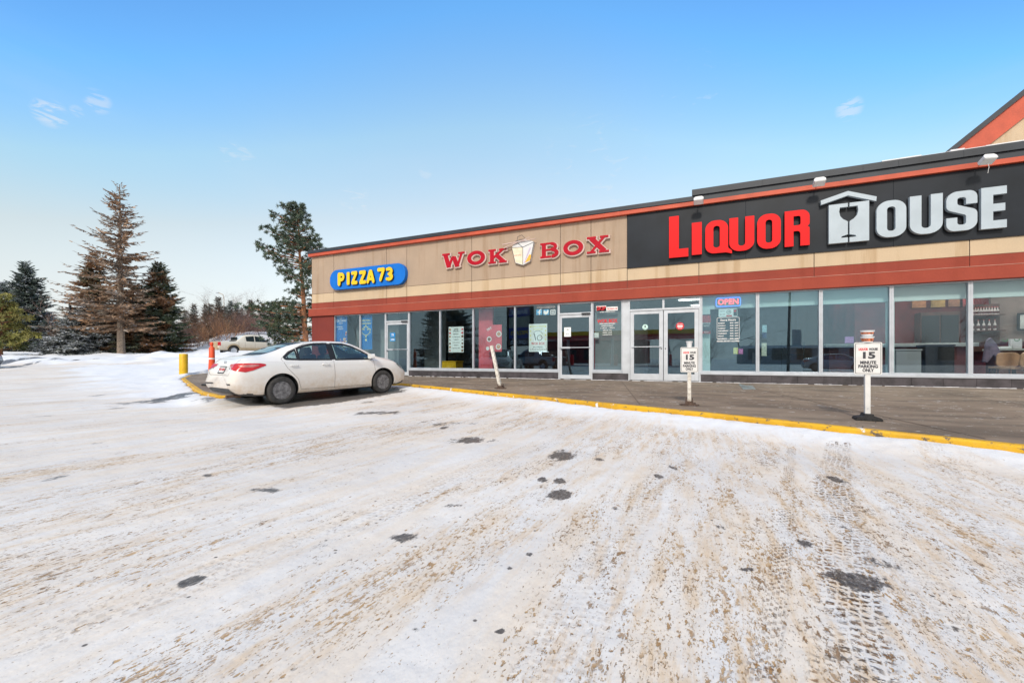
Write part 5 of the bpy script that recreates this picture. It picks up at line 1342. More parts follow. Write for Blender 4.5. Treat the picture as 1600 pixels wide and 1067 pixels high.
def build_sedan(label, group=None, paint=None, detail=True, body_name='parked_car'):
    root = empty(body_name, (0, 0, 0), 0, label, 'car', group)
    st = [(-2.30, .34, .66, .60, .93, .60, 1.03, .45, 1.01), (-2.25, .30, .77, .60, .965, .71, 1.065, .56, 1.05), (-2.13, .25, .84, .62, .98, .79, 1.092, .62, 1.075), (-1.90, .22, .872, .66, .985, .825, 1.115, .63, 1.095),
          (-1.66, .20, .885, .67, .98, .84, 1.135, .61, 1.115), (-1.38, .185, .888, .67, .975, .845, 1.225, .595, 1.19), (-1.05, .18, .888, .67, .97, .845, 1.345, .585, 1.305), (-.70, .175, .888, .67, .965, .845, 1.42, .58, 1.375), (-.30, .175, .888, .66, .955, .845, 1.452, .58, 1.405),
          (.10, .175, .888, .66, .945, .845, 1.452, .58, 1.408), (.45, .175, .888, .66, .935, .845, 1.42, .575, 1.375), (.75, .175, .888, .66, .925, .845, 1.33, .575, 1.285), (1.05, .175, .888, .65, .915, .84, 1.19, .585, 1.15), (1.30, .18, .888, .65, .905, .83, 1.065, .62, 1.03),
          (1.42, .185, .886, .65, .90, .825, 1.02, .64, .99), (1.70, .19, .88, .64, .87, .80, .965, .63, .94), (1.97, .20, .845, .62, .81, .755, .885, .59, .865), (2.14, .22, .77, .57, .73, .68, .80, .52, .785), (2.24, .26, .66, .52, .64, .58, .715, .44, .70)]
    def warp(v):
        if v.x < -1.85:
            t = min(1, (-1.85 - v.x) / .42); z = v.z
            v.x += t * (.20 * max(0, (z - .78)) / .3 + .0) - t * .055 * math.exp(-((z - .52) / .12) ** 2) + t * .10 * max(0, .42 - z) / .2
            v.x += .04 * t * max(0, z - 1.03) * -4
        if v.x > 1.75:
            t = min(1, (v.x - 1.75) / .45); z = v.z
            v.x -= t * (.22 * max(0, (z - .55)) / .3) - t * .02; v.x -= t * .08 * max(0, .35 - z) / .15
        return v
    V, Fs = shell(st, warp)
    cut = []
    for x in (-1.35, 1.35):
        for sg in (1, -1):
            c = MB(); c.lathe([(0, -.22), (.372, -.22), (.372, .22), (0, .22)], 48, Matrix.Translation((x, sg * .86, .335)) @ Matrix.Rotation(R(90), 4, 'X')); cut.append(c)
    paint = paint or paint_mat('dusty white car paint', (.74, .735, .73), (.50, .37, .24), .12, .98, .95)
    me = bool_cut(V, Fs, [paint, M['plasd'], M['well']], cut)
    sk = Skin(me)
    # glass outlines in side view
    win = {'front': fillet([(-.02, .975), (-.02, 1.372), (.30, 1.352), (.55, 1.285), (.80, 1.165), (1.03, 1.03), (1.06, .965, .03)][::-1], 4),
           'rear': fillet([(-.14, .98), (-.14, 1.376), (-.45, 1.362), (-.72, 1.315), (-.90, 1.255), (-.93, 1.0)], 4),
           'quarter': fillet([(-.965, 1.005), (-.955, 1.232), (-1.09, 1.165), (-1.28, 1.035, .02)], 4)}
    rearw = fillet([(-.52, 1.155, .05), (.52, 1.155, .05), (.44, 1.385, .05), (-.44, 1.385, .05)], 4)
    fronw = fillet([(-.60, 1.055, .05), (.60, 1.055, .05), (.47, 1.385, .05), (-.47, 1.385, .05)], 4)
    # open the shell behind the glass
    bm = bmesh.new(); bm.from_mesh(me); rem = []
    shr = {k: shrink(v, .022) for k, v in win.items()}; rs, fs_ = shrink(rearw, .03), shrink(fronw, .03)
    def inp(p, poly):
        c = False; n = len(poly)
        for i in range(n):
            a, b = poly[i], poly[i - 1]
            if (a[1] > p[1]) != (b[1] > p[1]) and p[0] < (b[0] - a[0]) * (p[1] - a[1]) / (b[1] - a[1]) + a[0]: c = not c
        return c
    for f in bm.faces:
        c = f.calc_center_median()
        if f.normal.z < -.5 and c.z < .3: f.material_index = 1 if f.material_index == 0 else f.material_index
        if abs(c.y) > .45 and c.z > .95 and any(inp((c.x, c.z), q) for q in shr.values()): rem.append(f); continue
        if c.z > 1.1 and abs(f.normal.x) > .15 and ((c.x < -.7 and inp((c.y, c.z), rs)) or (c.x > .4 and inp((c.y, c.z), fs_))): rem.append(f)
        if f.material_index == 0 and c.x < -1.95 and c.z < .335 - .05 * abs(c.y): f.material_index = 1
        if f.material_index == 0 and c.x > 2.0 and c.z < .30: f.material_index = 1
    bmesh.ops.delete(bm, geom=rem, context='FACES'); bm.to_mesh(me); bm.free()
    body = link_mesh('body', me, [], root, False, 'all'); me.name = 'body'
    if hasattr(me, 'set_sharp_from_angle'): me.set_sharp_from_angle(angle=R(50))
    def add(name, VF, mat_, parent=root, both=False, smooth=True):
        V, Fs = VF; b = MB(); b.add(V, Fs); o = b.build(name, mat_, parent, world=False, smooth='all' if smooth else False); ORG[o.name] = Vector((0, 0, 0)); return o
    for sg, vw in ((1, 's+'), (-1, 's-')):
        for k, poly in win.items():
            o = add('side_window', sk.patch(poly, vw, .002, .09), M['cglass'])
            add('window_seal', sk.patch(shrink(poly, -.014), vw, .0045, .07, [shrink(poly, .02)]), M['blackm'], o)
        # pillar blackout
        add('door_pillar', sk.patch([(-.135, .975), (-.025, .975), (-.03, 1.378), (-.13, 1.38)], vw, .003, .08), M['blackm'])
        # door seams, handles
        for ln in ([(1.04, .30), (1.10, .62), (1.06, .955)], [(-.085, .27), (-.07, .60), (-.085, .97)], [(-.92, .33), (-.98, .55), (-1.22, .82), (-1.33, 1.02), (-1.12, 1.19), (-.7, 1.37), (-.2, 1.40)], [(-.92, .31), (1.03, .27)]):
            add('door_seam', sk.line(ln, vw), M['joint'], body)
        add('side_crease', sk.line([(-1.75, .83), (-.8, .845), (.3, .835), (1.3, .79)], vw, .012, .0008), paint, body)
        for xh in (-.30, -1.09 + .02):
            h, n_ = sk.hit((xh, .865), vw)
            if h is None: continue
            b = MB(); b.tube([h + Vector((-.09, sg * .002, 0)), h + Vector((-.07, sg * .03, .004)), h + Vector((.07, sg * .03, .004)), h + Vector((.09, sg * .002, 0))], .013, 8)
            b.build('door_handle', paint, root, world=False, smooth=True)
        # mirror
        h, n_ = sk.hit((.93, .975), vw); h = h or Vector((.93, sg * .84, .975))
        b = MB(); b.prism(rrect(-.10, -.055, .10, .075, .045, 5), -.055, .055, Matrix.Translation(h + Vector((.02, sg * .13, .045))) @ Matrix.Rotation(R(90) + R(8) * sg, 4, 'Z') @ Matrix.Rotation(R(90), 4, 'X'))
        o = b.build('wing_mirror', paint, root, world=False, bevel=.02); ORG[o.name] = Vector((0, 0, 0))
        b = MB(); b.tube([h + Vector((.03, -sg * .01, .0)), h + Vector((.02, sg * .07, .02))], [.035, .025], 8); b.build('mirror_stalk', M['blackm'], o, world=False)
        # tail lamp
        tl = fillet([(-2.40, .935, 0), (-2.40, .83, 0), (-2.08, .765, .04), (-1.93, .80, .02), (-1.62, .915, .02), (-1.78, .945, .02), (-2.1, .955, .05)], 4)
        o = add('tail_lamp', sk.patch([p for p in tl], vw, .009, .04), M['lampr'])
        add('lamp_lens', sk.patch(fillet([(-2.2, .91, 0), (-2.12, .87, .02), (-1.94, .865, .02), (-1.76, .91, .01), (-1.95, .925, .02)], 3), vw, .011, .05), M['lampw'], o)
        tr_ = fillet([(sg * .36, .935, 0), (sg * .38, .90, .02), (sg * .60, .83, .03), (sg * .74, .81, 0), (sg * .76, .93, 0), (sg * .60, .945, 0)], 3)
        add('lamp_inner', sk.patch(tr_, 'r', .009, .04), M['lampr'], o)
        # head lamp
        add('headlight', sk.patch(fillet([(1.78, .80, .02), (1.98, .66, .03), (2.16, .60, .03), (2.2, .70, .02), (2.0, .80, .04)], 4), vw, .006, .05), M['lamph'])
        add('mud_flap', ([Vector((-1.70, sg * .70, .20)), Vector((-1.74, sg * .87, .20)), Vector((-1.72, sg * .87, .37)), Vector((-1.68, sg * .70, .37))], [(0, 1, 2, 3)]), M['rubber'], root)
    o = add('rear_window', sk.patch(rearw, 'r', .002, .10), M['cglassd'])
    add('window_seal', sk.patch(shrink(rearw, -.012), 'r', .004, .08, [shrink(rearw, .025)]), M['blackm'], o)
    o = add('windscreen', sk.patch(fronw, 'f', .002, .12), M['cglass'])
    add('window_seal', sk.patch(shrink(fronw, -.012), 'f', .004, .1, [shrink(fronw, .03)]), M['blackm'], o)
    # boot details
    o = add('number_plate', sk.patch(rrect(-.155, .745, .155, .875, .01), 'r', .010, .06), M['plate'])
    add('plate_frame', sk.patch(rrect(-.168, .732, .168, .888, .012), 'r', .012, .06, [rrect(-.150, .75, .150, .87, .01)]), M['blackm'], o)
    b = MB()
    h0, _ = sk.hit((0, .81), 'r')
    t_ = text_mesh('BRT 4071', .085, .002, .001); t_.transform(Matrix.Translation((h0.x - .016, 0, .812)) @ Matrix.Rotation(R(-90), 4, 'Z') @ Matrix.Rotation(R(90), 4, 'X')); t_.materials.clear(); link_mesh('lettering', t_, M['txr'], o, False)
    add('boot_seam', sk.line([(-.62, 1.04), (-.60, .76), (-.52, .70), (.52, .70), (.60, .76), (.62, 1.04)], 'r', .008), M['joint'], body)
    add('boot_trim', sk.patch(rrect(-.38, .885, .38, .915, .01), 'r', .008, .08), paint, body)
    h0, _ = sk.hit((0, .97), 'r')
    b = MB(); Mr = Matrix.Translation((h0.x - .008, 0, .97)) @ Matrix.Rotation(R(90), 4, 'Y')
    for hh_ in (arcp(0, 0, .045, .06, .010, 0, 360, 24), arcp(0, .0, .016, .045, .008, 0, 360, 16), arcp(.02, 0, .022, .034, .008, 0, 360, 16)): b.prism(hh_, -.002, .003, Mr @ Matrix.Rotation(0, 4, 'Z'))
    b.build('emblem', M['alu'], root, world=False)
    for y_, s_ in ((-.46, 'LE'), (.48, 'S')):
        h0, _ = sk.hit((y_, .845), 'r'); t_ = text_mesh(s_, .05, .001, .001); t_.transform(Matrix.Translation((h0.x - .008, y_, .845)) @ Matrix.Rotation(R(-90), 4, 'Z') @ Matrix.Rotation(R(90), 4, 'X')); t_.materials.clear(); link_mesh('badge', t_, M['blackm'], root, False)
    for sg in (1, -1): add('reflector', sk.patch(rrect(min(sg * .40, sg * .72), .50, max(sg * .40, sg * .72), .53, .01), 'r', .007, .06), M['plasd'])
    add('lower_bumper', sk.patch(fillet([(-.66, .30, .03), (.66, .30, .03), (.60, .41, .05), (-.60, .41, .05)], 3), 'r', .008, .07), M['plasd'])
    # front
    add('grille', sk.patch(fillet([(-.45, .30, .04), (.45, .30, .04), (.55, .48, .05), (-.55, .48, .05)], 3), 'f', .006, .08), M['plasd'])
    add('grille', sk.patch(fillet([(-.42, .60, .01), (.42, .60, .01), (.46, .64, .01), (-.46, .64, .01)], 3), 'f', .006, .08), M['blackm'])
    # cabin
    b = MB(); b.box(-1.6, 1.25, -.72, .72, .32, .40); b.box(-1.72, -1.2, -.70, .70, .6, 1.02); b.box(.85, 1.3, -.66, .66, .6, .93); b.build('cabin_floor', M['seatd'], root, world=False, bevel=.03)
    for x, yy in ((.12, .37), (.12, -.37), (-.95, .37), (-.95, -.37)):
        b = MB(); b.prism(rrect(-.24, 0, .24, .62, .08, 4), -.06, .06, Matrix.Translation((x - .05, yy, .5)) @ Matrix.Rotation(R(-14), 4, 'Y') @ Matrix.Rotation(R(90), 4, 'Z') @ Matrix.Rotation(R(90), 4, 'X'))
        b.prism(rrect(-.12, .64, .12, .82, .06, 4), -.04, .04, Matrix.Translation((x - .05, yy, .5)) @ Matrix.Rotation(R(-14), 4, 'Y') @ Matrix.Rotation(R(90), 4, 'Z') @ Matrix.Rotation(R(90), 4, 'X'))
        b.box(x - .02, x + .45, yy - .24, yy + .24, .38, .55)
        b.build('seat', M['seatd'], root, world=False, bevel=.03)
    b = MB(); b.tube([(.62 + .06 * math.cos(a), .37 + .18 * math.cos(a), .88 + .17 * math.sin(a)) if 0 else (.66 - .07 * math.sin(a), .37 + .18 * math.cos(a), .86 + .16 * math.sin(a)) for a in [2 * math.pi * k / 20 for k in range(21)]], .014, 6); b.build('steering_wheel', M['blackm'], root, world=False)
    b = MB(); b.tube([(.2, 0, -0) for _ in range(2)], .001, 3) if 0 else b.tube([(-2.05, -.45, .25), (-2.33, -.45, .24)], .035, 10); b.build('exhaust', M['rust'], root, world=False)
    for x in (-1.35, 1.35):
        for sg in (1, -1): wheel_parts(root, x, sg * .775, .318, .205)
    return root
def place(root, x, y, rz, z=None, pitch=0.0):
    root.location = (x, y, z if z is not None else float(terr0(x, y))); root.rotation_euler = (0, pitch, rz)

car = build_sedan('white four-door saloon, tan with road dirt low down, parked by the pavement')
# surveyed wheel contacts of the right-hand wheels
RW, FW = Vector((-8.66, -6.98)), Vector((-8.02, -4.33))
hd = (FW - RW).normalized(); rz = math.atan2(hd.y, hd.x)
ctr = (RW + FW) / 2 + Vector((-hd.y, hd.x)) * .83
zr = float(terr0(RW.x, RW.y)); zf = float(terr0(FW.x, FW.y))
place(car, ctr.x, ctr.y, rz, (zr + zf) / 2 + .0, -math.atan2(zf - zr, 2.7))

# ---- crew-cab pickup with sail panels
def build_pickup(label, p_top, p_low, group=None):
    root = empty('pickup_truck', (0, 0, 0), 0, label, 'truck', group)
    st = [(-2.78, .50, .88, .80, 1.10, .86, 1.16, .80, 1.15), (-2.72, .46, .96, .80, 1.14, .93, 1.20, .86, 1.19), (-2.4, .44, .985, .85, 1.16, .95, 1.22, .88, 1.21), (-1.5, .42, .99, .85, 1.16, .95, 1.24, .88, 1.22), (-1.22, .42, .99, .85, 1.16, .95, 1.40, .84, 1.38), (-.80, .42, .99, .85, 1.16, .95, 1.72, .74, 1.69),
          (-.5, .42, .99, .85, 1.16, .95, 1.85, .70, 1.81), (.0, .42, .99, .85, 1.15, .95, 1.88, .70, 1.84), (.5, .42, .99, .85, 1.14, .95, 1.86, .70, 1.82), (.85, .42, .99, .85, 1.13, .95, 1.74, .71, 1.70), (1.2, .42, .99, .85, 1.13, .94, 1.46, .76, 1.42), (1.5, .42, .985, .85, 1.12, .93, 1.24, .84, 1.21),
          (1.9, .43, .98, .85, 1.10, .92, 1.20, .84, 1.18), (2.5, .45, .965, .84, 1.06, .91, 1.14, .82, 1.12), (2.72, .48, .93, .8, 1.0, .88, 1.06, .80, 1.04), (2.80, .50, .87, .78, .95, .84, 1.0, .76, .98)]
    V, Fs = shell(st, lambda v: v, 4, 3); cut = []
    for x in (-1.62, 1.68):
        for sg in (1, -1):
            c = MB(); c.lathe([(0, -.25), (.46, -.25), (.46, .25), (0, .25)], 32, Matrix.Translation((x, sg * .95, .42)) @ Matrix.Rotation(R(90), 4, 'X')); cut.append(c)
    c = MB(); c.box(-2.68, -1.28, -.80, .80, .80, 1.9); cut.append(c)
    me = bool_cut(V, Fs, [p_top, p_low, M['well']], cut); sk = Skin(me)
    body = link_mesh('body', me, [], root, False, 'all')
    if hasattr(me, 'set_sharp_from_angle'): me.set_sharp_from_angle(angle=R(35))
    def add(name, VF, mat_, parent=root):
        b = MB(); b.add(*VF); o = b.build(name, mat_, parent, world=False, smooth='all'); ORG[o.name] = Vector((0, 0, 0)); return o
    for sg, vw in ((1, 's+'), (-1, 's-')):
        add('side_window', sk.patch(fillet([(-.60, 1.24, .05), (-.62, 1.66, .05), (.08, 1.74, .03), (.08, 1.22, .02)], 3), vw, .006, .12), M['dkglass'])
        add('side_window', sk.patch(fillet([(.15, 1.22, .02), (.15, 1.74, .02), (.62, 1.70, .05), (1.12, 1.36, .03), (1.18, 1.22, .02)], 3), vw, .006, .12), M['dkglass'])
        add('lower_cladding', sk.patch([(-1.10, .46), (1.18, .46), (1.18, .66), (-1.10, .66)], vw, .012, .25), p_low)
        for x in (-1.62, 1.68):
            add('arch_trim', sk.patch(arcp(x, .42, .52, .52, .11, 15, 165, 12), vw, .014, .15), p_low)
        for ln in ([(.12, .5), (.12, 1.2)], [(-.72, .7), (-.68, 1.6)], [(1.22, .5), (1.22, 1.2)], [(-1.22, .5), (-1.22, 1.2)]): add('door_seam', sk.line(ln, vw, .012), M['joint'], body)
        add('tail_lamp', sk.patch(rrect(-2.77, .82, -2.62, 1.14, .02), vw, .012, .08), M['lampr'])
        b = MB(); b.box(-2.80, -2.70, min(sg * .78, sg * .95), max(sg * .78, sg * .95), .82, 1.14); b.build('tail_lamp', M['lampr'], root, world=False, bevel=.015)
        b = MB(); b.box(.98, 1.12, min(sg * 1.0, sg * 1.22), max(sg * 1.0, sg * 1.22), 1.22, 1.42); b.build('wing_mirror', M['plasd'], root, world=False, bevel=.03)
        b = MB(); b.tube([(-.5, sg * .62, 1.90), (.5, sg * .62, 1.90)], .025, 6); b.build('roof_rail', M['plasd'], root, world=False)
    add('windscreen', sk.patch(fillet([(-.66, 1.30, .05), (.66, 1.30, .05), (.58, 1.76, .05), (-.58, 1.76, .05)], 3), 'f', .006, .15), M['dkglass'])
    b = MB(); b.box(-2.80, -2.73, -.76, .76, .62, 1.17); b.build('tailgate', p_low, root, world=False, bevel=.02)
    b = MB(); b.box(-2.90, -2.76, -.92, .92, .46, .62); b.build('rear_bumper', p_low, root, world=False, bevel=.03)
    b = MB(); b.box(-1.26, -1.20, -.62, .62, 1.28, 1.62); b.build('rear_window', M['dkglass'], root, world=False)
    b = MB(); b.box(2.76, 2.90, -.90, .90, .46, .66); b.build('front_bumper', p_low, root, world=False, bevel=.03)
    b = MB(); b.box(2.79, 2.83, -.45, .45, .70, .95); b.build('grille', M['blackm'], root, world=False)
    for x in (-1.62, 1.68):
        for sg in (1, -1): wheel_parts(root, x, sg * .86, .39, .26, 'alloy')
    return root
tan = pm('road-dirt tan paint', (.42, .32, .20), .6, 0, .15, 3)
tr1 = build_pickup('white and tan dirty crew-cab pickup parked beyond the snow bank', paint_mat('dirty white truck paint', (.72, .69, .62), (.48, .37, .25), .5, 1.35), tan)
p = at(389, 560, 39.0)
place(tr1, p.x, p.y, R(78), float(terr0(p.x, p.y)) + .02)
# ---- vehicle cut by the left edge of the picture
c2 = build_sedan('silver grey car cut off by the left edge of picture', paint=paint_mat('silver grey paint', (.36, .39, .42), (.30, .27, .24))) 
p = at(3, 560, 25.0)
ha = R(225)
place(c2, p.x + 2.33 * math.cos(ha) - .45 * CP, p.y + 2.33 * math.sin(ha) - .45 * SP, ha)
# ---- behind the photographer, seen only mirrored in the shop windows
tr2 = build_pickup('silver grey pickup seen mirrored in the shop windows', paint_mat('silver truck paint', (.34, .36, .38), (.25, .22, .2), .4, .9), M['plasd'])
place(tr2, -13.2, -21.5, R(200))
c3 = copy_tree(c2); c3['label'] = 'grey saloon seen mirrored at the foot of the wide windows'; c3.location = (10.5, -29, -.36); c3.rotation_euler = (0, 0, R(15))
# ------------------------------------------------------------------ vegetation
def foliage_mat(name, c1, c2, c3=None, snow=0.0, scale=.9):
    m, nt, b = newmat(name)
    v = coords(nt)
    a = mixc(nt, ramp(nt, noise(nt, v, scale, 3), .38, .62), c1, c2)
    if c3: a = mixc(nt, ramp(nt, noise(nt, v, scale * .5, 2, .5), .50, .60), a, c3)
    at_ = nt.nodes.new('ShaderNodeAttribute'); at_.attribute_name = 'tint'
    h = nt.nodes.new('ShaderNodeHueSaturation'); nt.links.new(ramp(nt, at_.outputs['Fac'], 0, 1, .6, 1.5), h.inputs['Value']); nt.links.new(a, h.inputs['Color'])
    a = h.outputs[0]
    if snow:
        g = nt.nodes.new('ShaderNodeNewGeometry'); s = nt.nodes.new('ShaderNodeSeparateXYZ'); nt.links.new(g.outputs['Normal'], s.inputs[0])
        up = ramp(nt, mth(nt, 'ABSOLUTE', s.outputs[2]), .45, .8); sn = mth(nt, 'MULTIPLY', up, ramp(nt, noise(nt, v, 2.2, 3), .62 - snow * .3, .72 - snow * .3))
        a = mixc(nt, sn, a, (.70, .73, .78))
    nt.links.new(a, b.inputs['Base Color']); b.inputs['Roughness'].default_value = .85; b.inputs['Specular IOR Level'].default_value = .2
    return m
LFTA = math.pi + PHI
V3 = lambda *a: np.array(a, float)
def needles(P, Dv, L, Wd, r_):
    """thin triangles: base points P, directions Dv, length L, width Wd"""
    n = len(P); Dv = Dv / np.linalg.norm(Dv, axis=1, keepdims=True)
    q = r_.normal(size=(n, 3)); s = np.cross(Dv, q); s /= np.linalg.norm(s, axis=1, keepdims=True) + 1e-9
    L = np.asarray(L).reshape(-1, 1) * np.ones((n, 1)); Wd = np.asarray(Wd).reshape(-1, 1) * np.ones((n, 1))
    A = P - s * Wd * .5; B_ = P + s * Wd * .5; C = P + Dv * L * .6 + s * Wd * .45; T_ = P + Dv * L
    V = np.stack([A, B_, C, T_], 1).reshape(-1, 3); k = np.arange(n)[:, None] * 4
    tint = np.repeat(r_.random(n), 4)
    return V, k + np.array([[0, 1, 2, 3]]), tint
def spruce(name, H, Rb, z0, mats, label, seed, dens=1.0, bare=0.0, droop=.25, twig=.30, up=.15, group=None, lean=(0, 0), trunk_r=None, lowcut=1.0, nbr=7, cat='tree', rag=(.55, 1.12)):
    r_ = np.random.default_rng(seed); rr = random.Random(seed)
    root = empty(name, (0, 0, 0), 0, label, cat, group)
    tr_ = trunk_r or H * .013
    ax = lambda z: V3(lean[0] * (z / H) ** 1.3, lean[1] * (z / H) ** 1.3, z)
    b = MB(); zs = [-.4, 0, .3] + [H * k / 9 for k in range(1, 9)] + [H * .99]
    b.tube([ax(max(z, 0)) + V3(0, 0, min(z, 0)) + V3(rr.uniform(-1, 1), rr.uniform(-1, 1), 0) * .02 for z in zs], [tr_ * (1.25 if z < .2 else 1) * max(.06, 1 - .93 * z / H) for z in zs], 8)
    b.build('trunk', mats[1], root, world=False, smooth=True)
    P = []; Dv = []; L = []; Wd = []; br = MB()
    z = z0
    while z < H * .985:
        t = (z - z0) / (H - z0); rad = Rb * (1 - t) ** .82 * (min(1, .55 + t * 4) if lowcut < 1 else 1)
        n = max(3, int(nbr * (1 - .35 * t)))
        for k in range(n):
            a = rr.random() * 6.283; l = rad * rr.uniform(*rag) * (1 + .22 * math.cos(a - LFTA) * (rag[0] < .5)) + .12
            if rr.random() < .07: l *= 1.18
            if rr.random() < bare * .35: continue
            o = ax(z + rr.uniform(-.12, .12)); slope = rr.uniform(-.12, .10) - droop * (1 - t) + up * 1.6 * t
            m = max(3, int(l / .16)); pts = []
            for i in range(m + 1):
                s = i / m; pts.append(o + V3(math.cos(a) * l * s, math.sin(a) * l * s, l * (slope * s + up * s * s)) + V3(rr.gauss(0, 1), rr.gauss(0, 1), rr.gauss(0, 1)) * .015 * l)
            pts = np.array(pts)
            if l > .5: br.tube([pts[0], pts[len(pts) // 2], pts[-1]], [.010 + l * .009, .008 + l * .004, .004], 3, cap=False)
            dirn = pts[-1] - pts[0]; side = np.cross(dirn, V3(0, 0, 1)); side /= np.linalg.norm(side) + 1e-9; dirn = dirn / (np.linalg.norm(dirn) + 1e-9)
            for i in range(1, m + 1):
                s = i / m
                if rr.random() < bare * (.75 - .35 * s): continue
                tl = twig * (.55 + .9 * math.sin(math.pi * min(1, s * .85 + .12))) * min(1.0, .35 + l * .5)
                for _ in range(max(1, int(round(5 * dens)))):
                    sg = rr.choice((-1, 1)); d = side * sg * rr.uniform(.4, 1.0) + dirn * rr.uniform(.3, 1.1) + V3(0, 0, rr.uniform(-.55, .25))
                    P.append(pts[i] + (pts[i - 1] - pts[i]) * rr.random() + side * sg * rr.random() * tl * .5); Dv.append(d); L.append(tl * rr.uniform(.5, 1.1)); Wd.append(tl * rr.uniform(.16, .34))
            P.append(pts[-1]); Dv.append(dirn + V3(0, 0, .1)); L.append(twig * .8); Wd.append(twig * .25)
        z += (.20 + .10 * (1 - t)) * H / 14 / (.8 + .2 * dens)
    V, Fq, ti = needles(np.array(P), np.array(Dv), np.array(L), np.array(Wd), r_)
    npmesh('crown', V, Fq, mats[0], root, False, False, dict(tint=ti))
    if br.v: br.build('branches', mats[2] if len(mats) > 2 else mats[1], root, world=False)
    return root
def put(o, px, Z, dz=-.05, rz=None, lab=None):
    p = at(px, 560, Z); o.location = (p.x, p.y, float(terr0(p.x, p.y)) + dz)
    if rz is not None: o.rotation_euler = (0, 0, rz)
    if lab: o['label'] = lab
    return o
bark = pm('grey bark', (.22, .17, .13), .9, 0, .4, 12, bmp=.6, bscale=20)
barkd = pm('dark bark', (.09, .065, .05), .9, 0, .4, 12)
barko = pm('orange pine bark', (.42, .17, .07), .85, 0, .0, 3.5, c2=(.20, .10, .06), bmp=.5)
fdead = foliage_mat('dead brown needles', (.23, .135, .08), (.34, .23, .155), (.26, .22, .185), .12)
fdead2 = foliage_mat('half dead needles', (.27, .15, .08), (.33, .21, .13), (.11, .12, .08), .1)
fgreen = foliage_mat('dark blue-green needles', (.065, .088, .078), (.115, .14, .12), None, .35)
fsnow = foliage_mat('snow dusted needles', (.08, .095, .085), (.14, .15, .14), None, .75)
fyel = foliage_mat('yellow-green pine needles', (.25, .24, .075), (.38, .34, .13), (.14, .16, .06), .05)
fmid = foliage_mat('green and rust needles', (.07, .092, .055), (.11, .125, .07), (.28, .15, .08), .2)
put(spruce('dead_spruce', 16.6, 4.6, 2.6, [fdead, bark, pm('grey dead twigs', (.23, .17, .13), .9)], 'tallest brown dying spruce with a thin see-through crown', 5, .76, .42, .20, .36, .20, nbr=9, lean=(-.9, .3), trunk_r=.34, rag=(.30, 1.22)), 189, 40)
put(spruce('brown_spruce', 10.2, 3.1, 1.6, [fdead2, bark], 'rusty brown spruce close left of the tallest tree', 6, 1.15, .08, .28, .36, .12, nbr=10), 146, 42)
put(spruce('snowy_spruce', 4.6, 3.6, .15, [fsnow, barkd], 'low wide snow-dusted spruce under the brown spruce', 7, 1.3, 0, .22, .40, .10, nbr=12), 132, 41.0)
put(spruce('snowy_spruce', 4.2, 3.0, .15, [fsnow, barkd], 'low snow-dusted spruce just left of the tall dying trunk', 17, 1.3, 0, .22, .40, .10, nbr=12), 165, 43.0)
put(spruce('brown_spruce', 7.0, 3.0, .9, [fdead2, bark], 'rusty brown spruce close right of the tallest tree', 9, 1.1, .1, .25, .36, .12, nbr=10), 213, 43)
put(spruce('green_spruce', 9.6, 3.3, .3, [fmid, barkd], 'green spruce with rusty patches, right of the tallest tree', 10, 1.1, .04, .26, .40, .20, nbr=10), 247, 44)
put(spruce('dark_spruce', 9.7, 3.3, .3, [fgreen, barkd], 'dark green pointed spruce behind the yellow-green pine', 11, 1.15, .02, .28, .40, .18, nbr=11), 40, 45)
put(spruce('dark_spruce', 8.0, 2.6, .3, [fgreen, barkd], 'dark green spruce cut by the left edge, behind the pine', 12, 1.15, .02, .28, .38, .18, nbr=10), 6, 50)
put(spruce('dark_spruce', 4.2, 3.0, .2, [fsnow, barkd], 'low dark bushy spruce between pine and lamp post', 13, 1.2, 0, .2, .36, .10, nbr=12), 74, 46)
# ---- pines built of needle tufts
def pine(name, H, boughs, mats, label, seed, tuft=.36, trunk_r=.22, lean=(0, 0), z0=1.0, nper=26, cat='tree', top=True):
    """boughs: (height, length, azimuth, rise)"""
    r_ = np.random.default_rng(seed); rr = random.Random(seed)
    root = empty(name, (0, 0, 0), 0, label, cat)
    ax = lambda z: V3(lean[0] * (z / H) ** 1.2, lean[1] * (z / H) ** 1.2, z)
    b = MB(); zs = [-.4, 0.0] + [H * k / 8 for k in range(1, 9)]
    b.tube([ax(max(0, z)) + V3(0, 0, min(0, z)) + V3(rr.gauss(0, .03), rr.gauss(0, .03), 0) for z in zs], [trunk_r * max(.08, 1 - .9 * z / H) for z in zs], 8)
    b.build('trunk', mats[1], root, world=False, smooth=True)
    C = []; br = MB()
    for z, l, az, rise in boughs:
        o = ax(z); m = max(2, int(l / .35)); prev = o; pts = [o]
        for i in range(1, m + 1):
            s = i / m; q = o + V3(math.cos(az) * l * s, math.sin(az) * l * s, l * (rise * s + .12 * s * s)) + V3(rr.gauss(0, .06), rr.gauss(0, .06), rr.gauss(0, .05)); pts.append(q)
            if s > .22:
                for _ in range(3 if s > .5 else 2):
                    C.append(q + V3(rr.gauss(0, .22), rr.gauss(0, .22), rr.gauss(0.05, .14)) * (1.25 - .4 * s) * min(1, l / 1.5 + .3))
        br.tube([pts[0], pts[len(pts) // 2], pts[-1]], [.02 + l * .014, .015 + l * .008, .008], 5, cap=False)
    C = np.array(C); n = len(C)
    P = np.repeat(C, nper, 0); d = r_.normal(size=(n * nper, 3)); d[:, 2] = d[:, 2] * .8 + .25
    d /= np.linalg.norm(d, axis=1, keepdims=True); P = P + d * tuft * .12
    V, Fq, ti = needles(P, d, tuft * r_.uniform(.6, 1.1, n * nper), tuft * .20, r_)
    ti = np.repeat(r_.random(n), nper * 4) * .7 + ti * .3
    npmesh('crown', V, Fq, mats[0], root, False, False, dict(tint=ti)); br.build('branches', mats[1], root, world=False)
    return root
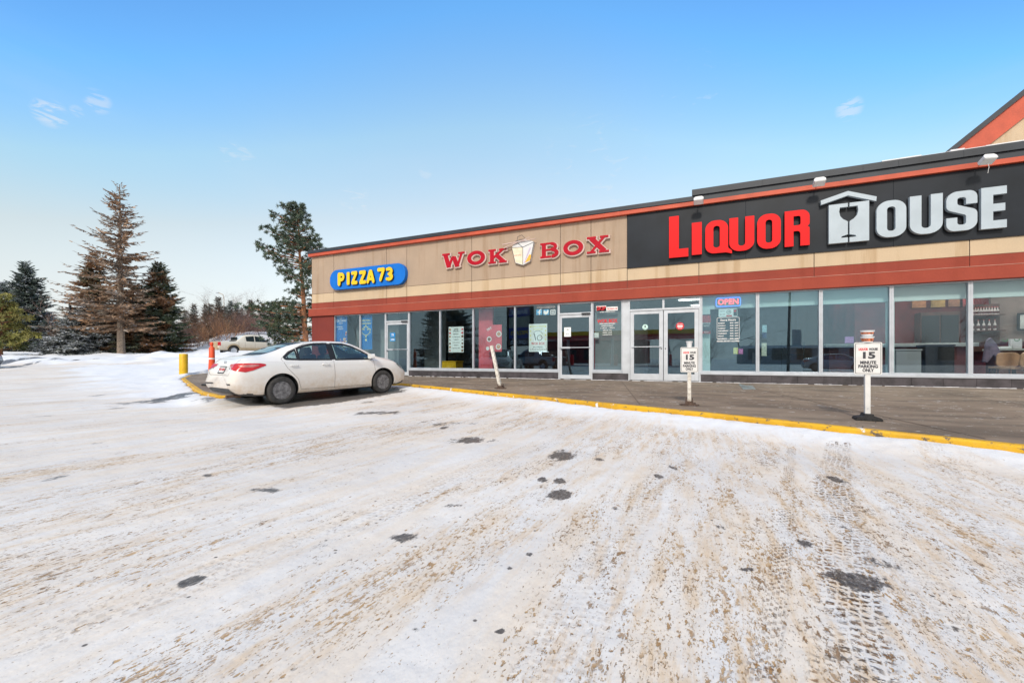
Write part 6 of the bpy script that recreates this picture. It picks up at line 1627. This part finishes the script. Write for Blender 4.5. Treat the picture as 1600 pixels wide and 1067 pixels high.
rr_ = random.Random(21)
bo = []
H = 13.6; LFT = math.pi + PHI                       # azimuth that runs to the left of the picture
for z, l, ri in ((8.7, 4.3, .22), (8.2, 3.4, .12), (10.4, 3.2, .20), (10.0, 2.4, .08), (11.7, 2.4, .28), (11.5, 1.8, .1), (12.6, 1.3, .5)):
    bo.append((z, l, LFT + rr_.uniform(-.15, .15), ri)); bo.append((z - .25, l * .72, LFT + rr_.uniform(-.5, .5), ri)); bo.append((z + .2, l * .8, LFT + rr_.uniform(-.3, .3), ri + .03))
for k in range(92):
    z = 5.0 + 8.5 * rr_.random() ** .85; l = (1.75 * max(0, 1 - ((z - 6.5) / 7.2) ** 2) + .22) * rr_.uniform(.6, 1.15); bo.append((z, max(.5, l), rr_.random() * 6.283, rr_.uniform(-.05, .35)))
for k in range(36): bo.append((rr_.uniform(1.4, 5.2), rr_.uniform(1.4, 2.8), rr_.random() * 6.283, rr_.uniform(-.25, .1)))
for z, l in ((4.3, 4.4), (1.5, 3.6), (3.4, 3.2), (2.3, 4.4), (1.0, 3.0), (3.9, 5.0), (3.2, 4.6), (2.6, 3.8), (4.6, 3.8), (2.0, 3.0)): bo.append((z, l, LFT + rr_.uniform(-.2, .2), rr_.uniform(-.05, .05))); bo.append((z + .2, l * .8, LFT + rr_.uniform(-.5, .5), 0))
fpine = foliage_mat('blue-green pine needles', (.060, .088, .060), (.11, .14, .095), (.09, .11, .065), .12, 1.6)
pine('pine_tree', H, bo, [fpine, barko], 'pine with orange trunk and long left-reaching boughs behind the building corner', 22, .25, .27, lean=(-.75, -.35), nper=26)
p = at(479, 560, 37); bpy.data.objects['pine_tree'].location = (p.x, p.y, float(terr0(p.x, p.y)) - .3)
rr_ = random.Random(31); bo = [(rr_.uniform(.5, 5.6), 0, 0, 0) for _ in range(60)]
bo = [(z, max(.4, 2.6 * (1 - (z / 6.6) ** 1.6)) * rr_.uniform(.7, 1.05), rr_.random() * 6.283, rr_.uniform(0, .3)) for z, *_ in bo]
yp = pine('young_pine', 6.0, bo, [fyel, barko], 'yellow-green bushy young pine at the left edge', 33, .34, .13, nper=26); put(yp, 3, 37); yp.scale = (.92, .92, .92)
# ---- bare shrubs and leafless trees
def twigs(name, H, spread, n, mat_, label, seed, tree=False, cat='shrub', wd=.020, group=None, leaf=None):
    rr = random.Random(seed); root = None
    V = []; Fs = []
    def rib(a, b, w0, w1):
        d = b - a; s = d.cross(Vector((rr.gauss(0, 1), rr.gauss(0, 1), rr.gauss(0, .3)))); s.normalize(); k = len(V)
        V.extend([a - s * w0, a + s * w0, b + s * w1, b - s * w1]); Fs.append((k, k + 1, k + 2, k + 3))
    def grow(p, d, l, w, dep):
        m = 3
        for i in range(m):
            q = p + d * (l / m); rib(p, q, w, w * .8); p = q; w *= .82
            d = (d + Vector((rr.gauss(0, .16), rr.gauss(0, .16), rr.gauss(.03, .10)))).normalized()
            if dep > 0:
                for _ in range(rr.choice((1, 2, 2))):
                    dd = (d + Vector((rr.gauss(0, .55), rr.gauss(0, .55), rr.gauss(.1, .35)))).normalized(); grow(p, dd, l * rr.uniform(.45, .7), w * .6, dep - 1)
    if tree:
        b_ = Vector((0, 0, -.2)); grow(b_, Vector((0, 0, 1)), H * .55, wd * 4, 4)
    else:
        for _ in range(n):
            a = rr.random() * 6.283; o = Vector((math.cos(a), math.sin(a), 0)) * spread * .35 * rr.random(); d = Vector((math.cos(a) * spread / H * rr.random(), math.sin(a) * spread / H * rr.random(), 1)).normalized(); grow(o, d, H * rr.uniform(.45, .8), wd, 2)
    root = MB().add(V, Fs); me = bpy.data.meshes.new(name); me.from_pydata([tuple(v) for v in V], [], Fs)
    at_ = me.attributes.new('tint', 'FLOAT', 'POINT'); at_.data.foreach_set('value', [float(x) for x in np.repeat(np.random.default_rng(seed).random(len(Fs)), 4)])
    o = link_mesh(name, me, mat_, None, False); tag(o, label, cat, group); return o
fb = foliage_mat('purple-brown bare twigs', (.15, .085, .075), (.22, .14, .12), None)
fr_ = foliage_mat('russet bare twigs', (.26, .13, .07), (.33, .19, .11), None)
fg_ = foliage_mat('grey bare twigs', (.22, .18, .16), (.30, .25, .23), None)
GB = 'bare shrubs in a thicket on the snowy rise'
s1 = twigs('bare_shrub', 3.6, 2.6, 22, fb, 'purple-brown bare shrub in the thicket beyond the snow bank', 41, group=GB)
s2 = twigs('bare_shrub', 3.2, 3.0, 22, fr_, 'russet bare shrub in the thicket beyond the snow bank', 42, group=GB + ', russet')
s3 = twigs('bare_shrub', 2.6, 2.2, 18, fg_, 'grey bare shrub in the thicket beyond the snow bank', 43, group=GB + ', grey')
first = {0: True, 1: True, 2: True}
spots = [(276, 50, 0), (286, 47, 0), (297, 52, 0), (306, 49, 2), (316, 50, 1), (325, 54, 1), (333, 48, 1), (342, 51, 0), (350, 55, 1), (358, 49, 1), (367, 53, 0), (378, 56, 0), (388, 52, 0), (398, 55, 0), (408, 53, 0), (415, 57, 2), (422, 52, 0), (430, 56, 0), (291, 57, 2), (312, 58, 0), (338, 60, 0), (362, 60, 0), (384, 61, 2), (402, 62, 0),
         (88, 50, 2), (100, 52, 0), (112, 50, 0), (225, 50, 0), (236, 52, 2), (262, 50, 0), (268, 54, 0), (205, 52, 0), (125, 54, 0), (60, 52, 0)]
rr_ = random.Random(9)
for px, Z, k in spots:
    src = (s1, s2, s3)[k]
    o = src if first[k] else copy_tree(src); first[k] = False
    put(o, px, Z, -.1, rr_.random() * 6.28); s_ = rr_.uniform(.8, 1.2); o.scale = (s_, s_, s_ * rr_.uniform(.85, 1.15))
t1 = twigs('bare_tree', 5.2, 0, 0, fg_, 'small pinkish bare tree beside the lamp post, left of it', 51, True, 'tree', .018)
put(t1, 77, 40, 0); t1.data.materials[0] = foliage_mat('pink grey twigs', (.34, .24, .21), (.42, .30, .27))
GT = 'tall leafless trees far behind the thicket'
t2 = twigs('bare_tree', 7.5, 0, 0, fg_, 'tall pale leafless tree rising above the thicket', 52, True, 'tree', .022, GT)
for i, (px, Z, s_) in enumerate(((381, 62, 1.0), (284, 66, .9), (297, 70, 1.0), (331, 66, 1.1), (344, 72, 1.15), (352, 66, 1.0), (322, 74, 1.0), (270, 72, .9), (372, 72, 1.0), (395, 74, .9))):
    o = t2 if i == 0 else copy_tree(t2); put(o, px, Z, -.1, i * 1.3); o.scale = (s_, s_, s_)
# small spruces in the thicket
GS = 'small dull green spruces standing in the thicket'
fdull = foliage_mat('dull green needles', (.14, .12, .10), (.20, .165, .135), (.10, .11, .09), .1)
e0 = spruce('small_spruce', 6.2, 1.5, .3, [fdull, barkd], 'small dull green spruce rising from the thicket', 61, .9, .05, .2, .36, .15, GS, nbr=8)
e1 = spruce('small_spruce', 6.6, 1.7, .3, [fgreen, barkd], 'small dark green spruce rising from the thicket', 62, .9, .02, .2, .36, .15, GS + ', dark', nbr=8)
for i, (px, Z, k, s_) in enumerate(((303, 56, 0, 1.0), (329, 58, 0, .9), (341, 57, 0, 1.0), (321, 62, 0, 1.0), (352, 58, 1, .68), (360, 57, 1, .80), (370, 58, 1, .74), (345, 64, 0, .85), (391, 60, 0, .9), (378, 63, 1, .7), (411, 60, 0, .8), (290, 62, 0, .9), (22, 60, 1, 1.1), (66, 60, 1, 1.0), (425, 62, 1, .8))):
    src = (e0, e1)[k]; o = src if i in (0, 4) else copy_tree(src); put(o, px, Z, -.1, i * 1.1); s_ *= .86; o.scale = (s_, s_, s_)

# ------------------------------------------------------------------ street furniture at the far side
lp = empty('lamp_post', at(109.5, 560, 40), 0, 'dark grey post with a flat lamp head among the left trees', 'lamp post')
lp.location.z = float(terr0(lp.location.x, lp.location.y)); ORG[lp.name] = Vector((0, 0, 0))
hz = HC + (560 - 474) / F * 40 - lp.location.z
b = MB(); b.tube([(0, 0, 0), (0, 0, hz)], [.13, .10], 10); b.build('pole', M['blackm'], lp, world=False, smooth=True)
b = MB(); b.prism(rrect(-.75, -.16, .15, .16, .12), hz, hz + .12); o = b.build('lamp_head', M['blackm'], lp, world=False, bevel=.02)
b = MB(); b.tube([(0, 0, 0), (0, 0, .5)], .2, 12); b.build('base', M['greyw'], lp, world=False)
lp2 = empty('street_lamp', (0, 0, 0), 0, 'slim pale street lamp behind the thicket, curved arm to the left', 'street lamp')
p = at(350, 560, 64); lp2.location = (p.x, p.y, float(terr0(p.x, p.y)))
b = MB(); b.tube([(0, 0, 0), (0, 0, 5.4), (-.25, 0, 6.0), (-1.3, 0, 6.35)], .06, 6); b.build('pole', pm('pale concrete', (.40, .34, .28), .8), lp2, world=False)
b = MB(); b.box(-1.8, -1.25, -.12, .12, 6.28, 6.4); b.build('lamp_head', M['alu'], lp2, world=False)
# black railing
fe = empty('iron_fence', at(455, 560, 47), 0, 'black iron railing on the snowy rise beside the pine', 'fence'); fe.location.z = 0
fe.location.z = float(terr0(fe.location.x, fe.location.y)); ORG[fe.name] = Vector((0, 0, 0))
fe.rotation_euler = (0, 0, PHI)
pk_ = MB(); bmin = -3.6; hz0 = 0.15
top = HC + (560 - 520.5) / F * 47 - fe.location.z; bot = top - 1.35
for k in range(72): pk_.box(bmin + k * .11, bmin + k * .11 + .018, -.009, .009, bot, top - .03)
pk_.build('pickets', M['blackm'], fe, world=False)
for zz in (top - .12, bot + .12): q = MB(); q.box(bmin, bmin + 7.9, -.02, .02, zz - .02, zz + .02); q.build('rail', M['blackm'], fe, world=False)
for k in range(4): q = MB(); q.box(bmin + k * 2.6 - .04, bmin + k * 2.6 + .04, -.04, .04, min(bot, 0) - .5, top + .06); q.build('post', M['blackm'], fe, world=False)
# yellow bollard and orange delineator
x, y = at(286.8, 585.5, 19.2).xy; z = float(terr0(x, y)) - .02
bo_ = empty('bollard', (x, y, z), 0, 'yellow steel bollard standing in snow beyond the kerb', 'bollard')
hb = (585.5 - 550.5) / F * 19.2
b = MB(); b.lathe([(.165, -.1), (.165, hb - .03), (.15, hb), (0, hb + .005)], 24); b.build('pipe', M['ypaint'], bo_, world=False, smooth=True)
z = -.17
for _ in range(10): x, y = ground_pt(331, 602.0, z); z = float(swz(x, y))
Zc = depth(x, y); sc_ = F / Zc
co_ = empty('traffic_delineator', (x, y, z), 0, 'orange traffic post with white bands standing behind the white car', 'traffic post')
Hc = (602 - 534.5) / sc_
b = MB(); b.prism(fillet([(-.22, -.22, .08), (.22, -.22, .08), (.22, .22, .08), (-.22, .22, .08)], 3), 0, .05); b.build('base', M['rubber'], co_, world=False, bevel=.01)
b = MB(); b.lathe([(.125, .05), (.11, .12), (.085, Hc * .55), (.078, Hc * .86), (.05, Hc * .89), (.03, Hc * .91), (.045, Hc * .94), (.045, Hc * .975), (.02, Hc), (0, Hc)], 20); b.build('body', M['orangep'], co_, world=False, smooth=True)
for a, c_ in ((.60, .70), (.74, .86)):
    b = MB(); b.lathe([(.0865 - .012 * (a - .55) / .3, Hc * a), (.0865 - .012 * (c_ - .55) / .3, Hc * c_)], 20); b.build('reflective_band', M['reflw'], co_, world=False, smooth=True)

# ------------------------------------------------------------------ across the lot, mirrored in the glass
ps = empty('plaza_sign', (-14.9, -22, -.36), R(22.7), 'tall shopping plaza sign seen mirrored in the shop windows', 'sign')
for sx_ in (-1.55, 1.45): q = MB(); q.box(sx_ - .12, sx_ + .12, -.15, .15, 0, 7.6); q.build('post', M['blackm'], ps, world=False)
for z0_, z1_, m__, s_, tm_ in ((5.7, 6.5, M['txr'], '', 'txw'), (4.9, 5.68, pm('navy panel', (.01, .04, .30), .4), 'BANK', 'txw'), (3.9, 4.88, pm('beige panel', (.45, .42, .32), .5), '', 'txt'), (2.9, 3.88, pm('navy panel b', (.01, .05, .34), .4), 'PIZZA 73', 'yel'), (2.2, 2.88, M['blackm'], 'LIQUOR HOUSE', 'txw')):
    q = MB(); q.box(-1.4, 1.3, -.10, .10, z0_, z1_); o = q.build('sign_face', m__, ps, world=False); ORG[o.name] = Vector((0, 0, 0))
    if s_:
        t_ = text_mesh(s_, .5, .012, .01); ww = max(v.co.x for v in t_.vertices) - min(v.co.x for v in t_.vertices); t_.transform(Matrix.Diagonal((2.2 / ww, 1, 1, 1)))
        t_.transform(Matrix.Translation((-.05, .115, (z0_ + z1_) / 2)) @ Matrix.Rotation(R(180), 4, 'Z') @ Matrix.Rotation(R(90), 4, 'X')); t_.materials.clear(); link_mesh('lettering', t_, M[tm_], o, False)
fc = empty('fuel_canopy', (-9, -52, -.36), 0, 'yellow and red fuel station canopy seen mirrored in the door glass', 'canopy')
q = MB(); q.box(-13, 9, -5, 5, 4.4, 5.0); q.build('roof_edge', pm('bright yellow canopy band', (.95, .50, .02), .5), fc, world=False)
q = MB(); q.box(-13.1, 9.1, -5.1, 5.1, 4.1, 4.39); q.build('red_stripe', M['txr'], fc, world=False)
for xx in (-10, -3, 5):
    q = MB(); q.box(xx - .2, xx + .2, -.2, .2, 0, 4.1); q.build('column', M['wpaint'], fc, world=False)
    q = MB(); q.box(xx - .5, xx + .5, -1.6, -.9, 0, 1.7); q.build('pump', M['txr'], fc, world=False)
for x0_, w_, d_, h_, y_, m__, lb in ((-32, 22, 10, 5.0, -78, 'maroon', 'low maroon shop seen mirrored in the glass'), (8, 60, 12, 3.0, -80, 'greyw', 'long low grey building seen mirrored in the wide windows')):
    e = empty('far_building', (x0_, y_, -.36), 0, lb, 'building')
    q = MB(); q.box(0, w_, -d_, 0, 0, h_); q.build('wall', M[m__], e, world=False)
    q = MB(); q.box(-.2, w_ + .2, -d_ - .2, .2, h_ + .002, h_ + .5); q.build('parapet', M['wpaint'], e, world=False)
    for k in range(int(w_ / 4)): q = MB(); q.box(1 + k * 4, 3.4 + k * 4, .0, .04, .8, 3.0); q.build('window', M['blackm'], e, world=False)
ch_ = MB(); ch_.lathe([(.75, 0), (.75, 3.3), (0, 3.4)], 16); o = ch_.build('storage_silo', M['counter']); o.location = (17.4, -82, 2.9); tag(o, 'grey upright silo seen mirrored in the second wide window', 'silo')
# mirrored trees
m1 = spruce('dark_spruce', 13, 3.6, .5, [fgreen, barkd], 'dark spruce seen mirrored in the windows left of the single glass door', 71, 1.0, .02, .25, .42, .16, nbr=10); m1.location = (-27.5, -31, -.4)
m2 = copy_tree(m1); m2.location = (-33.5, -36, -.4); m2['label'] = 'second dark spruce seen mirrored beside the first'; m2.rotation_euler = (0, 0, 2); m2.scale = (.9, .9, .8)
for i, (x, y) in enumerate(((-6, -95), (2, -92), (9, -96), (40, -98), (46, -94), (60, -95), (-60, -80), (-52, -84), (-70, -60), (-80, -45))):
    o = copy_tree(s1 if i % 2 else t2); o.location = (x, y, -.4); o.scale = (2.2, 2.2, 2.0); o['label'] = 'distant bare growth seen only mirrored in the shop glass'; o['group'] = 'distant growth mirrored in the glass'
lp3 = empty('light_pole', (6.3, -24, -.36), 0, 'dark lot light pole seen mirrored in the third wide window', 'light pole')
q = MB(); q.tube([(0, 0, 0), (.15, 0, 7.5)], [.11, .07], 8); q.build('pole', M['blackm'], lp3, world=False); q = MB(); q.box(-.5, .2, -.15, .15, 7.4, 7.55); q.build('lamp_head', M['blackm'], lp3, world=False)
# ------------------------------------------------------------------ daylight
SUN_EL, SUN_AZ = 37.0, 8.0              # azimuth: degrees the sun stands to the right of straight out from the shop front
sd_ = Vector((math.sin(R(SUN_AZ)) * math.cos(R(SUN_EL)), -math.cos(R(SUN_AZ)) * math.cos(R(SUN_EL)), math.sin(R(SUN_EL))))
L = bpy.data.lights.new('sun', 'SUN'); L.energy = SUN_E; L.angle = R(SUN_A); L.color = (1.0, .915, .80)
so = bpy.data.objects.new('sun', L); col.objects.link(so); so.rotation_euler = sd_.to_track_quat('Z', 'Y').to_euler(); so.location = (0, -30, 30)
w = bpy.data.worlds.new('World'); sc.world = w; w.use_nodes = True; nt = w.node_tree; nt.nodes.clear()
out = nt.nodes.new('ShaderNodeOutputWorld'); bg = nt.nodes.new('ShaderNodeBackground'); bg.inputs[1].default_value = SKY_S
sky = nt.nodes.new('ShaderNodeTexSky'); sky.sky_type = 'NISHITA'; sky.sun_disc = False
sky.sun_elevation = R(SUN_EL); sky.sun_rotation = math.atan2(sd_.x, sd_.y); sky.altitude = 650; sky.air_density = 1.0; sky.dust_density = 1.2; sky.ozone_density = 1.2
tc = nt.nodes.new('ShaderNodeTexCoord'); sp = nt.nodes.new('ShaderNodeSeparateXYZ'); nt.links.new(tc.outputs['Generated'], sp.inputs[0])
mp = nt.nodes.new('ShaderNodeMapping'); mp.inputs['Scale'].default_value = (1.0, 1.0, 3.2); nt.links.new(tc.outputs['Generated'], mp.inputs[0])
# thin high haze and a few small clouds
nz1 = noise(nt, mp.outputs[0], 1.6, 6, .6, .4)
nz2 = noise(nt, mp.outputs[0], 26.0, 6, .6, .8)
veil = mth(nt, 'MULTIPLY', ramp(nt, nz1, .42, .75), ramp(nt, sp.outputs[2], .62, .12))
def spot(px, py, r0, thr=.45):
    d = Vector(((px - 800), 660.0, (560 - py))).normalized()
    dw = Vector((d.x * CP - d.y * SP, d.x * SP + d.y * CP, d.z))
    n = nt.nodes.new('ShaderNodeVectorMath'); n.operation = 'DOT_PRODUCT'; nt.links.new(tc.outputs['Generated'], n.inputs[0]); n.inputs[1].default_value = dw
    return mth(nt, 'MULTIPLY', ramp(nt, n.outputs['Value'], math.cos(r0), math.cos(r0 * .35)), ramp(nt, nz2, thr, thr + .13))
cl = None
for q in ((78, 177, .023, .42, .8), (120, 174, .010, .42, .4), (1327, 170, .022, .45, .7), (152, 159, .020, .46, .6), (370, 240, .035, .52, .4), (555, 313, .035, .50, .6), (1090, 140, .10, .60, .25), (930, 265, .13, .56, .3), (665, 270, .016, .42, .3)):
    s = mth(nt, 'MULTIPLY', spot(*q[:4]), q[4]); cl = s if cl is None else mth(nt, 'MAXIMUM', cl, s)
hs = nt.nodes.new('ShaderNodeHueSaturation'); hs.inputs['Saturation'].default_value = SKY_SAT; nt.links.new(sky.outputs[0], hs.inputs['Color'])
cr = nt.nodes.new('ShaderNodeValToRGB'); 
dr = nt.nodes.new('ShaderNodeVectorMath'); dr.operation = 'DOT_PRODUCT'; nt.links.new(tc.outputs['Generated'], dr.inputs[0]); dr.inputs[1].default_value = (CP, SP, 0)
wid = mth(nt, 'MULTIPLY', mth(nt, 'MULTIPLY', dr.outputs['Value'], dr.outputs['Value']), 1.05)      # bluer towards the sides, set along the camera's right axis
nt.links.new(mth(nt, 'MULTIPLY', sp.outputs[2], mth(nt, 'ADD', wid, 1.0)), cr.inputs[0]); el = cr.color_ramp.elements
GN = [(0.0, (1.25, 1.05, .90)), (.15, (1.60, 1.24, .97)), (.335, (1.86, 1.46, 1.05)), (.48, (1.76, 1.82, 1.45)), (.64, (1.05, 1.82, 2.07)), (.73, (.90, 1.60, 2.0)), (.82, (.95, 1.6, 1.95)), (1.0, (1.5, 1.45, 1.35))]  # zenith gain warmed, out of view, to take blue from the light
while len(el) < len(GN): el.new(.5)
for e_, (p_, c_) in zip(el, GN): e_.position = p_; e_.color = (c_[0] / 2.2, c_[1] / 2.2, c_[2] / 2.2, 1)
mg = mixc(nt, 1.0, hs.outputs[0], cr.outputs[0], 'MULTIPLY')
vs_ = nt.nodes.new('ShaderNodeVectorMath'); vs_.operation = 'SCALE'; vs_.inputs['Scale'].default_value = 2.2; nt.links.new(mg, vs_.inputs[0]); nt.links.new(mth(nt, 'SUBTRACT', 2.2, mth(nt, 'MULTIPLY', wid, .62)), vs_.inputs['Scale'])
colr = mixc(nt, mth(nt, 'MULTIPLY', veil, .22), vs_.outputs[0], SKY_VEIL)
colr = mixc(nt, mth(nt, 'MULTIPLY', cl, .55), colr, SKY_CLOUD)
hzf = mth(nt, 'MULTIPLY', ramp(nt, sp.outputs[2], .32, 0.0), SKY_HZ)
colr = mixc(nt, hzf, colr, SKY_VEIL)
sw = nt.nodes.new('ShaderNodeVectorMath'); sw.operation = 'DOT_PRODUCT'; nt.links.new(tc.outputs['Generated'], sw.inputs[0]); sw.inputs[1].default_value = sd_
colr = mixc(nt, mth(nt, 'MULTIPLY', ramp(nt, sw.outputs['Value'], .22, .85), .85), colr, (6.1, 5.8, 5.3))      # pale haze round the unseen sun, added to warm and brighten the light
nt.links.new(colr, bg.inputs[0]); nt.links.new(bg.outputs[0], out.inputs[0])
# ------------------------------------------------------------------ camera and output
cam = bpy.data.cameras.new('camera'); cam.sensor_width = 36; cam.lens = 36 * F / 1600; cam.shift_y = (560 - 533.5) / 1600; cam.clip_end = 3000; cam.clip_start = .05
co = bpy.data.objects.new('camera', cam); col.objects.link(co); co.location = (0, -D, HC); co.rotation_euler = (R(90), 0, PHI); sc.camera = co
sc.view_settings.view_transform = 'Standard'; sc.view_settings.look = 'None'; sc.view_settings.exposure = EXPO; sc.view_settings.gamma = 1.0
sc.cycles.use_denoising = True; sc.cycles.max_bounces = 6; sc.cycles.transparent_max_bounces = 12
